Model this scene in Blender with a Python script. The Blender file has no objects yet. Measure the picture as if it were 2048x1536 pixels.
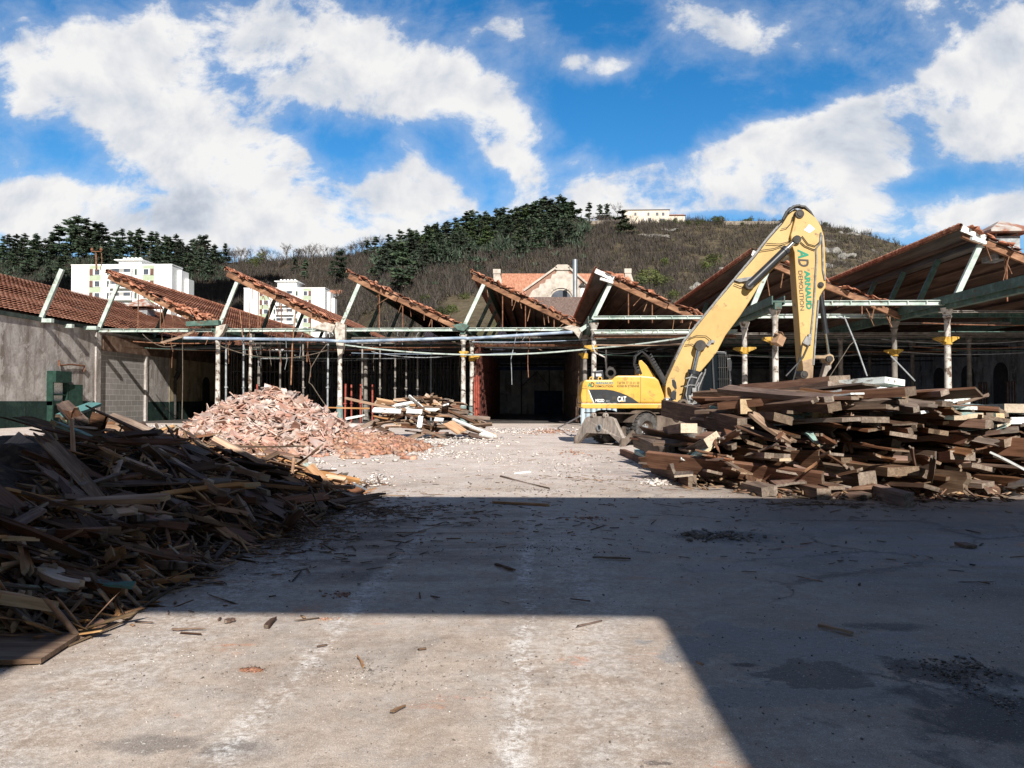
import bpy, bmesh, math, random
import numpy as np
from mathutils import Vector, Matrix, Euler, Quaternion, noise as mnoise
R = math.radians
rnd = random.Random(7)
scene = bpy.context.scene
COL = scene.collection

# ------------------------------------------------------------------ camera
FPX = 1547.0                      # focal length in pixels of the 2048-wide photograph
EYE = Vector((0, 0, 1.6))
cam_data = bpy.data.cameras.new("camera")
cam = bpy.data.objects.new("camera", cam_data)
COL.objects.link(cam)
cam.location = EYE
cam.rotation_euler = (R(91.296), 0, R(1.888))
cam_data.sensor_width = 36
cam_data.lens = 36 * FPX / 2048
cam_data.clip_start = 0.05
cam_data.clip_end = 6000
scene.camera = cam
CROT = cam.rotation_euler.to_matrix()
CINV = CROT.inverted()

def ray(px, py):
    return CROT @ Vector(((px - 1024) / FPX, (768 - py) / FPX, -1))
def at(px, py, Y):
    "the point of the plane y = Y that lies behind a spot of the photograph"
    d = ray(px, py)
    return EYE + d * (Y / d.y)
def gnd(px, py, z=0.0):
    d = ray(px, py)
    return EYE + d * ((z - EYE.z) / d.z)
def scr(p):
    v = CINV @ (Vector(p) - EYE)
    if v.z > -0.01: return (9999, 9999)
    return (1024 + FPX * v.x / -v.z, 768 - FPX * v.y / -v.z)

# ------------------------------------------------------------------ light
SUN_AZ, SUN_EL = 12.0, 32.0       # sun behind the viewer, a little to the right
sd = Vector((-math.sin(R(SUN_AZ)) * math.cos(R(SUN_EL)), math.cos(R(SUN_AZ)) * math.cos(R(SUN_EL)), -math.sin(R(SUN_EL))))
sun_data = bpy.data.lights.new("sun", 'SUN')
sun_data.energy = 5.0
sun_data.angle = R(0.4)
sun_data.color = (1.0, 0.955, 0.89)
sun = bpy.data.objects.new("sun", sun_data)
COL.objects.link(sun)
sun.rotation_euler = sd.to_track_quat('-Z', 'Y').to_euler()
sun.location = (20, -60, 60)

scene.view_settings.view_transform = 'Standard'
scene.view_settings.look = 'None'
scene.view_settings.exposure = 0.72
scene.view_settings.gamma = 1.0
scene.view_settings.use_curve_mapping = False
scene.cycles.max_bounces = 5
scene.cycles.diffuse_bounces = 3
scene.cycles.transparent_max_bounces = 6
scene.cycles.use_denoising = True

world = bpy.data.worlds.new("World")
scene.world = world
world.use_nodes = True
wt = world.node_tree
for n in list(wt.nodes): wt.nodes.remove(n)

class NT:
    "small helper to wire node trees"
    def __init__(s, tree): s.t = tree
    def n(s, typ, **kw):
        nd = s.t.nodes.new(typ)
        for k, v in kw.items(): setattr(nd, k, v)
        return nd
    def put(s, sock, v):
        if isinstance(v, bpy.types.NodeSocket): s.t.links.new(v, sock)
        elif v is not None: sock.default_value = v
    def m(s, op, a, b=None, c=None, clamp=False):
        nd = s.n('ShaderNodeMath', operation=op); nd.use_clamp = clamp
        s.put(nd.inputs[0], a); s.put(nd.inputs[1], b)
        if c is not None: s.put(nd.inputs[2], c)
        return nd.outputs[0]
    def vm(s, op, a, b=None, out=0):
        nd = s.n('ShaderNodeVectorMath', operation=op)
        s.put(nd.inputs[0], a)
        if b is not None: s.put(nd.inputs[1], b)
        return nd.outputs[out]
    def noise(s, vec, scale=1, detail=4, rough=0.55, dist=0.0, dim='3D'):
        nd = s.n('ShaderNodeTexNoise', noise_dimensions=dim)
        s.put(nd.inputs['Vector'], vec)
        nd.inputs['Scale'].default_value = scale
        nd.inputs['Detail'].default_value = detail
        nd.inputs['Roughness'].default_value = rough
        nd.inputs['Distortion'].default_value = dist
        return nd.outputs[0]
    def mr(s, v, a, b, c=0.0, d=1.0, smooth=False):
        nd = s.n('ShaderNodeMapRange'); nd.clamp = True
        if smooth: nd.interpolation_type = 'SMOOTHSTEP'
        s.put(nd.inputs[0], v)
        for i, x in enumerate((a, b, c, d)): s.put(nd.inputs[i + 1], x)
        return nd.outputs[0]
    def mix(s, f, a, b, blend='MIX'):
        nd = s.n('ShaderNodeMix', data_type='RGBA', blend_type=blend)
        s.put(nd.inputs[0], f); s.put(nd.inputs[6], col4(a)); s.put(nd.inputs[7], col4(b))
        return nd.outputs[2]
    def ramp(s, f, stops):
        nd = s.n('ShaderNodeValToRGB')
        e = nd.color_ramp.elements
        while len(e) < len(stops): e.new(0.5)
        for x, (p, c) in zip(e, stops): x.position = p; x.color = col4(c)
        s.put(nd.inputs[0], f)
        return nd.outputs[0]
    def sep(s, v):
        nd = s.n('ShaderNodeSeparateXYZ'); s.put(nd.inputs[0], v); return nd.outputs
    def comb(s, x, y, z):
        nd = s.n('ShaderNodeCombineXYZ')
        for i, v in enumerate((x, y, z)): s.put(nd.inputs[i], v)
        return nd.outputs[0]
def col4(c):
    if isinstance(c, tuple) and len(c) == 3: return (*c, 1.0)
    return c

W = NT(wt)
sky = W.n('ShaderNodeTexSky', sky_type='NISHITA')
sky.sun_disc = False
sky.sun_elevation = R(SUN_EL)
sky.sun_rotation = R(180 - SUN_AZ)
sky.altitude = 400
sky.air_density = 1.0
sky.dust_density = 0.35
sky.ozone_density = 2.2
gen = W.n('ShaderNodeTexCoord').outputs['Generated']
dx_, dy_, dz_ = W.sep(gen)
dys = W.m('MAXIMUM', dy_, 0.12)
U = W.m('DIVIDE', dx_, dys)
V = W.m('DIVIDE', dz_, dys)
# cumulus banks, each (px, py, half-length, half-height, tilt, weight) about the hill's direction
CLOUDS = [(120, 70, 330, 75, -4, .85), (250, 150, 300, 75, 8, .55), (430, 100, 200, 80, 0, .35), (640, 100, 310, 85, 6, .9), (760, 190, 230, 60, 2, .75), (905, 150, 90, 50, 0, .7),
          (300, 255, 200, 75, 20, .95), (420, 330, 130, 80, 20, .8), (60, 400, 200, 50, -4, 1.0), (250, 430, 260, 50, 0, .9), (560, 300, 70, 50, 40, .6),
          (660, 375, 190, 75, 14, 1.05), (860, 380, 110, 50, 30, .85), (520, 450, 420, 55, 0, .8), (820, 300, 60, 28, 60, .5),
          (20, 200, 60, 40, 0, .7), (1040, 245, 90, 40, 25, .55), (1050, 60, 100, 45, 20, .6),
          (1215, 132, 62, 30, -10, 1.0), (1150, 116, 40, 16, -20, .6), (1030, 315, 70, 26, 15, .62), (1165, 322, 52, 22, 0, .5),
          (1290, 375, 180, 48, -8, 1.1), (1500, 320, 200, 58, -12, 1.15), (1740, 280, 240, 80, -10, 1.3), (1930, 200, 190, 110, -30, 1.3), (2080, 130, 120, 110, 0, 1.1),
          (1880, 265, 260, 50, -4, 1.0), (1430, 395, 240, 40, 0, .9), (1660, 425, 130, 36, 12, 1.0), (2010, 425, 220, 44, -10, 1.1), (1700, 425, 150, 44, 8, .5),
          (1450, 50, 150, 50, 10, .55), (1700, 30, 160, 36, -8, .42), (1600, 100, 90, 28, 0, .35),
          (110, 300, 70, 40, 10, -.55), (700, 300, 70, 34, 10, -.35), (560, 190, 60, 26, 20, -.25), (400, 60, 90, 20, -20, -.25), (1720, 160, 200, 60, -25, -.3),
          (1830, 375, 130, 22, -6, -.45), (1240, 220, 180, 70, 0, -.25)]
B = None
for (px, py, a, b, th, w) in CLOUDS:
    u0, v0 = (px - 1075) / FPX, (803 - py) / FPX
    c, s_ = math.cos(R(-th)), math.sin(R(-th))
    du, dv = W.m('SUBTRACT', U, u0), W.m('SUBTRACT', V, v0)
    p = W.m('MULTIPLY_ADD', du, c * FPX / a, W.m('MULTIPLY', dv, s_ * FPX / a))
    q = W.m('MULTIPLY_ADD', du, -s_ * FPX / b, W.m('MULTIPLY', dv, c * FPX / b))
    e = W.m('MULTIPLY', W.m('EXPONENT', W.m('MULTIPLY', W.m('MULTIPLY_ADD', p, p, W.m('MULTIPLY', q, q)), -1.0)), w)
    B = e if B is None else W.m('ADD', B, e)
uv = W.comb(U, V, 0.0)
warp = W.noise(uv, 3.0, 3, .5)
uvw = W.vm('ADD', uv, W.comb(W.m('MULTIPLY', warp, .10), W.m('MULTIPLY', warp, -.06), 0.0))
n1 = W.noise(uvw, 5.2, 12, .56, .15)
n2 = W.noise(W.vm('MULTIPLY', uvw, (1, 1.7, 1)), 2.8, 10, .66, .5)
n3 = W.noise(W.vm('MULTIPLY', uvw, (1, 1.3, 1)), 17.0, 9, .66, .3)
nn = W.m('ADD', W.m('MULTIPLY', n3, .20), W.m('MULTIPLY_ADD', n1, .62, W.m('MULTIPLY', n2, .46)))
Bc = W.m('MINIMUM', B, .95)
dens0 = W.m('ADD', Bc, W.m('MULTIPLY', W.m('SUBTRACT', nn, .640), 5.4))
back = W.mr(dy_, .12, .3)
gnoise = W.noise(gen, 2.2, 6, .55)
dens = W.m('MULTIPLY_ADD', dens0, back, W.m('MULTIPLY', W.m('SUBTRACT', 1.0, back), W.m('MULTIPLY', W.m('SUBTRACT', gnoise, .33), 3.5)))
cover = W.m('MAXIMUM', W.mr(dens, .26, .86, 0, 1, True), W.mr(dens, -.30, .9, 0, .36, True))
# relief: lit tops, grey bases
n1b = W.noise(W.vm('ADD', uvw, (.0, .035, 0)), 6.0, 6, .55, .25)
rel = W.m('SUBTRACT', W.noise(uvw, 6.0, 6, .55, .25), n1b)
greyn = W.noise(W.vm('MULTIPLY', uvw, (1, 2.2, 1)), 2.1, 5, .5)
lit = W.m('ADD', W.m('MULTIPLY_ADD', rel, 1.7, .90), W.m('MULTIPLY', W.m('SUBTRACT', greyn, .5), .62))
lit = W.m('SUBTRACT', lit, W.m('MULTIPLY', W.mr(dens, .8, 1.7), .12))
lit = W.mr(lit, .50, .98, .55, 1.0)
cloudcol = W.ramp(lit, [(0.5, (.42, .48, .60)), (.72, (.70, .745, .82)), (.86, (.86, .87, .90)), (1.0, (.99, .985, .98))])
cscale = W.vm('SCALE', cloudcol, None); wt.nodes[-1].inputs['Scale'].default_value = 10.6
hsv = W.n('ShaderNodeHueSaturation'); hsv.inputs['Saturation'].default_value = 1.42; hsv.inputs['Value'].default_value = 1.6
wt.links.new(sky.outputs[0], hsv.inputs['Color'])
# unseen rear sky dimmed and tinted warm to deepen and warm the shade
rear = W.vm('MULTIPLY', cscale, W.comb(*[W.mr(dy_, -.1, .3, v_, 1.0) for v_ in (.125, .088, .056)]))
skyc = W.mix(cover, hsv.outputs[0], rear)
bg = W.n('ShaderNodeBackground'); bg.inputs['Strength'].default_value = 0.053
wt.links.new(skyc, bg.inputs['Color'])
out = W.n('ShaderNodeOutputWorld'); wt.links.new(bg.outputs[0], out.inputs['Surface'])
world.cycles.sampling_method = 'MANUAL'
world.cycles.sample_map_resolution = 512

# ------------------------------------------------------------------ helpers
ROOT = {}          # object name -> world origin its children's meshes are written against
def tag(o, label=None, cat=None, group=None, kind=None):
    if label: o['label'] = label
    if cat: o['category'] = cat
    if group: o['group'] = group
    if kind or cat: o['kind'] = kind or 'thing'
    return o
def empty(name, loc, label, cat, group=None):
    o = bpy.data.objects.new(name, None); COL.objects.link(o)
    o.location = loc; o.empty_display_size = .3
    ROOT[o.name] = Vector(loc)
    return tag(o, label, cat, group)

class MB:
    "collects shapes and links them as ONE mesh object"
    def __init__(s): s.v = []; s.f = []; s.mi = []; s.cur = 0
    def mat(s, i): s.cur = i; return s
    def add(s, vs, fs):
        b = len(s.v); s.v += [tuple(x) for x in vs]
        for f in fs: s.f.append(tuple(b + i for i in f)); s.mi.append(s.cur)
    def box(s, c, size, rot=None):
        hx, hy, hz = (x / 2 for x in size); c = Vector(c)
        vs = [Vector((x, y, z)) for x in (-hx, hx) for y in (-hy, hy) for z in (-hz, hz)]
        if rot is not None: vs = [rot @ v for v in vs]
        s.add([v + c for v in vs], [(0, 1, 3, 2), (4, 6, 7, 5), (0, 4, 5, 1), (2, 3, 7, 6), (0, 2, 6, 4), (1, 5, 7, 3)])
    def span(s, lo, hi):
        lo, hi = Vector(lo), Vector(hi); s.box((lo + hi) / 2, hi - lo)
    def bar(s, a, b, w, h, up=(0, 0, 1)):
        "rectangular bar from a to b; h measured along up"
        a, b = Vector(a), Vector(b); x = (b - a); L = x.length
        if L < 1e-6: return
        x.normalize(); up = Vector(up)
        y = up.cross(x)
        if y.length < 1e-4: y = Vector((1, 0, 0)).cross(x)
        y.normalize(); z = x.cross(y)
        s.box((a + b) / 2, (L, w, h), Matrix((x, y, z)).transposed())
    def tube(s, pts, r, n=8, cap=True):
        pts = [Vector(p) for p in pts]; rs = r if isinstance(r, (list, tuple)) else [r] * len(pts)
        rings = []; b = len(s.v)
        t0 = (pts[1] - pts[0]).normalized()
        u = t0.orthogonal().normalized()
        for i, p in enumerate(pts):
            t = (pts[min(i + 1, len(pts) - 1)] - pts[max(i - 1, 0)]).normalized()
            u = (u - t * u.dot(t))
            u = u.normalized() if u.length > 1e-5 else t.orthogonal().normalized()
            w = t.cross(u)
            s.v += [tuple(p + (u * math.cos(2 * math.pi * k / n) + w * math.sin(2 * math.pi * k / n)) * rs[i]) for k in range(n)]
        for i in range(len(pts) - 1):
            for k in range(n):
                s.f.append((b + i * n + k, b + i * n + (k + 1) % n, b + (i + 1) * n + (k + 1) % n, b + (i + 1) * n + k)); s.mi.append(s.cur)
        if cap:
            s.f.append(tuple(b + k for k in reversed(range(n)))); s.mi.append(s.cur)
            e = b + (len(pts) - 1) * n
            s.f.append(tuple(e + k for k in range(n))); s.mi.append(s.cur)
    def lathe(s, prof, c, axis=(0, 0, 1), n=24, closed=False):
        "prof = [(radius, height)] about axis through c"
        ax = Vector(axis).normalized(); u = ax.orthogonal().normalized(); w = ax.cross(u); c = Vector(c); b = len(s.v)
        for (r_, h) in prof:
            for k in range(n):
                a = 2 * math.pi * k / n
                s.v.append(tuple(c + ax * h + (u * math.cos(a) + w * math.sin(a)) * r_))
        m = len(prof)
        for i in range(m if closed else m - 1):
            j = (i + 1) % m
            for k in range(n):
                s.f.append((b + i * n + k, b + i * n + (k + 1) % n, b + j * n + (k + 1) % n, b + j * n + k)); s.mi.append(s.cur)
    def prism(s, poly, d):
        "closed polygon of world points pushed along d"
        poly = [Vector(p) for p in poly]; d = Vector(d); n = len(poly)
        s.add(poly + [p + d for p in poly], [tuple(range(n)), tuple(reversed(range(n, 2 * n)))] + [(i, i + n, (i + 1) % n + n, (i + 1) % n) for i in range(n)])
    def pxprism(s, px, Y0, Y1):
        "outline seen in the photograph at depth Y0, built with true thickness back to Y1"
        s.prism([at(x, y, Y0) for x, y in px], (0, Y1 - Y0, 0))
    def build(s, name, mats, parent=None, smooth=False, bevel=0.0, xf=None):
        off = Vector((0, 0, 0))
        if parent is not None: off = ROOT[parent.name]
        me = bpy.data.meshes.new(name)
        vs = s.v
        if xf is not None: vs = [xf @ Vector(v) for v in vs]
        me.from_pydata([(v[0] - off[0], v[1] - off[1], v[2] - off[2]) for v in vs], [], s.f)
        mats = mats if isinstance(mats, (list, tuple)) else [mats]
        for m_ in mats: me.materials.append(m_)
        if len(mats) > 1: me.polygons.foreach_set('material_index', s.mi)
        bm = bmesh.new(); bm.from_mesh(me)
        if bevel > 0:
            bmesh.ops.remove_doubles(bm, verts=bm.verts, dist=1e-5)
            es = [e for e in bm.edges if len(e.link_faces) == 2 and e.calc_face_angle(0) > 0.5]
            bmesh.ops.bevel(bm, geom=es, offset=bevel, segments=2, profile=.6, affect='EDGES', clamp_overlap=True)
        bmesh.ops.recalc_face_normals(bm, faces=bm.faces)
        bm.to_mesh(me); bm.free()
        if smooth:
            me.polygons.foreach_set('use_smooth', [True] * len(me.polygons))
            me.set_sharp_from_angle(angle=R(38))
        o = bpy.data.objects.new(name, me); COL.objects.link(o)
        if parent is not None:
            o.parent = parent
            ROOT[o.name] = off
        else: ROOT[o.name] = Vector((0, 0, 0))
        return o

def arrays_mesh(name, V, F, mats, mi=None):
    me = bpy.data.meshes.new(name)
    V = np.asarray(V, np.float32); F = np.asarray(F, np.int32); k = F.shape[1]
    me.vertices.add(len(V)); me.vertices.foreach_set('co', V.ravel())
    me.loops.add(F.size); me.loops.foreach_set('vertex_index', F.ravel())
    me.polygons.add(len(F)); me.polygons.foreach_set('loop_start', np.arange(len(F), dtype=np.int32) * k)
    me.update(calc_edges=True)
    for m_ in mats if isinstance(mats, (list, tuple)) else [mats]: me.materials.append(m_)
    if mi is not None: me.polygons.foreach_set('material_index', np.asarray(mi, np.int32))
    me.validate()
    return me
def link(name, me, parent=None):
    o = bpy.data.objects.new(name, me); COL.objects.link(o)
    if parent is not None: o.parent = parent; ROOT[o.name] = ROOT[parent.name]
    else: ROOT[o.name] = Vector((0, 0, 0))
    return o
BOXV = np.array([(x, y, z) for x in (-.5, .5) for y in (-.5, .5) for z in (-.5, .5)], np.float32)
BOXF = np.array([(0, 1, 3, 2), (4, 6, 7, 5), (0, 4, 5, 1), (2, 3, 7, 6), (0, 2, 6, 4), (1, 5, 7, 3)], np.int32)
def scatter_boxes(name, items, mats, jag=.25, seed=1):
    "items: (centre, size, euler); one mesh of many irregular chips"
    rs = np.random.RandomState(seed); V = []; F = []
    for i, (c, sz, eu) in enumerate(items):
        b = BOXV * np.array(sz, np.float32)
        b = b * (1 + rs.uniform(-jag, jag, b.shape).astype(np.float32))
        m = np.array(Euler(eu).to_matrix(), np.float32)
        V.append(b @ m.T + np.array(c, np.float32)); F.append(BOXF + 8 * i)
    return arrays_mesh(name, np.concatenate(V), np.concatenate(F), mats)

ORDS = "first second third fourth fifth sixth seventh eighth ninth tenth eleventh twelfth thirteenth fourteenth fifteenth sixteenth seventeenth eighteenth nineteenth twentieth".split()
TENS = {2: "twenty", 3: "thirty", 4: "forty", 5: "fifty", 6: "sixty", 7: "seventy", 8: "eighty", 9: "ninety"}
def ordinal(n):
    if n < 20: return ORDS[n]
    t, u = divmod(n + 1, 10)
    if t < 10: return TENS[t] + "-" + ORDS[u - 1] if u else TENS[t][:-1] + "ieth"
    return "hundred and " + ordinal((n + 1) % 100 - 1)
PENDING = []
def later(o, desc, where, cat, group, pos):
    "label once all of a kind are there: counted from left to right as the viewer sees them"
    PENDING.append((o, desc, where, cat, group, pos))
def settle_labels():
    by = {}
    for rec in PENDING: by.setdefault((rec[1], rec[2]), []).append(rec)
    for (desc, where), rs in by.items():
        rs.sort(key=lambda r: scr(r[5])[0])
        for i, (o, d, w, cat, group, pos) in enumerate(rs):
            if len(rs) == 1: lab = f"{d} {w}"
            elif i == 0: lab = f"{d} {w}, leftmost such"
            elif i == len(rs) - 1: lab = f"{d} {w}, rightmost such"
            else: lab = f"{d} {w}, {ordinal(i)} such from left"
            tag(o, lab, cat, group)

# ------------------------------------------------------------------ materials
def new_mat(name):
    m = bpy.data.materials.new(name); m.use_nodes = True
    t = m.node_tree
    return m, NT(t), t.nodes['Principled BSDF']
def coords(N, kind='Object', stretch=(1, 1, 1), jitter=False):
    v = N.n('ShaderNodeTexCoord').outputs[kind]
    if jitter:
        r_ = N.n('ShaderNodeObjectInfo').outputs['Random']
        v = N.vm('ADD', v, N.comb(N.m('MULTIPLY', r_, 31.0), N.m('MULTIPLY', r_, 17.0), N.m('MULTIPLY', r_, 53.0)))
    if stretch != (1, 1, 1): v = N.vm('MULTIPLY', v, stretch)
    return v
def bump(N, bsdf, h, strength=.3, dist=.02):
    b = N.n('ShaderNodeBump'); b.inputs['Strength'].default_value = strength; b.inputs['Distance'].default_value = dist
    N.put(b.inputs['Height'], h); N.t.links.new(b.outputs[0], bsdf.inputs['Normal'])
def basic(name, stops, scale=3, detail=8, rough=.85, bmp=.25, bdist=.01, stretch=(1, 1, 1), jitter=False, var=0.0, island=0.0, spec=.3, metal=0.0, nrough=.6, dirt=None, dist=.3):
    m, N, b = new_mat(name)
    v = coords(N, 'Object', stretch, jitter)
    n = N.noise(v, scale, detail, nrough, dist)
    c = N.ramp(n, stops)
    if dirt:
        dcol, dscale, lo, hi = dirt
        c = N.mix(N.mr(N.noise(v, dscale, 7, .65, .4), lo, hi), c, dcol)
    if var or island:
        r_ = N.n('ShaderNodeObjectInfo').outputs['Random'] if var else N.n('ShaderNodeNewGeometry').outputs['Random Per Island']
        a = var or island
        h = N.n('ShaderNodeHueSaturation'); N.put(h.inputs['Color'], c)
        N.put(h.inputs['Value'], N.mr(r_, 0, 1, 1 - a, 1 + a))
        N.put(h.inputs['Hue'], N.mr(N.m('FRACT', N.m('MULTIPLY', r_, 7.31)), 0, 1, .5 - .03 * a, .5 + .03 * a))
        N.put(h.inputs['Saturation'], N.mr(N.m('FRACT', N.m('MULTIPLY', r_, 13.7)), 0, 1, 1 - .5 * a, 1 + .25 * a))
        c = h.outputs[0]
    N.put(b.inputs['Base Color'], c)
    b.inputs['Roughness'].default_value = rough
    b.inputs['Specular IOR Level'].default_value = spec
    b.inputs['Metallic'].default_value = metal
    if bmp: bump(N, b, n, bmp, bdist)
    return m
M = {}
# wood: the grain runs along local x
def wood(name, dark, mid, light, rough=.8, var=.35, paint=None, stainlo=.5):
    m, N, b = new_mat(name)
    v = coords(N, 'Object', (1, 1, 1), True)
    g = N.noise(N.vm('MULTIPLY', v, (1.2, 26, 26)), 1.0, 6, .6, .8)
    big = N.noise(N.vm('MULTIPLY', v, (1.0, 3, 3)), 1.3, 6, .6, .5)
    c = N.ramp(N.m('MULTIPLY_ADD', g, .55, N.m('MULTIPLY', big, .45)), [(.33, dark), (.5, mid), (.68, light)])
    if paint:
        pm = N.mr(N.noise(N.vm('MULTIPLY', v, (1.5, 7, 7)), 1.7, 8, .7, .4), stainlo - .06, stainlo + .03)
        c = N.mix(pm, paint, c)
    r_ = N.n('ShaderNodeObjectInfo').outputs['Random']
    h = N.n('ShaderNodeHueSaturation'); N.put(h.inputs['Color'], c)
    N.put(h.inputs['Value'], N.mr(r_, 0, 1, 1 - var, 1 + var))
    N.put(h.inputs['Saturation'], N.mr(N.m('FRACT', N.m('MULTIPLY', r_, 13.7)), 0, 1, .65, 1.15))
    N.put(b.inputs['Base Color'], h.outputs[0])
    b.inputs['Roughness'].default_value = rough; b.inputs['Specular IOR Level'].default_value = .25
    bump(N, b, g, .5, .006)
    return m
M['beam_dark'] = wood('dark weathered timber', (.030, .015, .008), (.092, .045, .024), (.20, .11, .062))
M['beam_grey'] = wood('grey weathered timber', (.06, .036, .023), (.16, .10, .064), (.33, .23, .155))
M['beam_red'] = wood('reddish old timber', (.06, .026, .014), (.16, .075, .042), (.27, .14, .085))
M['board_tan'] = wood('fresh tan board', (.22, .105, .045), (.42, .23, .115), (.58, .36, .2), var=.3)
M['end_pale'] = wood('pale sawn end grain', (.24, .165, .095), (.43, .32, .20), (.55, .44, .30), var=.25)
M['end_grey'] = wood('grey end grain', (.07, .048, .034), (.16, .115, .08), (.30, .23, .17), var=.4)
M['paint_white'] = wood('flaking white paint on wood', (.07, .05, .04), (.17, .12, .09), (.28, .21, .16), paint=(.70, .72, .69), var=.12, stainlo=.60)
M['paint_green'] = wood('flaking pale green paint on wood', (.06, .045, .035), (.14, .10, .075), (.24, .18, .13), paint=(.30, .43, .38), var=.2, stainlo=.57)
M['paint_teal'] = wood('flaking teal paint on wood', (.05, .04, .03), (.11, .08, .06), (.2, .15, .11), paint=(.10, .23, .22), var=.25, stainlo=.56)

M['tile_top'] = None
def tile_material():
    m, N, b = new_mat('terracotta roof tiles')
    v = coords(N)
    cell = N.vm('SNAP', v, (.36, .235, 40.0))
    wn = N.n('ShaderNodeTexWhiteNoise', noise_dimensions='2D'); N.put(wn.inputs['Vector'], cell)
    big = N.noise(v, .22, 6, .65, .5)
    fine = N.noise(v, 7, 5, .6)
    c = N.ramp(N.m('MULTIPLY_ADD', wn.outputs[0], .45, N.m('MULTIPLY', big, .6)), [(.25, (.20, .078, .045)), (.5, (.36, .145, .085)), (.72, (.48, .235, .15)), (.9, (.52, .33, .25))])
    c = N.mix(N.mr(fine, .55, .75), c, (.12, .075, .055))
    c = N.mix(N.mr(N.noise(v, .5, 8, .7), .58, .72, 0, .75), c, (.095, .075, .06))
    N.put(b.inputs['Base Color'], c); b.inputs['Roughness'].default_value = .9; b.inputs['Specular IOR Level'].default_value = .2
    bump(N, b, fine, .4, .01)
    return m
M['tile_top'] = tile_material()
M['shard'] = basic('broken roof tile', [(.25, (.27, .12, .08)), (.43, (.36, .205, .15)), (.56, (.42, .315, .27)), (.74, (.52, .465, .43))], scale=2.2, rough=.95, bmp=.4, jitter=True, var=.25)
M['shard_stuff'] = basic('broken tile chips', [(.25, (.28, .13, .09)), (.43, (.36, .215, .16)), (.56, (.43, .325, .28)), (.74, (.53, .475, .44))], scale=1.7, rough=.95, bmp=.3, island=.3)
M['crumb_orange'] = basic('orange brick crumbs', [(.3, (.24, .11, .065)), (.5, (.33, .175, .115)), (.7, (.42, .29, .22))], scale=2.0, rough=.95, bmp=.4, island=.3)
M['crumb_white'] = basic('white plaster crumbs', [(.3, (.34, .285, .25)), (.5, (.46, .41, .37)), (.7, (.60, .565, .53))], scale=3.0, rough=.95, bmp=.3, island=.3)
M['steel_green'] = basic('weathered green paint on steel', [(.3, (.028, .058, .046)), (.55, (.06, .11, .09)), (.75, (.14, .21, .18))], scale=2.5, rough=.6, dirt=((.09, .05, .03), 3.0, .56, .64), bmp=.15)
M['steel_mint'] = basic('pale mint paint on steel', [(.3, (.20, .27, .235)), (.5, (.38, .44, .40)), (.72, (.52, .56, .52))], scale=1.6, rough=.6, dirt=((.13, .08, .05), 2.6, .58, .66), bmp=.15)
M['column'] = basic('peeling white paint on cast iron', [(.3, (.22, .20, .175)), (.5, (.44, .415, .375)), (.7, (.58, .56, .52))], scale=2.2, rough=.65, dirt=((.09, .055, .035), 2.6, .50, .60), bmp=.3, jitter=True)
M['column_base'] = basic('green paint on iron column foot', [(.3, (.08, .12, .11)), (.55, (.17, .23, .22)), (.75, (.33, .38, .36))], scale=3, rough=.6, jitter=True)
M['rust'] = basic('rusty steel', [(.3, (.07, .03, .018)), (.5, (.17, .075, .04)), (.72, (.27, .14, .085))], scale=5, rough=.85)
M['red_steel'] = basic('red lead painted steel', [(.3, (.13, .025, .018)), (.55, (.27, .055, .035)), (.75, (.36, .12, .085))], scale=3, rough=.7)
M['dark_steel'] = basic('sooty dark steel', [(.3, (.02, .018, .016)), (.6, (.052, .046, .041)), (.8, (.10, .088, .076))], scale=3, rough=.7)
M['galv'] = basic('dull galvanised steel', [(.3, (.15, .16, .17)), (.55, (.28, .30, .31)), (.75, (.42, .44, .45))], scale=4, rough=.5, metal=.25, bmp=.08)
M['pipe_blue'] = basic('blue grey painted pipe', [(.3, (.11, .15, .21)), (.5, (.22, .28, .36)), (.7, (.40, .45, .50))], scale=1.2, rough=.5, bmp=.1)
M['yellow_old'] = basic('chipped yellow paint', [(.3, (.22, .12, .02)), (.55, (.42, .25, .035)), (.75, (.50, .34, .09))], scale=4, rough=.6, dirt=((.12, .07, .03), 5, .58, .66))
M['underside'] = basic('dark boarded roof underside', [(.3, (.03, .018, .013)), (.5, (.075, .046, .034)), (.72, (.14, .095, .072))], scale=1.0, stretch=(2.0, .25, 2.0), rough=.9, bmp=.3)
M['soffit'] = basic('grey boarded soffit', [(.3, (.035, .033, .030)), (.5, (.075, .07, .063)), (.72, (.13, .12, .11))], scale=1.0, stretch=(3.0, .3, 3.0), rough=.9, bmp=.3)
M['rafter'] = basic('old brown rafter', [(.3, (.06, .027, .015)), (.5, (.20, .10, .055)), (.72, (.36, .21, .125))], scale=1.2, stretch=(1, 4, 3), rough=.85, bmp=.4)
M['rubber'] = basic('dusty black rubber', [(.3, (.03, .028, .027)), (.55, (.075, .07, .066)), (.75, (.16, .145, .13))], scale=5, rough=.9)
M['hose'] = basic('black hydraulic hose', [(.3, (.012, .012, .012)), (.7, (.035, .034, .033))], scale=8, rough=.5, bmp=.05)
M['cable'] = basic('dull cable sheath', [(.3, (.05, .04, .03)), (.7, (.16, .13, .10))], scale=6, rough=.7, bmp=0)
m, N, b = new_mat('dusty wired glass')
tl = N.n('ShaderNodeBsdfTranslucent'); tl.inputs[0].default_value = (.8, .82, .84, 1); ms = N.n('ShaderNodeMixShader'); ms.inputs[0].default_value = .75
N.t.links.new(b.outputs[0], ms.inputs[1]); N.t.links.new(tl.outputs[0], ms.inputs[2]); N.t.links.new(ms.outputs[0], N.t.nodes['Material Output'].inputs[0])
b.inputs['Base Color'].default_value = (.7, .72, .74, 1); M['glaze'] = m

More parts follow.
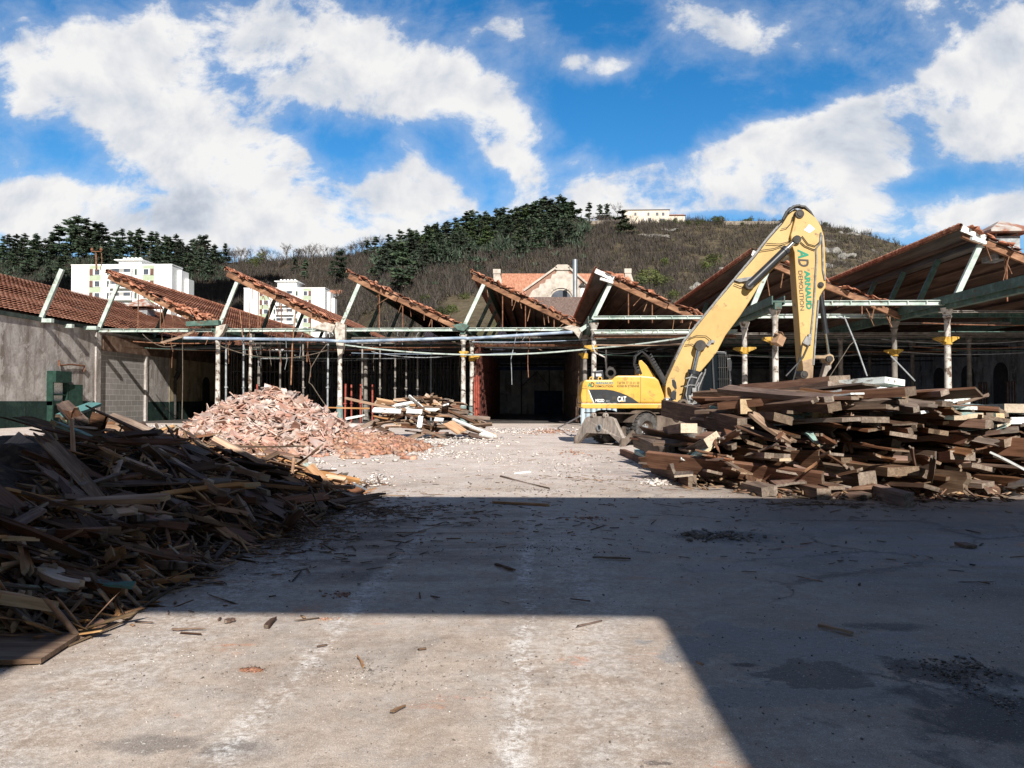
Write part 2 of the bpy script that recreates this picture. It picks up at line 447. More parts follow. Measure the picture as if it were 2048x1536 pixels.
# ------------------------------------------------------------------ ground
def ground_material():
    m, N, b = new_mat('dusty concrete yard')
    v = coords(N)
    X, Y, Z = N.sep(v)
    n_big = N.noise(v, .16, 6, .6, .5)
    n_mid = N.noise(v, .9, 8, .65, .6)
    n_fine = N.noise(v, 9, 8, .7)
    n_grit = N.noise(v, 60, 4, .7)
    n_gr2 = N.noise(v, 26, 6, .75)
    c = N.ramp(N.m('MULTIPLY_ADD', n_mid, .5, N.m('MULTIPLY', n_fine, .5)), [(.28, (.22, .170, .132)), (.45, (.335, .272, .222)), (.60, (.43, .362, .305)), (.8, (.52, .455, .40))])
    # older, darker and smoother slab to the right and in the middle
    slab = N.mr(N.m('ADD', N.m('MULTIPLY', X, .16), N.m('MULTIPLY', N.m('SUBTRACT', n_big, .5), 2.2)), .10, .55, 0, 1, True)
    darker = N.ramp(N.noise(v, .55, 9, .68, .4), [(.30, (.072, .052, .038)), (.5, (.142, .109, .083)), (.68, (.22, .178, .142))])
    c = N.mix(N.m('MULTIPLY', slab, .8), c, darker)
    # grime of crushed wood by the heap at left
    dl = N.m('ADD', N.m('ADD', N.m('MULTIPLY', N.m('ABSOLUTE', N.m('ADD', X, 3.3)), -.42), N.m('MULTIPLY', N.m('ABSOLUTE', N.m('SUBTRACT', Y, 9.3)), -.17)), N.m('MULTIPLY_ADD', n_mid, 1.6, .62))
    c = N.mix(N.m('MULTIPLY', N.mr(dl, .45, 1.15, 0, 1, True), .72), c, N.ramp(n_fine, [(.35, (.05, .033, .024)), (.55, (.12, .082, .06)), (.72, (.22, .16, .12))]))
    # dark oil and soot stains
    stain = N.mr(N.noise(v, .42, 7, .62, .9), .57, .70, 0, .55, True)
    c = N.mix(stain, c, (.095, .078, .068))
    wet = N.mr(N.noise(N.vm('ADD', v, (13.0, 5.0, 0.0)), .8, 5, .6, 1.2), .66, .72, 0, .75, True)
    c = N.mix(N.m('MULTIPLY', wet, N.mr(X, .6, 2.2)), c, (.05, .042, .040))
    # white plaster dust trodden along two wheel lines, and drifts toward the hall
    def line(x0, w, amt):
        d = N.m('DIVIDE', N.m('SUBTRACT', N.m('ADD', X, N.m('MULTIPLY', N.m('SUBTRACT', n_mid, .5), .25)), x0), w)
        g = N.m('EXPONENT', N.m('MULTIPLY', N.m('MULTIPLY', d, d), -1.0))
        return N.m('MULTIPLY', N.m('MULTIPLY', g, N.mr(N.m('ADD', N.m('MULTIPLY', n_gr2, .45), N.m('MULTIPLY_ADD', n_fine, .35, N.m('MULTIPLY', n_mid, .25))), .50, .58)), amt)
    dust = N.m('ADD', line(-.10, .075, .62), N.m('ADD', line(-1.42, .09, .5), N.m('ADD', line(-2.5, .35, .3), line(.35, .3, .25))))
    fade = N.mr(Y, 7.0, 12.0, 1.0, .25)
    dust = N.m('MULTIPLY', dust, fade)
    far = N.mr(N.m('ADD', Y, N.m('MULTIPLY', N.m('SUBTRACT', n_big, .5), 26.0)), 9.5, 20, 0, 1, True)
    drift = N.m('MULTIPLY', far, N.mr(N.noise(v, .7, 9, .7, .5), .38, .58, .4, 1))
    c = N.mix(N.m('MULTIPLY', drift, .85), c, N.ramp(n_fine, [(.35, (.47, .395, .345)), (.65, (.64, .56, .505))]))
    def ell(px, py, rx, ry, soft=.5, amp=3.0):
        p = gnd(px, py); a = N.m('DIVIDE', N.m('SUBTRACT', X, p.x), rx); q = N.m('DIVIDE', N.m('SUBTRACT', Y, p.y), ry)
        d = N.m('ADD', N.m('SQRT', N.m('ADD', N.m('MULTIPLY', a, a), N.m('MULTIPLY', q, q))), N.m('MULTIPLY', N.m('SUBTRACT', n_mid2, .5), amp))
        return N.mr(d, 1.0, 1.0 - soft, 0, 1, True)
    n_mid2 = N.noise(v, 2.6, 7, .65, .4)
    for (px, py, rx, ry, cc, st, so) in [(1620, 1300, 1.0, .55, (.235, .215, .20), .8, .12), (1780, 1388, .95, .20, (.25, .225, .205), .8, .15), (1560, 1395, .45, .16, (.25, .225, .205), .8, .12), (1625, 1345, .32, .24, (.13, .105, .085), .75, .15), (1770, 1252, .34, .13, (.045, .037, .032), .85, .5),
                                         (1890, 1342, .50, .26, (.075, .058, .048), .9, .4), (2010, 1440, .6, .5, (.05, .040, .034), .85, .5), (1492, 1330, .13, .07, (.05, .036, .032), .85, .5), (1450, 1074, .75, .45, (.085, .072, .064), .8, .5), (1303, 1526, .05, .03, (.07, .05, .04), .7, .5), (1332, 1527, .04, .025, (.07, .05, .04), .7, .5), (300, 1490, .5, .12, (.12, .10, .085), .6, .7)]:
        c = N.mix(N.m('MULTIPLY', ell(px, py, rx, ry, so), st), c, cc)
    sheen_tint = N.m('MULTIPLY', N.m('MULTIPLY', N.mr(X, -.2, 2.5), N.m('MULTIPLY', N.mr(Y, 6.0, 7.6), N.mr(Y, 11.8, 9.0))), N.mr(N.noise(N.vm('MULTIPLY', v, (.35, 2.6, 1)), 1.3, 8, .7, .3), .42, .62))  # bluish sky sheen over the shaded concrete, painted into its colour
    c = N.mix(N.m('MULTIPLY', sheen_tint, .55), c, (.20, .195, .215))
    rb = N.m('MULTIPLY', N.m('MULTIPLY', N.mr(X, 1.0, -1.8), N.m('MULTIPLY', N.mr(Y, 5.8, 7.5), N.mr(Y, 13, 11))), N.mr(N.noise(N.vm('MULTIPLY', v, (.5, 2.2, 1)), 1.2, 8, .7, .4), .44, .60))
    c = N.mix(N.m('MULTIPLY', rb, .8), c, N.ramp(n_fine, [(.35, (.055, .033, .024)), (.65, (.16, .10, .075))]))
    spk = N.mr(N.noise(v, 34, 3, .6), .64, .70, 0, .85)
    c = N.mix(N.m('MULTIPLY', spk, N.mr(n_mid, .35, .55)), c, (.60, .56, .51))
    spk2 = N.mr(N.noise(v, 90, 2, .5), .64, .70, 0, .7)
    c = N.mix(spk2, c, (.55, .51, .47))
    dk = N.mr(N.noise(N.vm('ADD', v, (3.0, 7.0, 0.0)), 55, 3, .6), .64, .71, 0, .6)
    c = N.mix(dk, c, (.10, .08, .065))
    c = N.mix(N.m('MINIMUM', dust, .9), c, (.72, .70, .67))
    # crushed brick smears
    br = N.mr(N.noise(N.vm('MULTIPLY', v, (.8, 1.5, 1)), 1.1, 7, .7, .5), .60, .68, 0, .85, True)
    c = N.mix(N.m('MULTIPLY', br, N.mr(n_fine, .42, .58)), c, (.45, .19, .095))
    c = N.mix(N.mr(n_grit, .58, .75, 0, .35), c, (.16, .13, .11))
    # cracks
    vo = N.n('ShaderNodeTexVoronoi', feature='DISTANCE_TO_EDGE'); vo.inputs['Scale'].default_value = .33
    N.put(vo.inputs['Vector'], N.vm('ADD', v, N.comb(N.m('MULTIPLY', n_mid, 1.3), N.m('MULTIPLY', n_fine, .5), 0.0)))
    crack = N.m('MULTIPLY', N.mr(vo.outputs['Distance'], .002, .012, 1, 0), N.mr(N.noise(v, .5, 3), .44, .56))
    crack = N.m('MULTIPLY', crack, N.m('MULTIPLY', N.mr(Y, 16, 22, 1, 0), N.mr(X, .8, 2.0)))
    c = N.mix(N.m('MULTIPLY', crack, .6), c, (.06, .05, .043))
    # the hall's own floor, a dark grey-brown
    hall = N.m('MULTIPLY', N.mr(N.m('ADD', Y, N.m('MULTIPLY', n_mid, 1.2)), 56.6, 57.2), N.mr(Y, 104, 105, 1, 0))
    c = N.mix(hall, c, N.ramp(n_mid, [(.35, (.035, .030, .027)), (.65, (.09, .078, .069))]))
    field = N.mr(Y, 106, 108)
    c = N.mix(field, c, N.ramp(n_mid, [(.35, (.05, .055, .025)), (.65, (.11, .105, .05))]))
    gv = N.n('ShaderNodeHueSaturation'); N.put(gv.inputs['Color'], c)
    tone = N.m('ADD', N.m('MULTIPLY', N.m('SUBTRACT', N.noise(v, 150, 2, .6), .5), 1.9), N.m('ADD', N.m('MULTIPLY', N.m('SUBTRACT', n_gr2, .5), 1.1), N.m('MULTIPLY', N.m('SUBTRACT', N.noise(v, 3.6, 8, .7, .5), .5), .55)))
    N.put(gv.inputs['Value'], N.m('ADD', 1.06, tone)); N.put(gv.inputs['Saturation'], N.m('ADD', 1.02, N.m('MULTIPLY', N.m('SUBTRACT', n_mid2, .5), 1.2)))
    c = gv.outputs[0]
    N.put(b.inputs['Base Color'], c)
    rg = N.m('SUBTRACT', N.mr(n_mid, .35, .65, .78, .95), N.m('MULTIPLY', slab, N.mr(n_big, .4, .6, .10, .36)))
    N.put(b.inputs['Roughness'], rg); b.inputs['Specular IOR Level'].default_value = .4
    bh = N.m('ADD', N.m('MULTIPLY', n_fine, .55), N.m('SUBTRACT', N.m('MULTIPLY', n_grit, .35), N.m('MULTIPLY', crack, 1.2)))
    bump(N, b, bh, .5, .018)
    return m
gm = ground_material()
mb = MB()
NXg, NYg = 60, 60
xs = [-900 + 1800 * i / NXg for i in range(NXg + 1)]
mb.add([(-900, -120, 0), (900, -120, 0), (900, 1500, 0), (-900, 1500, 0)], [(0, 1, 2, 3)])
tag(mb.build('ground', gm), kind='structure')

# low relief: broken patch of concrete and gravel in the shade, crumbs along the hall front
def chips(name, spots, mats, seed, flat=.5):
    r_ = random.Random(seed); items = []
    for (cx, cy, ax, ay, n, lo, hi) in spots:
        for _ in range(n):
            a, q = r_.uniform(0, 2 * math.pi), abs(r_.gauss(0, .5))
            s_ = lo + (hi - lo) * r_.random() ** 2.5
            items.append(((cx + math.cos(a) * q * ax, cy + math.sin(a) * q * ay, s_ * flat * .45), (s_, s_ * r_.uniform(.5, 1), s_ * flat * .7 * r_.uniform(.5, 1.2)), (r_.gauss(0, .3), r_.gauss(0, .3), r_.uniform(0, 6.3))))
    return scatter_boxes(name, items, mats, .3, seed)
def spot(px, py, w, h, n, lo, hi):
    p = gnd(px, py); q = gnd(px + w, py); t = gnd(px, py - h)
    return (p.x, p.y, abs(q.x - p.x), abs(t.y - p.y), n, lo, hi)
M['concrete_bits'] = basic('broken concrete', [(.3, (.10, .085, .074)), (.5, (.19, .165, .145)), (.7, (.30, .27, .245))], scale=4, rough=.95, bmp=.4, island=.3)
o = link('concrete_rubble', chips('concrete_rubble', [spot(1440, 1072, 95, 12, 420, .006, .06), spot(1395, 1074, 50, 7, 90, .02, .10), spot(1890, 1345, 80, 36, 420, .003, .022), spot(1940, 1330, 50, 24, 120, .004, .032), spot(1990, 1400, 60, 40, 220, .003, .018)], M['concrete_bits'], 3))
tag(o, 'grey broken concrete crumbs around the shaded potholes', 'rubble', kind='stuff')
o = link('plaster_rubble', chips('plaster_rubble', [spot(900, 882, 120, 8, 1500, .015, .15), spot(760, 903, 130, 10, 1200, .015, .14), spot(1040, 862, 110, 6, 1300, .02, .17), spot(820, 880, 160, 7, 900, .015, .15), spot(700, 965, 120, 18, 500, .015, .10), spot(880, 910, 200, 14, 500, .02, .1), spot(1000, 920, 200, 30, 400, .01, .07),
    spot(560, 930, 200, 10, 500, .02, .15), spot(240, 856, 70, 6, 600, .03, .2), spot(1310, 965, 40, 10, 200, .01, .1), spot(1130, 930, 120, 22, 300, .01, .06)], M['crumb_white'], 4))
tag(o, 'white plaster crumbs strewn over the sunlit yard', 'rubble', kind='stuff')
o = link('brick_rubble', chips('brick_rubble', [spot(1090, 864, 60, 5, 420, .02, .16), spot(250, 862, 60, 4, 350, .03, .22), spot(800, 900, 60, 6, 250, .03, .15), spot(1150, 905, 70, 10, 120, .015, .08), spot(505, 1341, 24, 4, 190, .006, .03), spot(650, 1238, 26, 4, 60, .004, .02),
    spot(1900, 985, 130, 6, 150, .03, .14), spot(1830, 1000, 60, 4, 50, .03, .12), spot(1180, 1037, 60, 6, 80, .006, .04), spot(680, 1190, 50, 8, 90, .004, .03), spot(200, 1225, 50, 8, 40, .01, .06)], M['crumb_orange'], 5))
tag(o, 'orange brick crumbs and dust in small heaps on the yard', 'rubble', kind='stuff')
o = link('gravel', chips('gravel', [(-1.0, 4.6, 5.5, 3.0, 2600, .003, .013), (0, 8.5, 7, 3.0, 1200, .004, .018), (3.5, 5.0, 4, 3, 700, .003, .014), (0, 14, 8, 4, 900, .008, .035)], M['concrete_bits'], 6))
tag(o, 'fine grit and pebbles scattered over the concrete', 'gravel', kind='stuff')
o = link('pale_gravel', chips('pale_gravel', [(-1.0, 4.5, 3.2, 1.6, 1500, .002, .009), (-2.5, 5.0, 2, 1.2, 500, .002, .012), (.4, 4.6, 1.2, 1.4, 500, .002, .008)], M['crumb_white'], 16))
tag(o, 'tiny pale specks of plaster on the sunlit concrete', 'gravel', kind='stuff')
# thin splinters and chips
r_ = random.Random(11); items = []
for (cx, cy, ax, ay, n) in [(-3.0, 9.2, 1.4, 2.6, 900), (-2.3, 11.2, 1.8, 1.2, 420), (-3.3, 6.6, .5, 1.0, 260), (0, 10, 5, 3, 110), (1, 16, 5, 4, 220), (2, 22, 5, 5, 120), (-.8, 5, 3, 1.5, 8), (4.5, 12.2, 3, 1.0, 240), (3, 8, 4, 3, 50), (-3.6, 12.8, 1.8, 1.2, 300)]:
    for _ in range(n):
        a, q = r_.uniform(0, 6.283), abs(r_.gauss(0, .6)); L = r_.uniform(.02, .16) * (1 + (r_.random() < .10) * 1.6)
        items.append(((cx + math.cos(a) * q * ax, cy + math.sin(a) * q * ay, .012), (L, r_.uniform(.006, .02), r_.uniform(.003, .01)), (r_.gauss(0, .12), r_.gauss(0, .06), r_.uniform(0, 6.3))))
M['splinter'] = basic('wood splinters', [(.3, (.06, .035, .02)), (.5, (.16, .095, .055)), (.7, (.34, .22, .13))], scale=3, rough=.9, island=.5, bmp=0)
o = link('splinter_litter', scatter_boxes('splinter_litter', items, M['splinter'], .3, 8))
tag(o, 'small wood splinters littering the shaded concrete', 'litter', kind='stuff')

# ------------------------------------------------------------------ the saw-tooth factory hall
PITCH, XW, YA, YB, YC, YEND = 8.87, -31.9, 55.0, 46.9, 40.9, 100.0
XK = lambda k: XW + PITCH * k
ZG, ZT = 6.95, 6.72               # gutter and tie height
hall = empty('factory_hall', (0, 60, 0), 'half-demolished sawtooth factory hall with tiled roofs and iron columns', 'factory hall')

def plaster_mat(name, stops, dirt, flake):
    m, N, b = new_mat(name)
    v = coords(N)
    n = N.noise(v, .7, 9, .65, .5); f = N.noise(v, 6, 8, .7)
    c = N.ramp(N.m('MULTIPLY_ADD', n, .6, N.m('MULTIPLY', f, .4)), stops)
    drip = N.noise(N.vm('MULTIPLY', v, (1, 1.2, .16)), 1.1, 6, .65, .3)
    c = N.mix(N.mr(drip, .48, .64, 0, .8), c, dirt)
    pale = N.mr(N.noise(N.vm('ADD', v, (2.0, 9.0, 4.0)), .9, 10, .74, .5), .53, .57, 0, .6)
    c = N.mix(pale, c, stops[-1][1])
    c = N.mix(N.mr(N.noise(v, .75, 10, .72, .9), .575, .64, 0, .4), c, flake)
    c = N.mix(N.mr(N.noise(N.vm('ADD', v, (5.0, 3.0, 1.0)), .5, 9, .7, .6), .56, .66, 0, .55), c, dirt)
    N.put(b.inputs['Base Color'], c); b.inputs['Roughness'].default_value = .95; b.inputs['Specular IOR Level'].default_value = .15
    bump(N, b, N.m('ADD', f, N.m('MULTIPLY', n, 1.2)), .5, .05)
    return m
M['plaster'] = plaster_mat('grey peeling plaster', [(.3, (.21, .185, .17)), (.5, (.37, .34, .315)), (.7, (.55, .52, .49))], (.15, .12, .098), (.13, .095, .065))
M['plaster_ochre'] = plaster_mat('dirty cream plaster', [(.3, (.28, .215, .135)), (.5, (.42, .34, .225)), (.7, (.52, .44, .31))], (.12, .085, .05), (.22, .16, .10))
M['plaster_dark'] = plaster_mat('darkened interior plaster', [(.3, (.17, .16, .145)), (.5, (.31, .295, .27)), (.7, (.46, .44, .41))], (.09, .08, .07), (.11, .095, .08))  # darker plaster copy: the hall's inner gloom put into the colour
M['dado'] = plaster_mat('flaking dark green dado', [(.3, (.010, .022, .019)), (.5, (.018, .036, .031)), (.7, (.035, .062, .052))], (.012, .018, .016), (.28, .26, .23))
M['panel_blue'] = basic('dark blue wall panel', [(.3, (.012, .022, .05)), (.6, (.025, .045, .10)), (.8, (.06, .09, .15))], scale=1.5)
def block_mat():
    m, N, b = new_mat('grey concrete blockwork')
    t = N.n('ShaderNodeTexBrick'); v = coords(N)
    X, Y, Z = N.sep(v)
    N.put(t.inputs['Vector'], N.comb(Y, Z, 0.0))
    t.inputs['Color1'].default_value = (.25, .235, .22, 1); t.inputs['Color2'].default_value = (.32, .30, .28, 1)
    t.inputs['Mortar'].default_value = (.56, .53, .49, 1)
    t.inputs['Scale'].default_value = 1; t.inputs['Mortar Size'].default_value = .018
    t.inputs['Brick Width'].default_value = .9; t.inputs['Row Height'].default_value = .42; t.inputs['Bias'].default_value = 0
    n = N.noise(v, 1.3, 8, .65, .4)
    c = N.mix(N.mr(n, .5, .7, 0, .6), t.outputs['Color'], (.22, .205, .19))
    N.put(b.inputs['Base Color'], c); b.inputs['Roughness'].default_value = .95
    bump(N, b, N.m('MULTIPLY_ADD', t.outputs['Fac'], .8, N.m('MULTIPLY', n, .5)), .6, .02)
    return m
M['block'] = block_mat()
M['steel_sooty'] = basic('sooty green steel', [(.3, (.018, .026, .022)), (.55, (.045, .06, .05)), (.75, (.10, .11, .095))], scale=2)
M['steel_dark_green'] = basic('dark green cabinet paint', [(.3, (.006, .022, .016)), (.55, (.011, .038, .027)), (.75, (.03, .065, .05))], scale=3)

# --- left wall, with its painted dado, blocked doorway, pipes and niche
mb = MB()
mb.span((XW - .5, 28, 0), (XW, 55.3, 6.75)); mb.span((XW - .5, 61.9, 0), (XW, 66.0, 6.75)); mb.span((XW - .5, 55.3, 5.45), (XW, 61.9, 6.75))
wall = mb.build('wall', M['plaster'], hall)
mb = MB(); mb.span((XW - .5, 66.0, 0), (XW + .02, YEND, 6.75)); mb.build('inner_wall', M['plaster_ochre'], hall)
mb = MB(); mb.span((XW - .42, 55.3, 0), (XW - .10, 61.9, 5.45)); mb.build('blocked_doorway', M['block'], wall)
mb = MB(); mb.span((XW, 28, 0), (XW + .04, 55.25, 1.62)); mb.span((XW, 61.95, 0), (XW + .04, 65.9, 1.58)); mb.span((XW + .02, 66.0, 0), (XW + .06, YEND, 1.6))
mb.build('dado', M['dado'], wall)
mb = MB(); mb.span((XW - .02, 54.7, 0), (XW + .12, 55.28, 6.6)); mb.build('pilaster', M['plaster'], wall)
mb = MB(); mb.span((XW - .02, 61.92, 0), (XW + .07, 62.2, 5.4)); mb.build('pilaster', M['plaster'], wall)
M['brown_band'] = basic('bare brown wall plate', [(.3, (.05, .03, .02)), (.5, (.13, .08, .055)), (.7, (.24, .165, .12))], scale=2, bmp=.5)
mb = MB(); mb.span((XW, 55.6, 5.35), (XW + .10, 80, 6.5)); mb.build('wall_plate', M['brown_band'], wall)
mb = MB(); mb.span((XW - .35, 28, 6.75), (XW + .14, YEND, 7.0)); mb.build('eaves_gutter', M['steel_sooty'], hall)
mb = MB(); yp = 67.3
mb.tube([(XW + .3, yp, 7.0), (XW + .3, yp, 4.35)], .27, 12); mb.tube([(XW + .3, yp, 4.4), (XW + .2, yp - .1, 4.0), (XW + .12, yp - .4, 3.6)], .2, 10)
mb.tube([(XW + .12, yp - .4, 3.7), (XW + .12, yp - .4, .02)], .11, 10); mb.lathe([(.26, 0), (.34, .1), (.34, .22), (.2, .32)], (XW + .3, yp, 4.25), n=14)
mb.build('downpipe', M['dark_steel'], wall, smooth=True)
mb = MB(); yn = 73.3
mb.prism([(XW + .10, yn - .75 + 0, .3)] + [(XW + .10, yn - .75 * math.cos(a), 3.2 + .75 * math.sin(a)) for a in [math.pi * i / 12 for i in range(13)]] + [(XW + .10, yn + .75, .3)], (-.06, 0, 0))
mb.build('arched_niche', M['dark_steel'], wall)
for (y0, L) in ((48.6, .55), (51.1, .35), (53.2, .8)):
    mb = MB(); a = at([75, 126, 156][[48.6, 51.1, 53.2].index(y0)], [641, 652, 656][[48.6, 51.1, 53.2].index(y0)], y0)
    mb.bar((XW - .05, y0, a.z), (XW + L + .25, y0 - .05, a.z - .02), .3, .26); mb.build('beam_stub', M['steel_mint'], wall, bevel=.02)
mb = MB(); mb.tube([(XW + .12, 50.3, 4.35), (XW + .16, 50.3, 4.0), (XW + .14, 51.6, 4.12), (XW + .14, 53.2, 4.1), (XW + .1, 53.2, 3.7)], .06, 6); mb.build('rusty_bracket', M['rust'], wall)
# wall cabinet with open door
mb = MB(); ca, cb = 49.25, 50.95
mb.span((XW, ca, 2.85), (XW + .62, cb, 3.6)); mb.span((XW, ca, 0), (XW + .42, ca + .12, 2.85)); mb.span((XW, cb - .12, 0), (XW + .42, cb, 2.85)); mb.span((XW, ca, 1.35), (XW + .40, cb, 1.62)); mb.span((XW, ca + .12, 2.0), (XW + .35, cb - .12, 2.1))
cab_ = mb.build('wall_cabinet', M['steel_dark_green'], wall, bevel=.015)
mb = MB(); mb.span((XW + .045, ca + .13, 1.63), (XW + .09, cb - .13, 2.84)); mb.build('back_panel', M['paint_white'], cab_)
mb = MB(); mb.bar((XW + .4, cb + .05, 1.4), (XW + .55, cb + 1.35, 1.4), .08, 2.7); mb.build('cabinet_door', M['steel_dark_green'], wall)

# --- roofs: (k, front y, tip x offset, tip z, low x offset, low z)
BAYS = [(-1, 26.0, .4, 11.15, 8.70, 7.12), (0, 55.2, .45, 11.1, 8.75, 7.0), (1, 55.0, .45, 11.2, 9.0, 7.05), (2, 55.0, .45, 11.0, 8.9, 7.0), (3, 55.0, .55, 10.95, 8.75, 6.95),
        (4, 50.4, .25, 10.25, 8.0, 6.75), (5, 45.5, .15, 10.42, 8.9, 6.85), (6, 40.0, .35, 10.55, 8.9, 6.85), (7, 33.5, .35, 10.6, 8.9, 6.9)]
def tile_sheet(name, x0, z0, x1, z1, y0, y1, seed, ragged):
    "courses of pan tiles: each course laps the one below; the front edge is broken"
    r_ = random.Random(seed)
    L = math.hypot(x1 - x0, z1 - z0); ncourse = max(8, int(L / .40)); wv = .47
    ny = int((y1 - y0) / (wv / 2)); ux, uz = (x1 - x0) / L, (z1 - z0) / L; nx_, nz_ = -uz, ux
    V, F = [], []
    for c in range(ncourse):
        a0, a1 = L * c / ncourse, L * (c + 1) / ncourse + .04
        ys = y0 + (r_.uniform(0, 1.0) if ragged else r_.uniform(0, .1))
        j0 = int((ys - y0) / (wv / 2)); base = len(V)
        sag = .02 * math.sin(c * .9)
        for j in range(j0, ny + 1):
            y = y0 + j * wv / 2; h = .052 * (j % 2) + .02 * mnoise.noise(Vector((c * .8, y * .25, seed))) + sag - .10 * max(0, mnoise.noise(Vector((c * .12, y * .06, seed + 9))))
            for (a, hh) in ((a0, .012), (a1 + .03, .115)):
                V.append((x0 + ux * a + nx_ * (h + hh), y, z0 + uz * a + nz_ * (h + hh)))
        for j in range(ny - j0):
            b = base + j * 2
            F.append((b, b + 2, b + 3, b + 1))
    off = ROOT['factory_hall']
    V = np.array(V, np.float32) - np.array(off, np.float32)
    return arrays_mesh(name, V, F, M['tile_top'])
ROWS = [48.6, 55.0, 63.2, 71.2, 79.2, 87.2, 95.2]
for (k, yf, ox, tz, lx, lz) in BAYS:
    x0, x1 = XK(k) + ox, XK(k) + lx
    sl = (lz - tz) / (x1 - x0); L = math.hypot(x1 - x0, lz - tz); ux, uz = (x1 - x0) / L, (lz - tz) / L; nx_, nz_ = -uz, ux
    P = lambda a, h, y: (x0 + ux * a + nx_ * h, y, tz + uz * a + nz_ * h)
    # boarding under the tiles
    mb = MB(); e = .10
    mb.add([P(.05, -.03, yf + .1), P(L, -.03, yf + .25), P(L, -.03, YEND), P(.05, -.03, YEND), P(.05, -.10, yf + .1), P(L, -.10, yf + .25), P(L, -.10, YEND), P(.05, -.10, YEND)],
           [(0, 1, 2, 3), (7, 6, 5, 4), (0, 4, 5, 1), (1, 5, 6, 2), (2, 6, 7, 3), (3, 7, 4, 0)])
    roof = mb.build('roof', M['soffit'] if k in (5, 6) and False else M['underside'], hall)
    link('tile_covering', tile_sheet('tile_covering', x0, tz, x1, lz, yf, YEND, k + 3, k >= 0), roof)
    # purlins
    mb = MB()
    for a in np.arange(.9, L - .3, 1.05):
        mb.bar(P(a, -.19, yf + .45 + rnd.uniform(0, .5)), P(a, -.19, YEND), .10, .17, (nx_, 0, nz_))
    mb.build('purlin_frame', M['underside'], roof)
    # front rafter, cracked in two or three lengths
    if k >= 0:
        mb = MB(); cuts = [0.25, L * .45, L * .8, L] if k != 4 else [.6, L * .62, L]
        for i in range(len(cuts) - 1):
            d = rnd.uniform(-.03, .03)
            mb.bar(P(cuts[i], -.30 + d, yf + .22), P(cuts[i + 1] - .05, -.30 + d + rnd.uniform(-.06, .02), yf + .22), .22, .34, (nx_, 0, nz_))
        mb.build('rafter', M['rafter'], roof, bevel=.015)
        # broken tiles and battens along the torn edge
        items = []
        for _ in range(70 if k < 2 else 42):
            a = rnd.uniform(.3, L); items.append((Vector(P(a, rnd.uniform(-.05, .16), yf + rnd.uniform(-.25, .5))) - ROOT['factory_hall'], (rnd.uniform(.2, .5), rnd.uniform(.2, .4), .04), (rnd.gauss(0, .35), -math.atan2(uz, ux) + rnd.gauss(0, .3), rnd.uniform(-.6, .6))))
        if k == 0:
            for _ in range(130):
                a = L * rnd.uniform(.62, 1.0); items.append((Vector(P(a, rnd.uniform(-.1, .55) * (1 - abs(a / L - .85) * 3), yf + rnd.uniform(-.5, .8))) - ROOT['factory_hall'], (rnd.uniform(.25, .55), rnd.uniform(.2, .4), .05), (rnd.gauss(0, .5), rnd.gauss(.35, .4), rnd.uniform(-1, 1))))
        link('broken_tiles', scatter_boxes('broken_tiles', items, M['tile_top'], .15, 30 + k), roof)
        for _ in range(11):
            a = rnd.uniform(.8, L - .2); p = Vector(P(a, -.45, yf + rnd.uniform(.0, .5))); q = p + Vector((rnd.gauss(0, .3), rnd.gauss(0, .2), -rnd.uniform(.2, 1.0) * (1 + (rnd.random() < .25))))
            mb = MB(); mb.bar(p, q, .05, .03); mb.build('hanging_lath', M['rafter'], roof)
        for a in (L * .3, L * .5, L * .75):
            p = Vector(P(a, -.5, yf + .3)); mb = MB(); mb.tube([p, (p.x, p.y, ZT)], .04, 6); mb.build('hanger_rod', M['rust'], roof)
        # half-round ridge tiles
        mb = MB()
        for y in np.arange(yf + .1, min(YEND, yf + 48), .42):
            mb.tube([P(-.04, .06, y), P(-.04, .06, y + .20), P(-.04, .06, y + .40)], [.10, .15, .13], 6, False)
        mb.build('ridge_tile_row', M['tile_top'], roof)
        # overhang fascia and the beam that carries the glazing struts
        mb = MB(); a = 1.35 if k > 4 else 1.25
        mb.bar(P(a, -.33, yf + .15), P(a, -.33, YEND), .34, .42, (nx_, 0, nz_)); mb.build('head_beam', M['soffit'] if k > 4 else M['steel_green'], roof)
        mb = MB(); mb.bar(P(.0, -.06, yf), P(.0, -.06, YEND), .05, .16, (nx_, 0, nz_)); mb.build('edge_board', M['rafter'], roof)
        if k >= 4:
            mb = MB(); mb.add([P(.08, -.112, yf + .12), P(1.15, -.112, yf + .12), P(1.15, -.112, YEND - .1), P(.08, -.112, YEND - .1), P(.08, -.13, yf + .12), P(1.15, -.13, yf + .12), P(1.15, -.13, YEND - .1), P(.08, -.13, YEND - .1)], [(0, 1, 2, 3), (7, 6, 5, 4), (0, 4, 5, 1), (1, 5, 6, 2), (2, 6, 7, 3), (3, 7, 4, 0)]); mb.build('soffit_board', M['soffit'], roof)
            mb = MB(); mb.bar(P(.0, -.14, yf - .02), P(1.3, -.14, yf - .02), .08, .30, (nx_, 0, nz_)); mb.bar(P(.5, -.55, yf - .35), P(1.35, -.40, yf - .1), .16, .16); mb.build('fascia_board', M['paint_white'], roof)
    # struts of the glazed side
    hx, hz = P(1.25, -.5, 0)[0], P(1.25, -.5, 0)[2]
    ys = [y for y in ROWS if y > yf - .5] if k < 4 else list(np.arange(yf + .15, 97, 4.1 if k > 4 else 5.2))
    if k == 0: ys = [48.6, 55.2] + [y for y in ROWS if y > 56]
    if k == -1: ys = []
    for i, y in enumerate(ys):
        mb = MB(); mb.bar((XK(k) + .05 if k else XW + .02, y, ZG + .0), (hx, y, hz), .22, .27, (1, 0, 0)); mb.build('strut', M['steel_mint'] if i == 0 or (k == 0 and i < 2) else M['steel_green'], roof, bevel=.02)
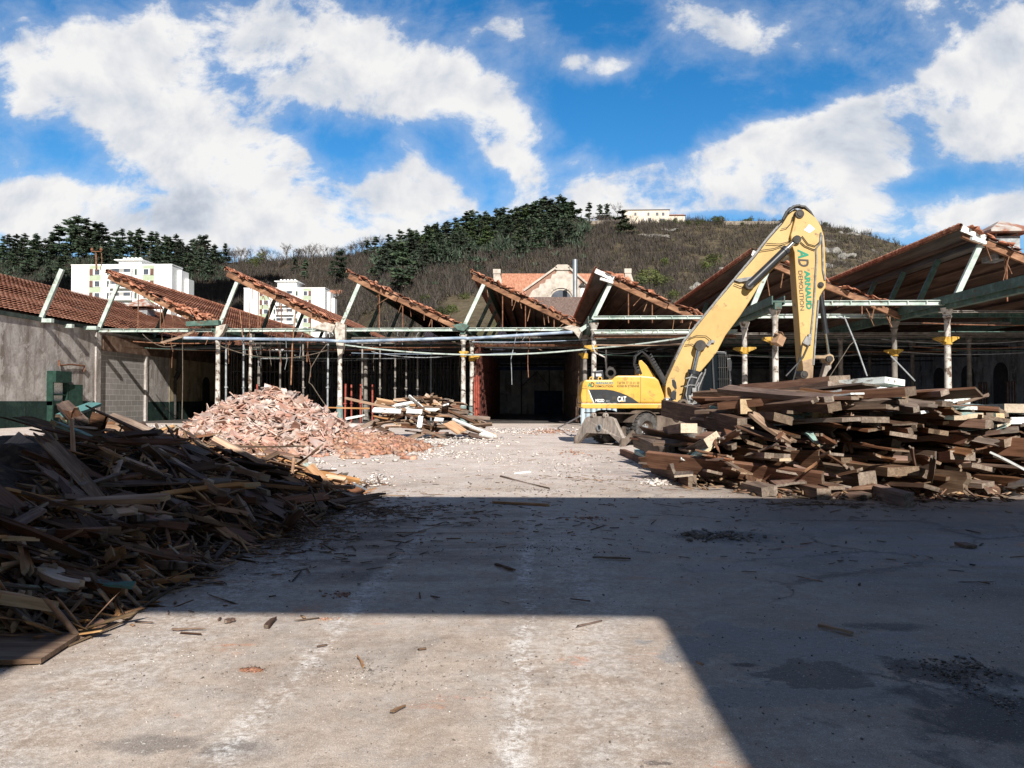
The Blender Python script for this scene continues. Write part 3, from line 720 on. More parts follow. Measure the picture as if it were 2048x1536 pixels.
    # glazing that is still in place near the back
    if k in (1, 2, 3):
        for j, y in enumerate(np.arange(88.5 if k != 3 else 82, 98.5, 1.25)):
            mb = MB(); mb.prism([(XK(k) + .35, y, ZG + .35), (XK(k) + .35, y + 1.05, ZG + .35), (hx + .05, y + 1.05, hz - .1), (hx + .05, y, hz - .1)], (.03, 0, .01))
            mb.build('glazing_pane', M['glaze'] if 'glaze' in M else M['paint_white'], roof)
    # valley gutter
    if k >= 1:
        mb = MB(); y0 = {1: 54.6, 2: 54.6, 3: 54.6, 4: 49.6, 5: 40.3, 6: 33.0, 7: 30.0}[k]
        mb.span((XK(k) - .28, y0, ZT + .0), (XK(k) + .28, YEND, ZT + .10)); mb.span((XK(k) - .34, y0, ZT - .1), (XK(k) - .28, YEND, ZT + .34)); mb.span((XK(k) + .28, y0, ZT - .1), (XK(k) + .34, YEND, ZT + .34)); mb.span((XK(k) - .18, y0 + .02, ZT - .34), (XK(k) + .18, YEND, ZT - .003))
        mb.build('valley_gutter', M['steel_green'], hall)

# ridge oddments
mb = MB(); b0 = at(193, 542, 55.0)
mb.tube([b0, at(192, 506, 55.0)], .06, 6); mb.bar(at(183, 503, 55), at(203, 503, 55), .05, .05); mb.tube([at(201, 540, 55), at(204, 522, 55), at(203, 506, 55)], .03, 5)
for x in (184, 202): mb.lathe([(.02, 0), (.10, .04), (.10, .16), (.03, .24)], at(x, 502, 55), n=8)
tag(mb.build('wire_bracket', M['rust']), 'rusty bracket with two insulators on the roof ridge', 'wire bracket')

def ventilator(name, x, y, zb, w, h, hood, label, mats):
    root = empty(name, (x, y, zb), label, 'roof ventilator')
    mb = MB(); mb.span((x - w / 2, y - w / 2, zb - .6), (x + w / 2, y + w / 2, zb + h)); mb.build('duct', mats[0], root, bevel=.03)
    mb = MB(); q = w * .86
    mb.add([(x - q, y - q, zb + h + .28), (x + q, y - q, zb + h + .28), (x + q, y + q, zb + h + .28), (x - q, y + q, zb + h + .28), (x - .12, y - .12, zb + h + .28 + hood), (x + .12, y - .12, zb + h + .28 + hood), (x + .12, y + .12, zb + h + .28 + hood), (x - .12, y + .12, zb + h + .28 + hood)],
           [(3, 2, 1, 0), (0, 1, 5, 4), (1, 2, 6, 5), (2, 3, 7, 6), (3, 0, 4, 7), (4, 5, 6, 7)])
    mb.span((x - q, y - q, zb + h + .16), (x + q, y + q, zb + h + .276)); mb.build('hood', mats[1], root)
    mb = MB()
    for sx in (-1, 1):
        for sy in (-1, 1): mb.bar((x + sx * w * .42, y + sy * w * .42, zb + h - .05), (x + sx * w * .42, y + sy * w * .42, zb + h + .2), .05, .05)
    mb.build('hood_stays', mats[0], root)
M['rust_hood'] = basic('rusting painted sheet hood', [(.3, (.22, .075, .045)), (.46, (.27, .13, .09)), (.55, (.34, .30, .27)), (.66, (.42, .40, .37)), (.75, (.28, .12, .08))], scale=1.6, rough=.75, bmp=.2)
p = at(2001, 500, 42.0); ventilator('roof_ventilator', p.x, 42.0, p.z, 1.3, .62, .62, 'square sheet metal ventilator with rusty pyramid hood on the high roof', (M['galv'], M['rust_hood']))
p = at(287, 634, 74.0); ventilator('roof_ventilator', p.x, 74.0, p.z, 1.5, .75, .75, 'rusty pyramid hooded ventilator on the long tiled roof', (M['galv'], M['rust_hood']))

# --- columns
def column(x, y, ztop, front, bracket=None):
    "cast-iron column: shaft, foot and cap under one part"
    mb = MB(); r0 = .17
    mb.lathe([(r0 * 1.08, 1.3), (r0, 2.2), (r0 * .86, ztop - .75), (r0 * 1.0, ztop - .55), (r0 * 1.35, ztop - .45), (r0 * 1.1, ztop - .38), (r0 * 1.7, ztop - .12), (r0 * 1.9, ztop), (0.01, ztop)], (x, y, 0), n=14)
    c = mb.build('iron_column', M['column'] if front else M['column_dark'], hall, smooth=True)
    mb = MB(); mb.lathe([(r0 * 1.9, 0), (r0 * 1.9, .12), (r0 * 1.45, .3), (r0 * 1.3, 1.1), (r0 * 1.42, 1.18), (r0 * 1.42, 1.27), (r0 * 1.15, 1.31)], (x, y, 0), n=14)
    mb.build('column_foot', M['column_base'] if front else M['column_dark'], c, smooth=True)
    for (z, sgn) in bracket or ():
        mb = MB(); mb.lathe([(r0 * 1.25, -.2), (r0 * 1.35, -.16), (r0 * 1.35, .16), (r0 * 1.25, .2)], (x, y, z), n=12)
        for s_ in sgn:
            mb.prism([(x + s_ * .15, y - .26, z + .22), (x + s_ * .62, y - .26, z + .2), (x + s_ * .62, y - .26, z + .1), (x + s_ * .15, y - .26, z - .10)], (0, .10, 0))
            mb.prism([(x + s_ * .15, y + .16, z + .22), (x + s_ * .62, y + .16, z + .2), (x + s_ * .62, y + .16, z + .1), (x + s_ * .15, y + .16, z - .10)], (0, .10, 0))
            mb.box((x + s_ * .58, y, z + .14), (.08, .62, .10))
        mb.build('shaft_bracket', M['yellow_old'], c, bevel=.012)
    return c
M['column_dark'] = basic('darkened interior iron', [(.3, (.08, .07, .062)), (.55, (.19, .17, .15)), (.75, (.34, .31, .28))], scale=2.2, rough=.75, jitter=True)  # darker copy of the column paint, interior gloom mixed into the colour
column(XK(1), 55.0, ZT - .34, True); column(XK(2), 55.0, ZT - .34, True)
column(XK(3), 55.0, ZT - .34, True, [(4.97, (.6, -.4))]); column(XK(3) + .48, 56.6, ZT - .34, True, [(4.75, (1,))])
column(XK(4) - .15, 56.2, ZT - .34, False, [(4.9, (-.7,))]); column(XK(4), 49.2, ZT - .34 + .2, True, [(4.95, (-1,))])
column(XK(5), YB, ZT - .34, True, [(4.65, (1, -1))]); column(XK(6), YB, ZT - .34, False, [(4.5, (.6, -.8))])
column(XK(5), YC, ZT - .25, True, [(4.75, (-1,))]); column(XK(6), YC, ZT - .25, True, [(4.75, (.7, -1))])
column(XK(7), 38.5, ZT - .34, True, [(5.1, (-1.2,))])
for k in range(1, 8):
    for y in ROWS[2:] + ([55.0] if k > 4 else []):
        if k < 4 and y > 90: continue
        column(XK(k), y + .1, ZT - .34, False)
# thin steel props between the columns of the left bays
r_ = random.Random(5)
for (px, Y, mt) in [(452, 56, 'galv'), (487, 58, 'galv'), (500, 56.5, 'column'), (522, 61, 'dark_steel'), (560, 60, 'column_dark'), (607, 58, 'column_dark'), (655, 57, 'galv'), (724, 60, 'column_dark'), (690, 56.5, 'red_steel'), (703, 59, 'red_steel'), (721, 57.5, 'red_steel'), (745, 59, 'red_steel'), (760, 60, 'column_dark'), (790, 61, 'column_dark'), (515, 58, 'red_steel'), (540, 59, 'red_steel'), (812, 62, 'column_dark'), (835, 62, 'column_dark'), (862, 64, 'galv')]:
    x = at(px, 803, Y).x; zt = 2.9 if mt == 'red_steel' else ZT - .1
    mb = MB(); mb.tube([(x, Y, 0), (x + r_.gauss(0, .03), Y, zt)], .07 if mt != 'column' else .11, 8); mb.lathe([(.13, 0), (.13, .1)], (x, Y, 2.6 if zt > 4 else 1.4), n=10); mb.build('steel_prop', M[mt], hall)
# dense racks of thin bars that screen the back of the left bays
for (xa, ya, xb, yb, n, mt, zt) in [(-26.5, 66, -6.2, 70, 62, 'dark_steel', 6.3), (-22, 74, -6.5, 76, 50, 'dark_steel', 6.3), (-4.55, 57.2, -4.3, 88, 44, 'rack_red', 6.2), (3.15, 58, 3.0, 88, 34, 'rack_brown', 6.3), (12.4, 62, 12.2, 90, 20, 'dark_steel', 6.2)]:
    if mt == 'rack_red' and mt not in M:
        M['rack_red'] = basic('dark red slats', [(.3, (.035, .012, .009)), (.55, (.09, .026, .018)), (.75, (.15, .06, .045))], scale=2)
        M['rack_brown'] = basic('brown slats', [(.3, (.03, .017, .011)), (.55, (.085, .05, .035)), (.75, (.17, .12, .09))], scale=2)
    mb = MB()
    for i in range(n):
        t = (i + r_.uniform(-.35, .35)) / n; x, y = xa + (xb - xa) * t, ya + (yb - ya) * t
        mb.bar((x, y, 0), (x, y, zt - r_.random() * .5), r_.uniform(.07, .16) if mt == 'dark_steel' else .3, .09, (1, 0, 0))
    for z in (2.1, 4.2, zt): mb.bar((xa, ya, z), (xb, yb, z), .06, .10)
    mb.build('slat_lattice', M[mt], hall)
for (px, Y) in ((949, 55.9), (953, 56.6), (957, 57.2)):
    x = at(px, 803, Y).x; mb = MB(); mb.tube([(x, Y, 0), (x, Y, 3.2 + r_.random() * .4)], .075, 8); mb.build('red_tube', M['red_steel'], hall)

# --- ties along each row
def tie(k0, k1, y, z, mt, h=.24, w=.16, x0=None, x1=None, name='tie_beam'):
    mb = MB(); a, b = XK(k0) if x0 is None else x0, XK(k1) if x1 is None else x1
    mb.box(((a + b) / 2, y, z + h / 2 - .015), (b - a, w * 1.7, .03)); mb.box(((a + b) / 2, y, z - h / 2 + .015), (b - a, w * 1.7, .03)); mb.box(((a + b) / 2, y, z), (b - a, .05, h - .064))
    n = int((b - a) / .9)
    for i in range(1, n): mb.box((a + (b - a) * i / n, y, z), (.05, w * 1.5, h - .07))
    return mb.build(name, M[mt], hall)
for k in range(0, 4): tie(k, k + 1, 55.0, ZT + .02, 'steel_mint', x1=None if k < 3 else XK(4) - .3)
tie(4, 5, 49.2, ZT + .20, 'steel_mint', .22); tie(4, 5, 48.6, ZT - .75, 'steel_mint', .24); tie(4, 5, 48.9, ZT - 1.02, 'rust', .14)
tie(5, 6, YB, ZT + .0, 'steel_mint', .24); tie(6, 7, YB, ZT + .02, 'steel_green', .24)
tie(5, 6, YC, ZT + .02, 'steel_mint', .26, x1=XK(6) - .1)
tie(3, 4, 57.5, ZT - .95, 'rust', .12)
for y in ROWS[2:]:
    tie(0, 8, y, ZT - .02, 'steel_green' if y < 80 else 'dark_steel', .3)
    tie(0, 8, y + 2.3, ZT - .55, 'dark_steel', .16)
    tie(0, 8, y + 4.1, ZT - .35, 'column_dark', .12)
    tie(1, 8, y - 1.5, ZT - 1.1, 'dark_steel', .12)
for y in (57.5, 59.5, 61.2): tie(1, 4, y, ZT - .3 - (y - 57) * .12, 'column_dark', .10)
for y in (50, 52.5, 55, 58, 60.5): tie(4, 8, y, ZT - .5 - (y % 3) * .14, 'column_dark', .11)
for y in (43.5, 50): tie(6, 8, y, ZT - .15, 'column_dark', .12)
mb = MB(); mb.span((XK(3), 84, 5.0), (XK(4), 84.3, 5.35)); mb.build('crane_rail', M['panel_blue'], hall)
# service pipes and slack wires strung under the ties
r_ = random.Random(19)
for i in range(20):
    y = r_.uniform(55.4, 62); k = r_.choice((0, 1, 2, 3, 1, 2)); z = r_.uniform(4.9, 6.5); a = XK(k) + r_.uniform(0, 2); b_ = min(XK(4), a + r_.uniform(6, 17)); d = r_.gauss(0, .12)
    mb = MB(); n = 10; sg = r_.uniform(0, .35) if r_.random() < .5 else 0
    mb.tube([(a + (b_ - a) * t / n, y, z + d * t / n - sg * 4 * (t / n) * (1 - t / n)) for t in range(n + 1)], r_.choice((.02, .03, .045)), 5); mb.build('service_pipe', M[r_.choice(('galv', 'rust', 'steel_green', 'dark_steel', 'pipe_blue'))], hall)
for i in range(14):
    y = r_.uniform(42, 60); k = r_.choice((4, 5, 5, 6)); z = r_.uniform(4.6, 6.3); a = XK(k) + r_.uniform(-1, 3); b_ = a + r_.uniform(5, 12)
    if y < 50 and k < 5: y += 9
    mb = MB(); n = 8; sg = r_.uniform(0, .3)
    mb.tube([(a + (b_ - a) * t / n, y, z - sg * 4 * (t / n) * (1 - t / n)) for t in range(n + 1)], r_.choice((.02, .03)), 5); mb.build('service_pipe', M[r_.choice(('galv', 'rust', 'steel_green', 'dark_steel'))], hall)
for i in range(22):
    k = r_.choice((0, 0, 1, 1, 2, 2, 3)); x = XK(k) + r_.uniform(.5, 8.4); y = r_.uniform(54.6, 58); L = r_.uniform(.5, 4.2)
    mb = MB(); p = Vector((x, y, 6.65)); pts = [p]
    for j in range(4): pts.append(pts[-1] + Vector((r_.gauss(0, .10), r_.gauss(0, .05), -L / 4)))
    mb.tube(pts, r_.choice((.015, .022, .03)), 5); mb.build('hanging_wire', M[r_.choice(('cable', 'rust', 'galv', 'rafter'))], hall)
# crumbling concrete caps where the valleys were torn open
M['torn_concrete'] = basic('torn concrete and plaster', [(.3, (.12, .09, .07)), (.46, (.34, .30, .255)), (.7, (.54, .50, .44))], scale=3.5, bmp=.8, bdist=.04)
def torn(px, Y, depth, name='torn_cap', mt='torn_concrete'):
    mb = MB(); mb.pxprism(px, Y, Y + depth); return mb.build(name, M[mt], hall)
torn([(672, 643), (690, 648), (689, 682), (684, 706), (676, 712), (673, 690), (669, 660)], 54.4, .5)
torn([(622, 655), (650, 644), (671, 650), (664, 665), (640, 659)], 54.2, .5)
torn([(432, 652), (452, 648), (446, 664), (437, 676), (430, 672)], 54.4, .45)
torn([(1122, 655), (1142, 650), (1166, 656), (1165, 668), (1160, 679), (1154, 671), (1146, 662)], 54.4, .4)
torn([(1158, 657), (1190, 637), (1189, 643), (1163, 664)], 50.0, .25, 'torn_flashing', 'steel_mint')
torn([(371, 643), (436, 640), (437, 650), (372, 652)], 54.3, .5, 'gutter_box', 'steel_green')
torn([(905, 650), (925, 646), (938, 651), (928, 662), (916, 660)], 54.4, .5, 'gutter_box', 'steel_green')
torn([(320, 684), (373, 667), (388, 660), (389, 664), (374, 672), (325, 687)], 54.0, .12, 'loose_board', 'beam_grey')

# --- back and right walls
mb = MB(); mb.span((XW, YEND, 0), (XK(8) + .5, YEND + .5, 6.9)); bw = mb.build('back_wall', M['plaster_dark'], hall)
mb = MB()
for k in range(0, 8): mb.prism([(XK(k) + .05, YEND, 6.9), (XK(k) + 1.6, YEND, 10.0), (XK(k + 1), YEND, 6.9)], (0, .4, 0))
mb.build('back_gable', M['plaster_dark'], hall)
mb = MB(); mb.span((-.4, YEND - .12, 0), (3.2, YEND - .02, 3.0)); mb.build('blue_panel', M['panel_blue'], bw)
mb = MB(); mb.span((-3.9, YEND - .1, 0), (-.8, YEND - .02, 4.1)); mb.build('white_panel', M['plaster_light'] if 'plaster_light' in M else M['plaster'], bw)
for x in (-1.9, 1.4):
    mb = MB(); mb.bar((x, 92, 0), (x, 92, 6.4), .14, .14, (1, 0, 0)); mb.bar((x, 92, 3.4), (x + (1.9 if x < 0 else -1.5), 92, 5.2), .08, .08); mb.build('steel_frame', M['dark_steel'], hall)
mb = MB(); mb.span((XK(8), 40, 0), (XK(8) + .5, YEND, 8.5)); rw = mb.build('side_wall', M['plaster_dark'], hall)
for y in (66.5, 71.5, 76.5):
    mb = MB(); mb.prism([(XK(8) - .02, y - 1.0, .3)] + [(XK(8) - .02, y - 1.0 * math.cos(a), 3.9 + 1.0 * math.sin(a)) for a in [math.pi * i / 12 for i in range(13)]] + [(XK(8) - .02, y + 1.0, .3)], (-.05, 0, 0)); mb.build('arched_niche', M['dark_steel'], rw)
for y in (62.6, 65.0, 69.0):
    mb = MB(); mb.span((XK(8) - .1, y - .55, 1.2), (XK(8) - .003, y + .55, 3.2)); w_ = mb.build('window', M['plaster'], rw)
    mb = MB()
    for d in (-.55, -.2, .2, .55): mb.span((XK(8) - .16, y + d - .05, 1.1), (XK(8) - .1, y + d + .05, 3.3))
    mb.build('bar_grille', M['rust'], w_)

# ------------------------------------------------------------------ pipes, cables and oddments that hang along the front of the hall
def loose_tube(name, pts, r, mt, label, cat, n=6, sm=True):
    mb = MB(); mb.tube([at(*p) for p in pts], r, n)
    return tag(mb.build(name, M[mt], smooth=sm), label, cat)
def sag(a, b, d, n=10):
    return [(a[0] + (b[0] - a[0]) * i / n, a[1] + (b[1] - a[1]) * i / n + d * 4 * (i / n) * (1 - i / n), a[2] + (b[2] - a[2]) * i / n) for i in range(n + 1)]
loose_tube('pipe', [(368, 676, 53.6), (640, 680, 53.8), (690, 683, 53.8), (925, 676, 54), (935, 677, 54.2), (1145, 664, 54.2)], .11, 'pipe_blue', 'long blue grey pipe slung under the tie beams of the open bays', 'pipe', 10)
loose_tube('conduit', sag((690, 690, 53.5), (1186, 697, 49.0), 16, 14) + sag((1186, 697, 49), (1412, 668, 45), 3, 6)[1:], .05, 'steel_mint', 'thin pale green conduit sagging across the middle bays', 'conduit')
loose_tube('conduit', sag((1190, 690, 48.4), (1395, 687, 46), 2, 6), .045, 'board_tan', 'thin brown rod hanging level behind the engine cover', 'conduit')
loose_tube('cable', sag((432, 688, 54), (655, 700, 54), 22), .03, 'cable', 'dark cable drooping between the two white columns', 'cable')
loose_tube('cable', [(654, 688, 53), (640, 705, 53), (622, 735, 53), (618, 765, 53), (624, 770, 53), (640, 795, 53), (672, 840, 53)], .03, 'cable', 'bent cable dangling down to the tile heap', 'cable')
loose_tube('cable', sag((285, 668, 54), (352, 690, 54), 12), .025, 'cable', 'short cable looped along the wall plate', 'cable')
loose_tube('cable', [(365, 672, 54.5), (365.5, 760, 54.5), (364, 838, 54.5)], .03, 'cable', 'straight vertical cable beside the downpipe', 'cable')
loose_tube('cable', sag((1190, 700, 48), (1300, 694, 46), 10), .025, 'hose', 'black cable sagging above the excavator hoses', 'cable')
loose_tube('cable', [(1652, 765, 40), (1700, 690, 40), (1712, 680, 40)], .02, 'cable', 'thin slack wire behind the arm of the excavator', 'cable')
loose_tube('bent_pipe', [(1673, 632, 37), (1690, 637, 37), (1712, 690, 37), (1734, 752, 37)], .04, 'galv', 'bent conduit leaning over the timber stack beside the arm', 'pipe')
loose_tube('rod', [(1782, 712, 38), (1830, 762, 38)], .035, 'galv', 'thin slanting rod below the green gutter', 'rod')
loose_tube('rod', [(520, 655, 54), (525, 610, 54.5)], .03, 'rust', 'upright rusty rod between the roof valleys', 'rod')
loose_tube('hanging_batten', [(592, 612, 54), (585, 690, 54), (582, 770, 54)], .055, 'rafter', 'long splintered batten dangling from a torn roof edge', 'batten', 4, False)
loose_tube('hanging_batten', [(480, 622, 54), (486, 680, 54)], .04, 'rafter', 'short batten dangling by a steel prop', 'batten', 4, False)
loose_tube('hanging_batten', [(498, 598, 54.2), (500, 690, 54.2), (505, 712, 54.2)], .03, 'rafter', 'thin batten dangling in the second bay', 'batten', 4, False)
loose_tube('bent_pipe', [(1185, 690, 47.5), (1190, 705, 47.5), (1211, 715, 47.5), (1213, 741, 47.5)], .05, 'column', 'crooked white pipe beside the column above the engine', 'pipe')
loose_tube('pole', [(1112, 858, 46), (1161, 832, 34)], .035, 'galv', 'thin grey pole leaning toward the corrugated sheets', 'pole')
mb = MB(); c = at(1557, 680, 40.0)
mb.box(c, (.46, .42, .50), Euler((.1, .45, .5)).to_matrix()); 
for s_ in (-1, 1): mb.box(c + Vector((s_ * .12, -.1, .32)), (.22, .3, .02), Euler((.3, .45 + s_ * .5, .5)).to_matrix())
mb.tube([c + Vector((-.05, 0, .2)), at(1553, 622, 40.4)], .012, 5)
M['card'] = basic('brown cardboard', [(.3, (.24, .145, .085)), (.7, (.36, .23, .145))], scale=3, bmp=.1)
tag(mb.build('cardboard_box', M['card']), 'brown cardboard box hanging beside a white column', 'box')
# corrugated sheets that stand under the tail of the machine
mb = MB(); n = 40
for i in range(7):
    x = at(1166 + i * 10.5, 830, 34.6).x
    mb.lathe([(.105, 0), (.105, 1.75), (.09, 1.78)], (x, 34.6 + .03 * (i % 2), 0), n=10)
M['zinc'] = basic('pale blue zinc sheet', [(.3, (.22, .28, .32)), (.55, (.38, .46, .50)), (.75, (.52, .58, .62))], scale=2, rough=.55)
tag(mb.build('corrugated_sheet', M['zinc'], smooth=True), 'pale blue corrugated sheet standing behind the dozer blade', 'metal sheet')
mb = MB(); a = at(676, 866, 33.5); b = at(728, 866, 33.5)
mb.span((a.x, 33.5, .02), (b.x, 33.62, .34)); mb.span((a.x, 33.4, .34), (b.x, 33.75, .37)); mb.span((a.x, 33.4, .0), (b.x, 33.75, .03))
tag(mb.build('steel_girder', M['red_steel']), 'red lead painted girder lying behind the orange crumbs', 'girder')
mb = MB(); mb.tube([gnd(668, 964) + Vector((0, 0, .03)), gnd(705, 974) + Vector((0, 0, .06)), gnd(738, 986) + Vector((0, 0, .03))], .03, 6)
tag(mb.build('grey_tube', M['galv']), 'thin grey tube lying beside the splintered boards', 'tube')

# the roofed building behind the viewer that throws the big shadow over the yard; a bay of its roof is already open
SH = 8.0; dY = SH / math.tan(R(SUN_EL)) * math.cos(R(SUN_AZ)); dX = -SH / math.tan(R(SUN_EL)) * math.sin(R(SUN_AZ))
yf, yo = 12.95 - dY, 5.78 - dY; xl, xr = -3.12 - dX, .90 - dX
shed = empty('roofed_shed', (0, yf - 10, 0), 'tall flat roofed shed across the yard with one open roof bay', 'shed')
mb = MB(); mb.span((-30, yo, SH), (40, yf, SH + .02)); mb.span((-30, yo - 22, SH), (xl, yo, SH + .02)); mb.span((xr, yo - 22, SH), (40, yo, SH + .02)); mb.build('roof', M['soffit'], shed)
mb = MB(); mb.span((-30, yo - 22.4, 0), (40, yo - 22, 2.5)); mb.build('wall', M['plaster'], shed)
for x in (-28, -16, 14, 26, 38):
    for y in (yf - .4, yo - 12):
        mb = MB(); mb.lathe([(.3, 0), (.3, .1), (.17, .25), (.15, SH - .3), (.28, SH - .01)], (x, y, 0), n=12); mb.build('iron_column', M['column'], shed)

# ------------------------------------------------------------------ wheeled excavator
M['cat_yellow'] = basic('worn machine yellow', [(.3, (.42, .225, .024)), (.5, (.52, .295, .04)), (.72, (.55, .345, .075))], scale=.8, rough=.42, spec=.45, bmp=.03, dirt=((.17, .10, .045), 2.4, .57, .68))
M['boom_yellow'] = basic('sun-faded boom yellow', [(.3, (.34, .215, .065)), (.5, (.43, .28, .092)), (.72, (.47, .325, .125))], scale=.7, rough=.5, spec=.4, bmp=.04, dirt=((.17, .10, .05), 2.8, .60, .70))
M['arm_worn'] = basic('worn muddy steel', [(.3, (.13, .085, .05)), (.5, (.27, .19, .12)), (.72, (.45, .34, .2))], scale=2, rough=.75, bmp=.3)
M['black_paint'] = basic('black panel paint', [(.3, (.012, .013, .016)), (.7, (.028, .03, .035))], scale=2, rough=.35, bmp=0, spec=.5)
M['chassis'] = basic('dusty dark chassis', [(.3, (.04, .03, .023)), (.5, (.105, .08, .062)), (.72, (.20, .16, .13))], scale=1.8, rough=.85, bmp=.3)
M['blade_steel'] = basic('scratched muddy blade steel', [(.3, (.11, .092, .078)), (.5, (.25, .215, .185)), (.7, (.42, .37, .32))], scale=2.4, rough=.8, bmp=.6, stretch=(2.5, 2.5, .8), nrough=.75)
M['hose_grey'] = basic('dusty grey hose', [(.3, (.10, .10, .10)), (.7, (.30, .30, .29))], scale=6, rough=.6, bmp=.05)
M['chrome'] = basic('chromed rod', [(.3, (.5, .5, .5)), (.7, (.7, .7, .7))], scale=3, rough=.18, metal=1.0, bmp=0)
M['white_sticker'] = basic('white lettering', [(.3, (.62, .62, .6)), (.7, (.8, .8, .78))], scale=3, rough=.5, bmp=0)
M['green_letter'] = basic('green lettering', [(.3, (.0, .16, .09)), (.7, (.0, .22, .13))], scale=3, rough=.5, bmp=0)
M['blue_letter'] = basic('teal blue lettering', [(.3, (.0, .14, .22)), (.7, (.01, .2, .3))], scale=3, rough=.5, bmp=0)
M['dark_letter'] = basic('dark lettering', [(.3, (.03, .022, .02)), (.7, (.055, .042, .035))], scale=3, rough=.5, bmp=0)
M['gold_letter'] = basic('brown lettering', [(.3, (.12, .08, .02)), (.7, (.18, .12, .035))], scale=3, rough=.5, bmp=0)
m, N, b = new_mat('tinted cab glass'); b.inputs['Base Color'].default_value = (.005, .008, .011, 1); b.inputs['Roughness'].default_value = .08; b.inputs['Specular IOR Level'].default_value = .4
b.inputs['Transmission Weight'].default_value = .0; M['cab_glass'] = m
m, N, b = new_mat('lamp glass'); b.inputs['Base Color'].default_value = (.6, .6, .58, 1); b.inputs['Roughness'].default_value = .15; M['lamp'] = m

ex = empty('wheeled_excavator', (4.3, 30.0, 0), 'yellow wheeled excavator with lettered straight boom raised over the timber stack', 'excavator')
YN, YF = 28.75, 31.25             # near and far flank of the upper works
def exb(px, name, mt, Y0=YN, Y1=YF, bevel=.04, parent=None, smooth=False):
    mb = MB(); mb.pxprism(px, Y0, Y1); return mb.build(name, M[mt], parent or ex, bevel=bevel, smooth=smooth)
body = exb([(1163, 806), (1161.5, 792), (1165, 768), (1168, 761), (1172, 759.5), (1224, 759.5), (1230, 753), (1236, 751), (1280, 751), (1309, 753.5), (1317, 760), (1322, 773), (1328, 790), (1331, 806)], 'engine_cover', 'cat_yellow', bevel=.06)
exb([(1162, 807), (1329.5, 807), (1331, 811), (1328, 817), (1168, 817), (1162, 814)], 'lower_skirt', 'cat_yellow', YN - .04, YF + .04, .03)
exb([(1177, 779), (1212, 779), (1226, 781), (1240, 785), (1255, 791), (1267, 798), (1278, 805.7), (1189, 805.7)], 'side_panel', 'black_paint', YN - .012, YN + .02, 0, body)
exb([(1176.5, 779.5), (1178, 780), (1188.6, 805.6), (1187.5, 805.8), (1182, 796)], 'white_flash', 'white_sticker', YN - .02, YN - .005, 0, body)
mb = MB(); mb.pxprism([(1281.0, 752.2), (1281.7, 752.2), (1281.7, 806), (1281.0, 806)], YN - .006, YN + .01); mb.build('panel_seam', M['dark_letter'], body)
mb = MB(); mb.pxprism([(1164, 776.8), (1175, 776.8), (1175, 777.5), (1164, 777.5)], YN - .006, YN + .01); mb.pxprism([(1173.6, 778), (1174.2, 778), (1174.2, 806), (1173.6, 806)], YN - .006, YN + .01)
mb.build('panel_seam', M['dark_letter'], body)
mb = MB(); mb.pxprism([(1206, 788), (1213, 788), (1213, 796), (1206, 796)], YN - .03, YN - .01); mb.pxprism([(1224, 793), (1232, 793), (1232, 801), (1224, 801)], YN - .03, YN - .01); mb.build('panel_latch', M['dark_steel'], body)

_tc = {}
def text2d(s, bold=0.0):
    if (s, bold) in _tc: return _tc[(s, bold)]
    cu = bpy.data.curves.new('t', 'FONT'); cu.body = s; cu.size = 1; cu.offset = bold; cu.resolution_u = 3
    ob = bpy.data.objects.new('t', cu); COL.objects.link(ob)
    bpy.context.view_layer.update()
    me = bpy.data.meshes.new_from_object(ob.evaluated_get(bpy.context.evaluated_depsgraph_get()))
    vs = [(v.co.x, v.co.y) for v in me.vertices]; fs = [tuple(p.vertices) for p in me.polygons]
    bpy.data.objects.remove(ob); bpy.data.curves.remove(cu); bpy.data.meshes.remove(me)
    x0, x1 = min(v[0] for v in vs), max(v[0] for v in vs); y0, y1 = min(v[1] for v in vs), max(v[1] for v in vs)
    _tc[(s, bold)] = ([((x - x0) / (x1 - x0), (y - y0) / (y1 - y0)) for x, y in vs], fs)
    return _tc[(s, bold)]
def letter(s, p00, p10, p01, Y, mt, parent, bold=.012, name='lettering'):
    "flat letters on the plane y = Y; p00, p10, p01 are the start, end and top of the line of writing"
    vs, fs = text2d(s, bold); o_, a_, b_ = at(*p00, Y), at(*p10, Y), at(*p01, Y)
    mb = MB(); mb.add([o_ + (a_ - o_) * x + (b_ - o_) * y for x, y in vs], fs)
    return mb.build(name, M[mt], parent)
YL = YN - .03
letter('A', (1175, 774.5), (1183.5, 774.5), (1175, 765.5), YN - .012, 'green_letter', body, .03, 'logo'); letter('D', (1181.5, 774.5), (1189, 774.5), (1181.5, 764.5), YN - .009, 'dark_letter', body, .03, 'logo')
letter('ARNAUD', (1191, 768.6), (1226.5, 768.6), (1191, 763.6), YN - .01, 'blue_letter', body, .02)
letter('DEMOLITION', (1190.7, 774.6), (1226.3, 774.6), (1190.7, 770.4), YN - .01, 'dark_letter', body, .015)
letter('Tél: 04 77 33 01 00', (1234, 768.4), (1279, 768.4), (1234, 763.2), YN - .01, 'gold_letter', body, .015)
letter('42000 St ETIENNE', (1233.5, 774.4), (1278.5, 774.4), (1233.5, 769.6), YN - .01, 'gold_letter', body, .015)
letter('CAT', (1235, 803.6), (1252.5, 803.6), (1235, 792.6), YL, 'white_sticker', body, .03)
exb([(1240.5, 803.8), (1247, 803.8), (1243.8, 800)], 'yellow_triangle', 'cat_yellow', YL - .006, YL - .002, 0, body)
letter('M322D', (1191, 804.2), (1208.5, 804.2), (1191, 798), YL, 'white_sticker', body, .03)
letter('MH', (1212, 804.2), (1218.5, 804.2), (1212, 800), YL, 'galv', body, .01)

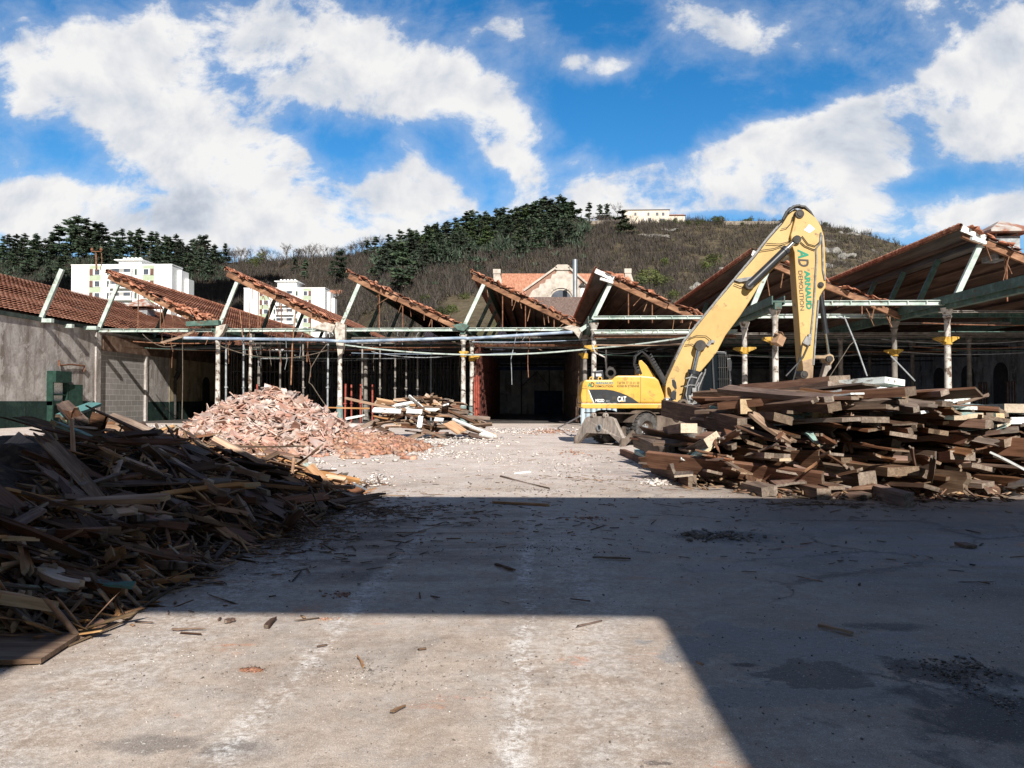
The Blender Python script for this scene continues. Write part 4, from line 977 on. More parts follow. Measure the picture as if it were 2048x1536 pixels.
# deck fittings
mb = MB(); mb.pxprism([(1190, 742), (1206, 740.5), (1208, 759), (1190, 759)], YN + .2, YN + .6); mb.build('filter_box', M['black_paint'], ex, bevel=.02)
exb([(1192, 747.5), (1202.5, 747.5), (1202.5, 752.5), (1192, 752.5)], 'white_label', 'white_sticker', YN + .19, YN + .198, 0)
mb = MB(); mb.lathe([(.12, 0), (.2, .02), (.2, .16), (.12, .18)], at(1221, 746, YN + .45) + Vector((0, -.1, 0)), (0, 1, 0), n=14)
mb.tube([at(1213, 745, YN + .4), at(1212, 700, YN + .5), at(1203, 688, YN + .6)][:2], .03, 6)
mb.tube([at(1226, 757, YN + .4), at(1229, 745, YN + .4), at(1226, 736, YN + .4), at(1219, 734, YN + .4), at(1214, 740, YN + .4)], .03, 6); mb.build('exhaust_pipe', M['dark_steel'], ex, smooth=True)
for x in (1183, 1200):
    mb = MB(); mb.lathe([(.05, -.02), (.085, -.02), (.085, .02), (.05, .02)], at(x, 757.5, YN + .15), (0, 1, 0), n=12, closed=True); mb.build('lifting_eye', M['cat_yellow'], ex)
# boom support bracket with hose guide track
exb([(1272, 752), (1272, 727), (1276, 722), (1283, 720), (1296, 733), (1312, 754)], 'boom_bracket', 'cat_yellow', YN + .55, YN + .95, .02)
mb = MB(); trk = [(1276, 742), (1271, 727), (1272, 715), (1280, 706), (1290, 705), (1299, 712), (1308, 728), (1318, 745), (1330, 766)]
for i in range(len(trk) - 1):
    a, b_ = at(*trk[i], YN + .5), at(*trk[i + 1], YN + .5)
    for j in range(3): mb.box(a.lerp(b_, (j + .5) / 3), (.15, .30, .17), Euler((0, -math.atan2((b_ - a).z, (b_ - a).x), 0)).to_matrix())
hs = mb.build('hose_guide', M['hose'], ex)
for d in (0, .12, .24):
    mb = MB(); mb.tube([at(1275 + d * 30, 748, YN + .3 + d), at(1268 + d * 30, 728, YN + .3 + d), at(1272 + d * 20, 712, YN + .3 + d), at(1284, 703 + d * 12, YN + .3 + d), at(1297, 714 + d * 12, YN + .3 + d), at(1330, 772, YN + .3 + d)], .045, 6); mb.build('hose', M['hose'], ex, smooth=True)

# cab on the far side
cab_px = [(1384, 812), (1384, 778), (1396, 740), (1400, 712), (1424, 705), (1450, 706), (1456, 722), (1460, 760), (1460, 812)]
mb = MB(); Y0, Y1 = 29.9, 31.2
def frame_bar(a, b_, Y, w=.09): mb.bar(at(*a, Y), at(*b_, Y), w, w, (0, 1, 0))
for Y in (Y0, Y1):
    for i in range(len(cab_px)): frame_bar(cab_px[i], cab_px[(i + 1) % len(cab_px)], Y)
    frame_bar((1424, 705), (1430, 812), Y, .07)
for p in cab_px: mb.bar(at(*p, Y0), at(*p, Y1), .09, .09)
cab = mb.build('cab_frame', M['black_paint'], ex, bevel=.012)
exb([(1386, 778), (1398, 741), (1402, 714), (1424, 708), (1449, 708.5), (1454.5, 723), (1458, 760), (1458, 800), (1386, 800)], 'cab_glass', 'cab_glass', Y0 + .03, Y1 - .03, 0, cab)
exb([(1384, 806), (1490, 806), (1492, 818), (1384, 818)], 'cab_deck', 'cat_yellow', Y0 - .25, Y1, .03, cab)
exb([(1400, 792), (1403, 760), (1412, 758), (1414, 785), (1424, 788), (1424, 800), (1400, 800)], 'seat', 'hose', 30.3, 30.8, .03, cab)
mb = MB()
for i in range(6):
    x = 1441 + i * 4.0; mb.bar(at(x, 812, Y0 - .1), at(x - 3, 708, Y0 - .1), .014, .02, (0, 1, 0))
for y in (712, 735, 758, 781, 808): mb.bar(at(1436, y, Y0 - .12), at(1462, y, Y0 - .12), .016, .016)
mb.build('window_guard', M['dark_steel'], cab)
mb = MB(); mb.pxprism([(1454, 718), (1461, 716), (1464, 724), (1463, 742), (1458, 744), (1455, 735)], Y0 - .1, Y0 - .02); mb.bar(at(1450, 722, Y0), at(1457, 722, Y0 - .05), .03, .03); mb.build('mirror', M['black_paint'], cab, bevel=.015)

# boom
boom_px = [(1331, 806), (1331, 770), (1335, 757), (1351, 722), (1369, 685), (1396, 651), (1422, 617), (1452, 583), (1474, 556), (1510, 515), (1535, 482), (1566, 447), (1580, 424), (1590, 417), (1604, 424), (1604, 450), (1598, 474), (1588, 492), (1569, 516), (1525, 560), (1503, 597), (1481, 631), (1451, 671), (1434, 704), (1420, 722), (1403, 741), (1388, 755), (1384, 772), (1372, 788), (1370, 817), (1332, 817)]
boom = exb(boom_px, 'boom', 'boom_yellow', 29.05, 29.9, .035)
for (x, y, r_) in ((1400, 691, .2), (1497, 571, .16), (1594, 478, .18), (1597, 437, .17)):
    c = at(x, y, 29.05); mb = MB(); mb.lathe([(r_ * .62, -.125), (r_, -.12), (r_, .9)], c, (0, 1, 0), n=18); pin_ = mb.build('pivot_pin', M['dark_steel'], boom, smooth=True)
    mb = MB(); mb.lathe([(.001, -.16), (r_ * .55, -.16), (r_ * .6, -.118)], c, (0, 1, 0), n=18); mb.build('pin_cap', M['hose_grey'], pin_, smooth=True)
mb = MB(); mb.tube([at(x, y, 29.0) for x, y in [(1350, 720), (1368, 683), (1395, 649), (1450, 582), (1509, 512), (1534, 479), (1565, 444), (1580, 420)]], .022, 6); mb.tube([at(x, y, 29.2) for x, y in [(1349, 721), (1367, 682), (1394, 648), (1449, 581), (1508, 511), (1533, 478), (1564, 443)]], .035, 6)
mb.build('boom_pipe', M['hose_grey'], boom, smooth=True)
mb = MB()
for pts in ([(1572, 430), (1580, 417), (1595, 413.5), (1612, 418), (1622, 428)], [(1570, 436), (1578, 419), (1594, 411.5), (1610, 414), (1620, 424), (1628, 438)], [(1566, 440), (1574, 424), (1588, 413), (1600, 411)]):
    mb.tube([at(x, y, 29.2 + .15 * (pts[0][0] - 1570) / 2) for x, y in pts], .06, 6)
for pts in ([(1533, 487), (1560, 488), (1575, 484), (1592, 474)], [(1520, 501), (1548, 497), (1565, 491)], [(1587, 430), (1583, 445), (1574, 455), (1562, 458)], [(1468, 568), (1483, 574), (1498, 575)], [(1474, 560), (1490, 564), (1508, 557)], [(1376, 678), (1393, 671), (1412, 672), (1425, 682)], [(1370, 690), (1384, 688), (1396, 696)]):
    mb.tube([at(x, y, 28.97) for x, y in pts], .014, 6)
mb.build('boom_hose', M['hose'], boom, smooth=True)
mb = MB(); mb.box(at(1425, 683, 29.0), (.14, .1, .1)); mb.pxprism([(1468, 560), (1478, 557), (1508, 552), (1510, 558), (1480, 564)], 28.95, 29.04); mb.box(at(1418, 687, 29.0), (.12, .08, .2), Euler((0, .6, 0)).to_matrix()); mb.build('hose_clamp', M['hose_grey'], boom)
# stick
stick_px = [(1590, 440), (1592, 427), (1598, 420), (1608, 418), (1616, 423), (1632, 436), (1642, 452), (1648, 472), (1650, 490), (1652, 540), (1651.5, 575), (1645, 583), (1639, 595), (1635, 640), (1631, 690), (1628, 720), (1624, 742), (1606, 742), (1603, 715), (1598, 640), (1592, 560), (1589, 505), (1584, 490), (1582, 470)]
stick = exb(stick_px, 'stick', 'boom_yellow', 28.85, 29.5, .03)
exb([(1605, 722), (1628, 716), (1626, 757), (1640, 766), (1648, 772), (1616, 772), (1608, 764)], 'stick_foot', 'arm_worn', 28.83, 29.52, .02, stick)
exb([(1619, 448), (1630, 458), (1619, 466), (1608, 460)], 'white_plate', 'white_sticker', 28.84, 28.848, 0, stick)
for (x, y, r_) in ((1599, 428, .16), (1641, 570, .11), (1608, 749, .14), (1659, 718, .12)):
    mb = MB(); mb.lathe([(.001, -.08), (r_ * .6, -.08), (r_ * .62, -.05), (r_, -.05), (r_, .7)], at(x, y, 28.85), (0, 1, 0), n=16); mb.build('pivot_pin', M['dark_steel'], stick, smooth=True)
mb = MB()
for pts in ([(1642, 465), (1640, 487), (1632, 497), (1633, 520), (1630, 570), (1627, 620), (1623, 660), (1620, 690)], [(1644, 470), (1645, 500), (1646, 540), (1650, 560)], [(1637, 600), (1633, 650), (1630, 690), (1627, 730)]):
    mb.tube([at(x, y, 28.82) for x, y in pts], .035, 8)
mb.build('stick_pipe', M['hose_grey'], stick, smooth=True)
mb = MB()
for pts in ([(1617, 690), (1606, 715), (1590, 733), (1572, 752)], [(1604, 690), (1600, 715), (1592, 740), (1586, 762)], [(1608, 688), (1611, 680), (1618, 672)], [(1601, 484), (1610, 492), (1624, 498), (1630, 500)], [(1604, 472), (1616, 488), (1630, 492), (1638, 485)]):
    mb.tube([at(x, y, 28.8) for x, y in pts], .032 if pts[0][1] > 600 else .018, 6)
mb.build('stick_hose', M['hose'], stick, smooth=True)
mb = MB(); mb.box(at(1614, 682, 28.8), (.24, .1, .3), Euler((0, .5, 0)).to_matrix()); mb.box(at(1619, 672, 28.8), (.12, .12, .14)); mb.build('valve_block', M['hose_grey'], stick, bevel=.02)
# lettering down the stick: the line runs downward, letter tops to the right
YS = 28.838
letter('A', (1595, 498.5), (1596.5, 517), (1616.5, 500.5), YS, 'green_letter', stick, .03, 'logo'); letter('D', (1596, 518), (1597.5, 533), (1617, 519), YS, 'dark_letter', stick, .03, 'logo')
letter('ARNAUD', (1608.6, 541), (1612.6, 619), (1620, 540.5), YS, 'green_letter', stick, .045)
letter('DEMOLITION', (1596.5, 541.5), (1600.5, 621), (1604.8, 541), YS, 'dark_letter', stick, .0)

# cylinders
def ram(name, a, b_, Ya, split, r_b, r_r, parent, both=None):
    for Y in both or (Ya,):
        mb = MB(); A, B_ = at(*a, Y), at(*b_, Y); mid = A.lerp(B_, split); d = (mid - A).normalized()
        mb.tube([A, mid], r_b, 14); mb.tube([mid - d * .12, mid + d * .02], r_b * 1.18, 14); mb.tube([A - d * .05, A + d * .2], r_b * 1.12, 14)
        o = mb.build(name, M['black_paint'], parent, smooth=True)
        mb = MB(); mb.tube([mid, B_], r_r, 12); mb.build('piston_rod', M['chrome'], o, smooth=True)
        mb = MB(); mb.lathe([(.01, -.14), (r_b, -.14), (r_b, .14), (.01, .14)], B_, (0, 1, 0), n=14); mb.lathe([(.01, -.14), (r_b, -.14), (r_b, .14), (.01, .14)], A, (0, 1, 0), n=14); mb.build('ram_eye', M['dark_steel'], o, smooth=True)
ram('boom_ram', (1373, 806), (1399, 692), 28.8, .56, .185, .075, ex)
ram('boom_ram', (1388, 806), (1412, 696), 30.0, .56, .185, .075, ex)
ram('stick_ram', (1497, 571), (1592, 480), 28.85, .80, .15, .09, ex)
ram('tool_ram', (1640, 582), (1659, 718), 29.1, .62, .10, .05, ex)
mb = MB()
for pts in ([(1378, 812), (1372, 790), (1376, 765), (1384, 748)], [(1384, 812), (1392, 795), (1391, 770), (1399, 752), (1404, 745)], [(1388, 812), (1396, 800), (1397, 775), (1410, 745), (1411, 738)], [(1371, 810), (1380, 800), (1386, 785), (1398, 765)], [(1366, 812), (1374, 806), (1388, 808), (1394, 797), (1392, 782)], [(1369, 774), (1380, 770), (1392, 771)], [(1371, 757), (1384, 754), (1394, 756)]):
    mb.tube([at(x, y, 28.6) for x, y in pts], .026, 6)
mb.build('ram_hose', M['hose_grey'], ex, smooth=True)
for (x, y) in ((1381, 795), (1388, 780), (1376, 806)):
    mb = MB(); mb.box(at(x, y, 28.6), (.16, .14, .16)); mb.build('valve_block', M['hose_grey'], ex, bevel=.02)
mb = MB(); mb.lathe([(.12, -.1), (.2, -.1), (.2, .1), (.12, .1)], at(1365.5, 809, 28.62), (0, 1, 0), n=18, closed=True); mb.build('ram_foot', M['chassis'], ex, smooth=True)
# tool linkage
exb([(1611, 712), (1622, 710.5), (1652, 711), (1660, 707), (1667, 711), (1669, 720), (1662, 730), (1654, 727), (1649, 717), (1612, 717)], 'tool_link', 'arm_worn', 28.95, 29.4, .02)
exb([(1652, 726), (1662, 724), (1663, 736), (1656, 744), (1647, 764), (1640, 770), (1648, 740)], 'tipping_link', 'blade_steel', 29.0, 29.35, .02)
exb([(1606, 758), (1618, 752), (1650, 768), (1662, 776), (1640, 790), (1608, 784)], 'tool_coupler', 'arm_worn', 28.9, 29.45, .03)
# mirrors and lamp beside the boom foot
mb = MB(); mb.pxprism([(1344, 759), (1348, 758), (1352, 764), (1354, 778), (1349, 777), (1345, 771)], 28.55, 28.62); mb.bar(at(1350, 776, 28.6), at(1351, 800, 28.62), .03, .03); mb.build('mirror', M['black_paint'], ex, bevel=.015)
exb([(1342, 786), (1348, 780), (1353, 783), (1352, 798), (1346, 801), (1341, 795)], 'mirror', 'black_paint', 28.5, 28.6, .02)
mb = MB(); mb.pxprism([(1328, 796), (1346, 796), (1345, 803), (1330, 803)], 28.55, 28.7); o = mb.build('lamp_housing', M['black_paint'], ex, bevel=.01)
exb([(1332, 797.5), (1337, 797.5), (1337, 802), (1332, 802)], 'lamp_lens', 'lamp', 28.53, 28.548, 0, o)

# undercarriage, turned toward the blade
C0 = Vector((4.3, 30.2, 0)); th = R(38)
f = Vector((-math.cos(th), -math.sin(th), 0)); sd_ = Vector((math.sin(th), -math.cos(th), 0))
G = lambda a, b_, z: C0 + f * a + sd_ * b_ + Vector((0, 0, z))
RM = Matrix((f, sd_, Vector((0, 0, 1)))).transposed()
mb = MB(); mb.box(G(0, 0, .98), (4.4, 1.0, .34), RM); mb.box(G(0, 0, .85), (1.7, 1.3, .5), RM); mb.box(G(.1, 1.0, .80), (1.5, .55, .55), RM); mb.box(G(.1, -1.0, .80), (1.5, .55, .55), RM); mb.box(G(0, 0, 1.17), (4.7, 2.2, .04), RM)
ch = mb.build('chassis', M['chassis'], ex, bevel=.03)
mb = MB(); mb.lathe([(.75, 0), (.8, .02), (.8, .26), (.7, .28)], (4.3, 30.0, 1.14), n=28); mb.build('slew_ring', M['chassis'], ex, smooth=True)
mb = MB(); mb.box(G(1.35, 0, .53), (.28, 2.0, .3), RM); mb.box(G(-1.35, 0, .53), (.28, 2.0, .3), RM); mb.build('axle', M['chassis'], ch)
def wheel(a, b_, out):
    c = G(a, b_, .585); ax = sd_ * out
    mb = MB(); mb.lathe([(.32, -.13), (.52, -.14), (.565, -.11), (.575, 0), (.565, .11), (.52, .14), (.32, .13), (.31, .0)], c, ax, n=36, closed=True)
    for i in range(26):
        an = 2 * math.pi * i / 26; e1 = ax.orthogonal().normalized(); e2 = ax.cross(e1); rad = e1 * math.cos(an) + e2 * math.sin(an); tan = ax.cross(rad)
        for s_ in (-1, 1):
            mt_ = Matrix((tan, ax, rad)).transposed() @ Euler((0, 0, .35 * s_)).to_matrix()
            mb.box(c + rad * .572 + ax * (.07 * s_) + tan * (.02 * s_), (.055, .12, .05), mt_)
    w = mb.build('wheel', M['rubber'], ch)
    mb = MB(); mb.lathe([(.325, .10), (.31, .115), (.29, .06), (.26, -.02), (.12, -.03), (.12, .02), (.0, .02)], c, ax, n=28); mb.build('rim', M['chassis'], w, smooth=True)
    mb = MB(); mb.lathe([(.13, -.02), (.125, .06), (.06, .09), (.0, .095)], c, ax, n=16)
    for i in range(8):
        an = 2 * math.pi * i / 8; mb.box(c + (e1 * math.cos(an) + e2 * math.sin(an)) * .16 + ax * .0, (.04, .04, .05))
    mb.build('hub', M['galv'], w)
for a in (1.35, -1.35):
    for s_ in (1, -1): wheel(a, 1.12 * s_, s_); wheel(a, .80 * s_, s_)
for a in (1.35, -1.35):
    for s_ in (1, -1):
        mb = MB(); pts = [G(a + .74 * math.cos(t), s_ * .95, .585 + .68 * math.sin(t)) for t in [math.pi * (.12 + .76 * i / 8) for i in range(9)]]
        for i in range(8): mb.bar(pts[i], pts[i + 1], .5, .03)
        mb.build('mudguard', M['chassis'], ch)
# dozer blade
mb = MB(); fr = 2.55
prof = [(-1.25, .30), (-1.27, .02), (-1.18, .02), (-.62, .42), (.62, .42), (1.18, .02), (1.27, .02), (1.25, .30), (.78, .98), (.55, 1.05), (-.55, 1.05), (-.78, .98)]
front = [G(fr + .12 * (1 - abs(z - .5) * 1.5), b_, z) for b_, z in prof]; backp = [G(fr - .10, b_, z) for b_, z in prof]
n = len(prof); mb.add(front + backp, [tuple(range(n)), tuple(reversed(range(n, 2 * n)))] + [(i, i + n, (i + 1) % n + n, (i + 1) % n) for i in range(n)])
bl = mb.build('dozer_blade', M['blade_steel'], ex, bevel=.015)
for s_ in (-1, 1):
    mb = MB(); mb.bar(G(fr - .1, s_ * .9, .35), G(1.7, s_ * .55, .62), .14, .3); mb.bar(G(fr - .05, s_ * 1.22, .12), G(fr - .55, s_ * 1.22, .5), .08, .22); mb.bar(G(fr - .1, s_ * .4, .85), G(1.9, s_ * .4, 1.0), .16, .16)
    mb.box(G(fr + .02, s_ * 1.26, .12), (.24, .06, .36), RM); mb.build('blade_arm', M['chassis'], bl, bevel=.015)
for b_ in (-.35, .3):
    mb = MB(); mb.lathe([(.04, -.05), (.1, -.05), (.1, .05), (.04, .05)], G(fr - .02, b_, 1.09), sd_, n=14, closed=True); mb.build('blade_eye', M['blade_steel'], bl)
mb = MB(); mb.lathe([(.09, -.01), (.13, -.012), (.13, .03), (.09, .03)], G(fr + .11, .1, .64), f, n=18, closed=True); mb.build('blade_ring', M['galv'], bl, smooth=True)
mb = MB(); mb.lathe([(.0, 0), (.09, 0), (.09, .02), (0, .02)], G(fr + .09, .1, .64), f, n=18); mb.build('blade_hole', M['black_paint'], bl)

# ------------------------------------------------------------------ timber
def plank_mesh(name, L, w, t, rs, ragged=0.0, warp=.01, mats=None, taper=0.0, chip=0.0):
    nl, nw = (5, 4 if ragged > 0 else 1)
    V = []; F = []; MI = []
    e0 = [rs.uniform(0, ragged) * (1 if ragged else 0) for _ in range(nw + 1)]; e1 = [rs.uniform(0, ragged) for _ in range(nw + 1)]
    bend = rs.gauss(0, warp) * L; twist = rs.gauss(0, warp * 2.2)
    for i in range(nl + 1):
        s_ = i / nl
        for j in range(nw + 1):
            q = j / nw - .5
            x = (s_ - .5) * L
            if i == 0: x += e0[j]
            if i == nl: x -= e1[j]
            ww = w * (1 - taper * s_)
            zz = bend * (4 * (s_ - .5) ** 2 - .5) + twist * (s_ - .5) * q * 2
            jit = rs.gauss(0, chip) if 0 < i < nl else 0
            for h in (-.5, .5): V.append((x, q * ww + (jit if j in (0, nw) else 0), zz + h * t + (rs.gauss(0, chip * .5) if 0 < i < nl else 0)))
    idx = lambda i, j, h: (i * (nw + 1) + j) * 2 + h
    for i in range(nl):
        for j in range(nw):
            F.append((idx(i, j, 1), idx(i + 1, j, 1), idx(i + 1, j + 1, 1), idx(i, j + 1, 1))); F.append((idx(i, j, 0), idx(i, j + 1, 0), idx(i + 1, j + 1, 0), idx(i + 1, j, 0))); MI += [0, 0]
        F.append((idx(i, 0, 0), idx(i + 1, 0, 0), idx(i + 1, 0, 1), idx(i, 0, 1))); F.append((idx(i, nw, 1), idx(i + 1, nw, 1), idx(i + 1, nw, 0), idx(i, nw, 0))); MI += [0, 0]
    for j in range(nw):
        F.append((idx(0, j, 0), idx(0, j, 1), idx(0, j + 1, 1), idx(0, j + 1, 0))); F.append((idx(nl, j, 0), idx(nl, j + 1, 0), idx(nl, j + 1, 1), idx(nl, j, 1))); MI += [1, 1]
    me = bpy.data.meshes.new(name); me.from_pydata(V, [], F)
    for m_ in mats: me.materials.append(m_)
    me.polygons.foreach_set('material_index', MI); me.update()
    return me
LOOK = {'dark': ('beam_dark', 'end_grey', 'dark brown'), 'grey': ('beam_grey', 'end_grey', 'weathered grey'), 'red': ('beam_red', 'end_grey', 'reddish brown'), 'pale': ('beam_dark', 'end_pale', 'pale sawn-ended'), 'white': ('paint_white', 'paint_white', 'white painted'),
        'green': ('paint_green', 'end_pale', 'pale green painted'), 'teal': ('paint_teal', 'end_grey', 'teal painted'), 'tan': ('board_tan', 'end_pale', 'fresh tan'), 'greyend': ('beam_grey', 'end_pale', 'grey pale-ended')}
def timber(name, loc, yaw, pitch, roll, L, w, t, look, rs, ragged=0.0, taper=0.0, warp=.006):
    a, b_, _ = LOOK[look]
    o = link(name, plank_mesh(name, L, w, t, rs, ragged, warp, (M[a], M[b_]), taper, .004 if ragged else .006))
    o.matrix_world = Matrix.Translation(loc) @ Matrix.Rotation(yaw, 4, 'Z') @ Matrix.Rotation(-pitch, 4, 'Y') @ Matrix.Rotation(roll, 4, 'X')
    return o
def timber_between(name, A, B_, w, t, look, rs, roll=0.0, ragged=0.0, warp=.004):
    A, B_ = Vector(A), Vector(B_); d = B_ - A
    return timber(name, (A + B_) / 2, math.atan2(d.y, d.x), math.asin(d.z / d.length), roll, d.length, w, t, look, rs, ragged, 0, warp)

# --- the big stack of roof beams beside the excavator
rs = random.Random(21)
TOPX = [2.6, 3.1, 3.8, 4.6, 5.2, 6.0, 7.0, 8.0, 9.0, 10.5, 13]; TOPZ = [.25, .65, 1.1, 1.4, 1.75, 1.85, 1.8, 1.6, 1.45, 1.5, 1.5]
FRX = [2.6, 3.0, 4.0, 5.0, 6.0, 8.0, 13]; FRY = [14.6, 14.2, 13.1, 12.75, 12.55, 12.9, 13.4]
interp = lambda x, X, Z: float(np.interp(x, X, Z))
def where_in_stack(z, x):
    lay = 'lowest' if z < .4 else 'low' if z < .85 else 'high' if z < 1.35 else 'topmost'
    side = 'by the wheel' if x < 4.0 else 'under broad slab' if x < 6.2 else 'below high column' if x < 8.3 else 'at outer end'
    return f'{lay} in big stack {side}'
n_b = 0
z = .10
layer = 0
while z < 2.05:
    x = 2.7 + rs.random() * .3
    while x < 12.5:
        if z < interp(x, TOPX, TOPZ) + .02:
            look = rs.choices(['dark', 'grey', 'red', 'pale', 'green', 'white', 'greyend'], [38, 22, 24, 3, 2 + 4 * (z > 1), 1 + 7 * (z > 1.1), 3])[0]
            w = rs.choice([.16, .22, .28, .34, .42, .5]); t = rs.choice([.03, .04, .05, .06, .07, .08, .10, .15]); L = rs.uniform(3.0, 6.5) if x > 3.8 else rs.uniform(1.5, 3.2)
            yaw = R(111 if x > 4.6 else 93) + rs.gauss(0, R(13 if x > 3.8 else 6)) + (R(rs.uniform(-45, 38)) if rs.random() < .25 and x > 4.6 else 0)
            yfr = interp(x, FRX, FRY) + .8 * min(z, 1.0) + abs(rs.gauss(0, .55)) - .15 + 1.3 * rs.random() * math.exp(-((z - .85) / .4) ** 2)
            for _try in range(12):
                bx, by = x + math.cos(yaw) * L, yfr + math.sin(yaw) * L
                if scr((bx, by, z))[0] > (1385 if z > .75 else 1262): break
                yaw -= R(7); L *= .93
            c = Vector((x, yfr, z)) + Vector((math.cos(yaw), math.sin(yaw), 0)) * (L / 2)
            o = timber('timber_beam', c, yaw, rs.gauss(0, .06), rs.gauss(0, .2) + (R(rs.uniform(50, 100)) if rs.random() < .14 and z < 1.15 else 0), L, w, t, look, rs, rs.choice((0, 0, .06, .15, .3)), rs.choice((0, 0, .25)), .009)
            later(o, LOOK[look][2] + ' beam', where_in_stack(z, x), 'timber beam', 'beams in the big stack beside the excavator', (x, yfr, z))
            n_b += 1
        x += rs.uniform(.32, .62) * (1.0 if x < 9 else 1.5)
    z += rs.uniform(.095, .12); layer += 1
# thin battens and offcuts lying loose over the face of the stack
for i in range(44):
    x = rs.uniform(3.2, 10.5); z_ = rs.uniform(.1, interp(x, TOPX, TOPZ) + .05); yfr = interp(x, FRX, FRY) + .8 * z_ - rs.uniform(-.25, .35); L = rs.uniform(.4, 1.3); look = rs.choices(['dark', 'grey', 'red', 'tan', 'green', 'white'], [22, 20, 26, 6, 2, 3])[0]
    yaw = R(100) + rs.gauss(0, R(38)); o = timber('loose_batten', (x, yfr + L * .3, max(.04, z_)), yaw, rs.gauss(0, .3), rs.gauss(0, .6), L, rs.choice((.05, .08, .12, .2)), rs.choice((.025, .035, .05)), look, rs, .12, 0, .015)
    later(o, LOOK[look][2] + ' batten', where_in_stack(z_, x), 'batten', 'battens on the big stack', (x, yfr, z_))
it_ = []
for i in range(480):
    x = rs.uniform(2.7, 11.5); q = rs.random() ** 1.3; yfr = interp(x, FRX, FRY) - .12 + q * 2.0; L = rs.uniform(.05, .32)
    it_.append(((x, yfr, .02 + q * .5 * rs.random()), (L, rs.uniform(.01, .07), rs.uniform(.008, .03)), (rs.gauss(0, .3), rs.gauss(0, .3), rs.uniform(0, 6.3))))
tag(link('splinter_debris', scatter_boxes('splinter_debris', it_, M['splinter'], .3, 77)), 'bark chips and splinters along the foot of the beam stack', 'debris', kind='stuff')
# beams that one can pick out, set end to end from what the photograph shows
def named_beam(a, Ya, b_, Yb, w, t, look, label, roll=0.0, ragged=0.0):
    o = timber_between('timber_beam', at(*a, Ya), at(*b_, Yb), w, t, look, rs, roll, ragged)
    tag(o, label, 'timber beam', 'beams in the big stack beside the excavator')
named_beam((1245, 912), 23.5, (1385, 973), 14.6, .16, .42, 'red', 'longest brown beam lying on edge at the open side of the stack', 0)
named_beam((1280, 905), 21.0, (1365, 962), 15.6, .3, .22, 'green', 'pale green beam lying just inside the longest edge beam', .1)
named_beam((1278, 880), 20, (1338, 906), 17.2, .34, .30, 'grey', 'thick grey beam with rotten end in front of the wheel', .1, .2)
named_beam((1440, 813), 19.5, (1692, 778), 15.6, .9, .20, 'dark', 'broad dark slab with chipped white end topping the stack', -.12)
named_beam((1500, 775), 19.8, (1680, 760), 17.5, .7, .18, 'red', 'reddish slab behind the broad topmost slab', .05)
named_beam((1600, 776), 19, (1790, 762), 16.4, .55, .13, 'white', 'white faced board crowning the middle of the stack', -.1)
named_beam((1650, 790), 18.5, (1775, 782), 15.8, .45, .12, 'white', 'second white faced board just under the crowning one', -.1)
named_beam((1660, 800), 18, (1778, 795), 15.3, .4, .14, 'white', 'white ended board pointing out below the crowning boards', 0)
named_beam((1740, 800), 18, (1850, 788), 15.4, .42, .12, 'green', 'green topped board beneath the white crowning boards', -.1)
named_beam((1800, 812), 18, (1915, 800), 15.6, .5, .12, 'white', 'white topped board at the foot of the high column', -.05)
named_beam((1470, 830), 19, (1604, 806), 15.8, .35, .16, 'green', 'green sided beam below the broad slab', 0)
named_beam((1440, 838), 18.5, (1497, 812), 15.6, .32, .30, 'pale', 'squared beam with bright sawn end beside the cab', 0)
named_beam((1330, 815), 20, (1484, 856), 15.3, .2, .40, 'dark', 'dark plank on edge sloping down from the cab', 0)
named_beam((1340, 862), 19, (1378, 856), 16.2, .34, .20, 'pale', 'squared beam with bright end facing the yard by the tyre', 0)
named_beam((1375, 905), 17.5, (1426, 880), 14.9, .30, .22, 'pale', 'tilted beam with bright sawn end over the lower courses', .5)
named_beam((1368, 916), 16.5, (1424, 895), 14.8, .34, .06, 'green', 'mint green board leaning on the tilted beam', .6)
named_beam((1480, 870), 17.5, (1596, 838), 15.5, .3, .2, 'grey', 'grey beam crossing the middle courses', 0)
named_beam((1640, 958), 15.5, (1818, 1006), 11.9, .16, .30, 'red', 'long brown beam jutting out into the shade', 0)
named_beam((1580, 945), 16, (1735, 958), 13.2, .32, .24, 'dark', 'dark beam lying level low in the stack', .1)
named_beam((1700, 880), 17, (1850, 850), 14.6, .5, .22, 'dark', 'thick dark beam pointing at the viewer in mid stack', .05)
named_beam((1440, 955), 15.5, (1545, 985), 13.0, .28, .16, 'grey', 'grey beam end resting on the ground before the stack', .1, .15)
named_beam((1500, 950), 16, (1648, 990), 12.8, .24, .2, 'dark', 'brown beam end touching the sunlit strip', .0)
named_beam((1900, 815), 18, (2040, 818), 14.2, .5, .16, 'green', 'flaking green beam at the outer end of the stack', 0)
named_beam((1860, 838), 18, (2048, 842), 14.0, .45, .12, 'white', 'white edged board at the outer end of the stack', 0)
named_beam((1960, 985), 14.6, (2060, 962), 12.8, .16, .08, 'white', 'thin white board leaning at the outer foot of the stack', 0)

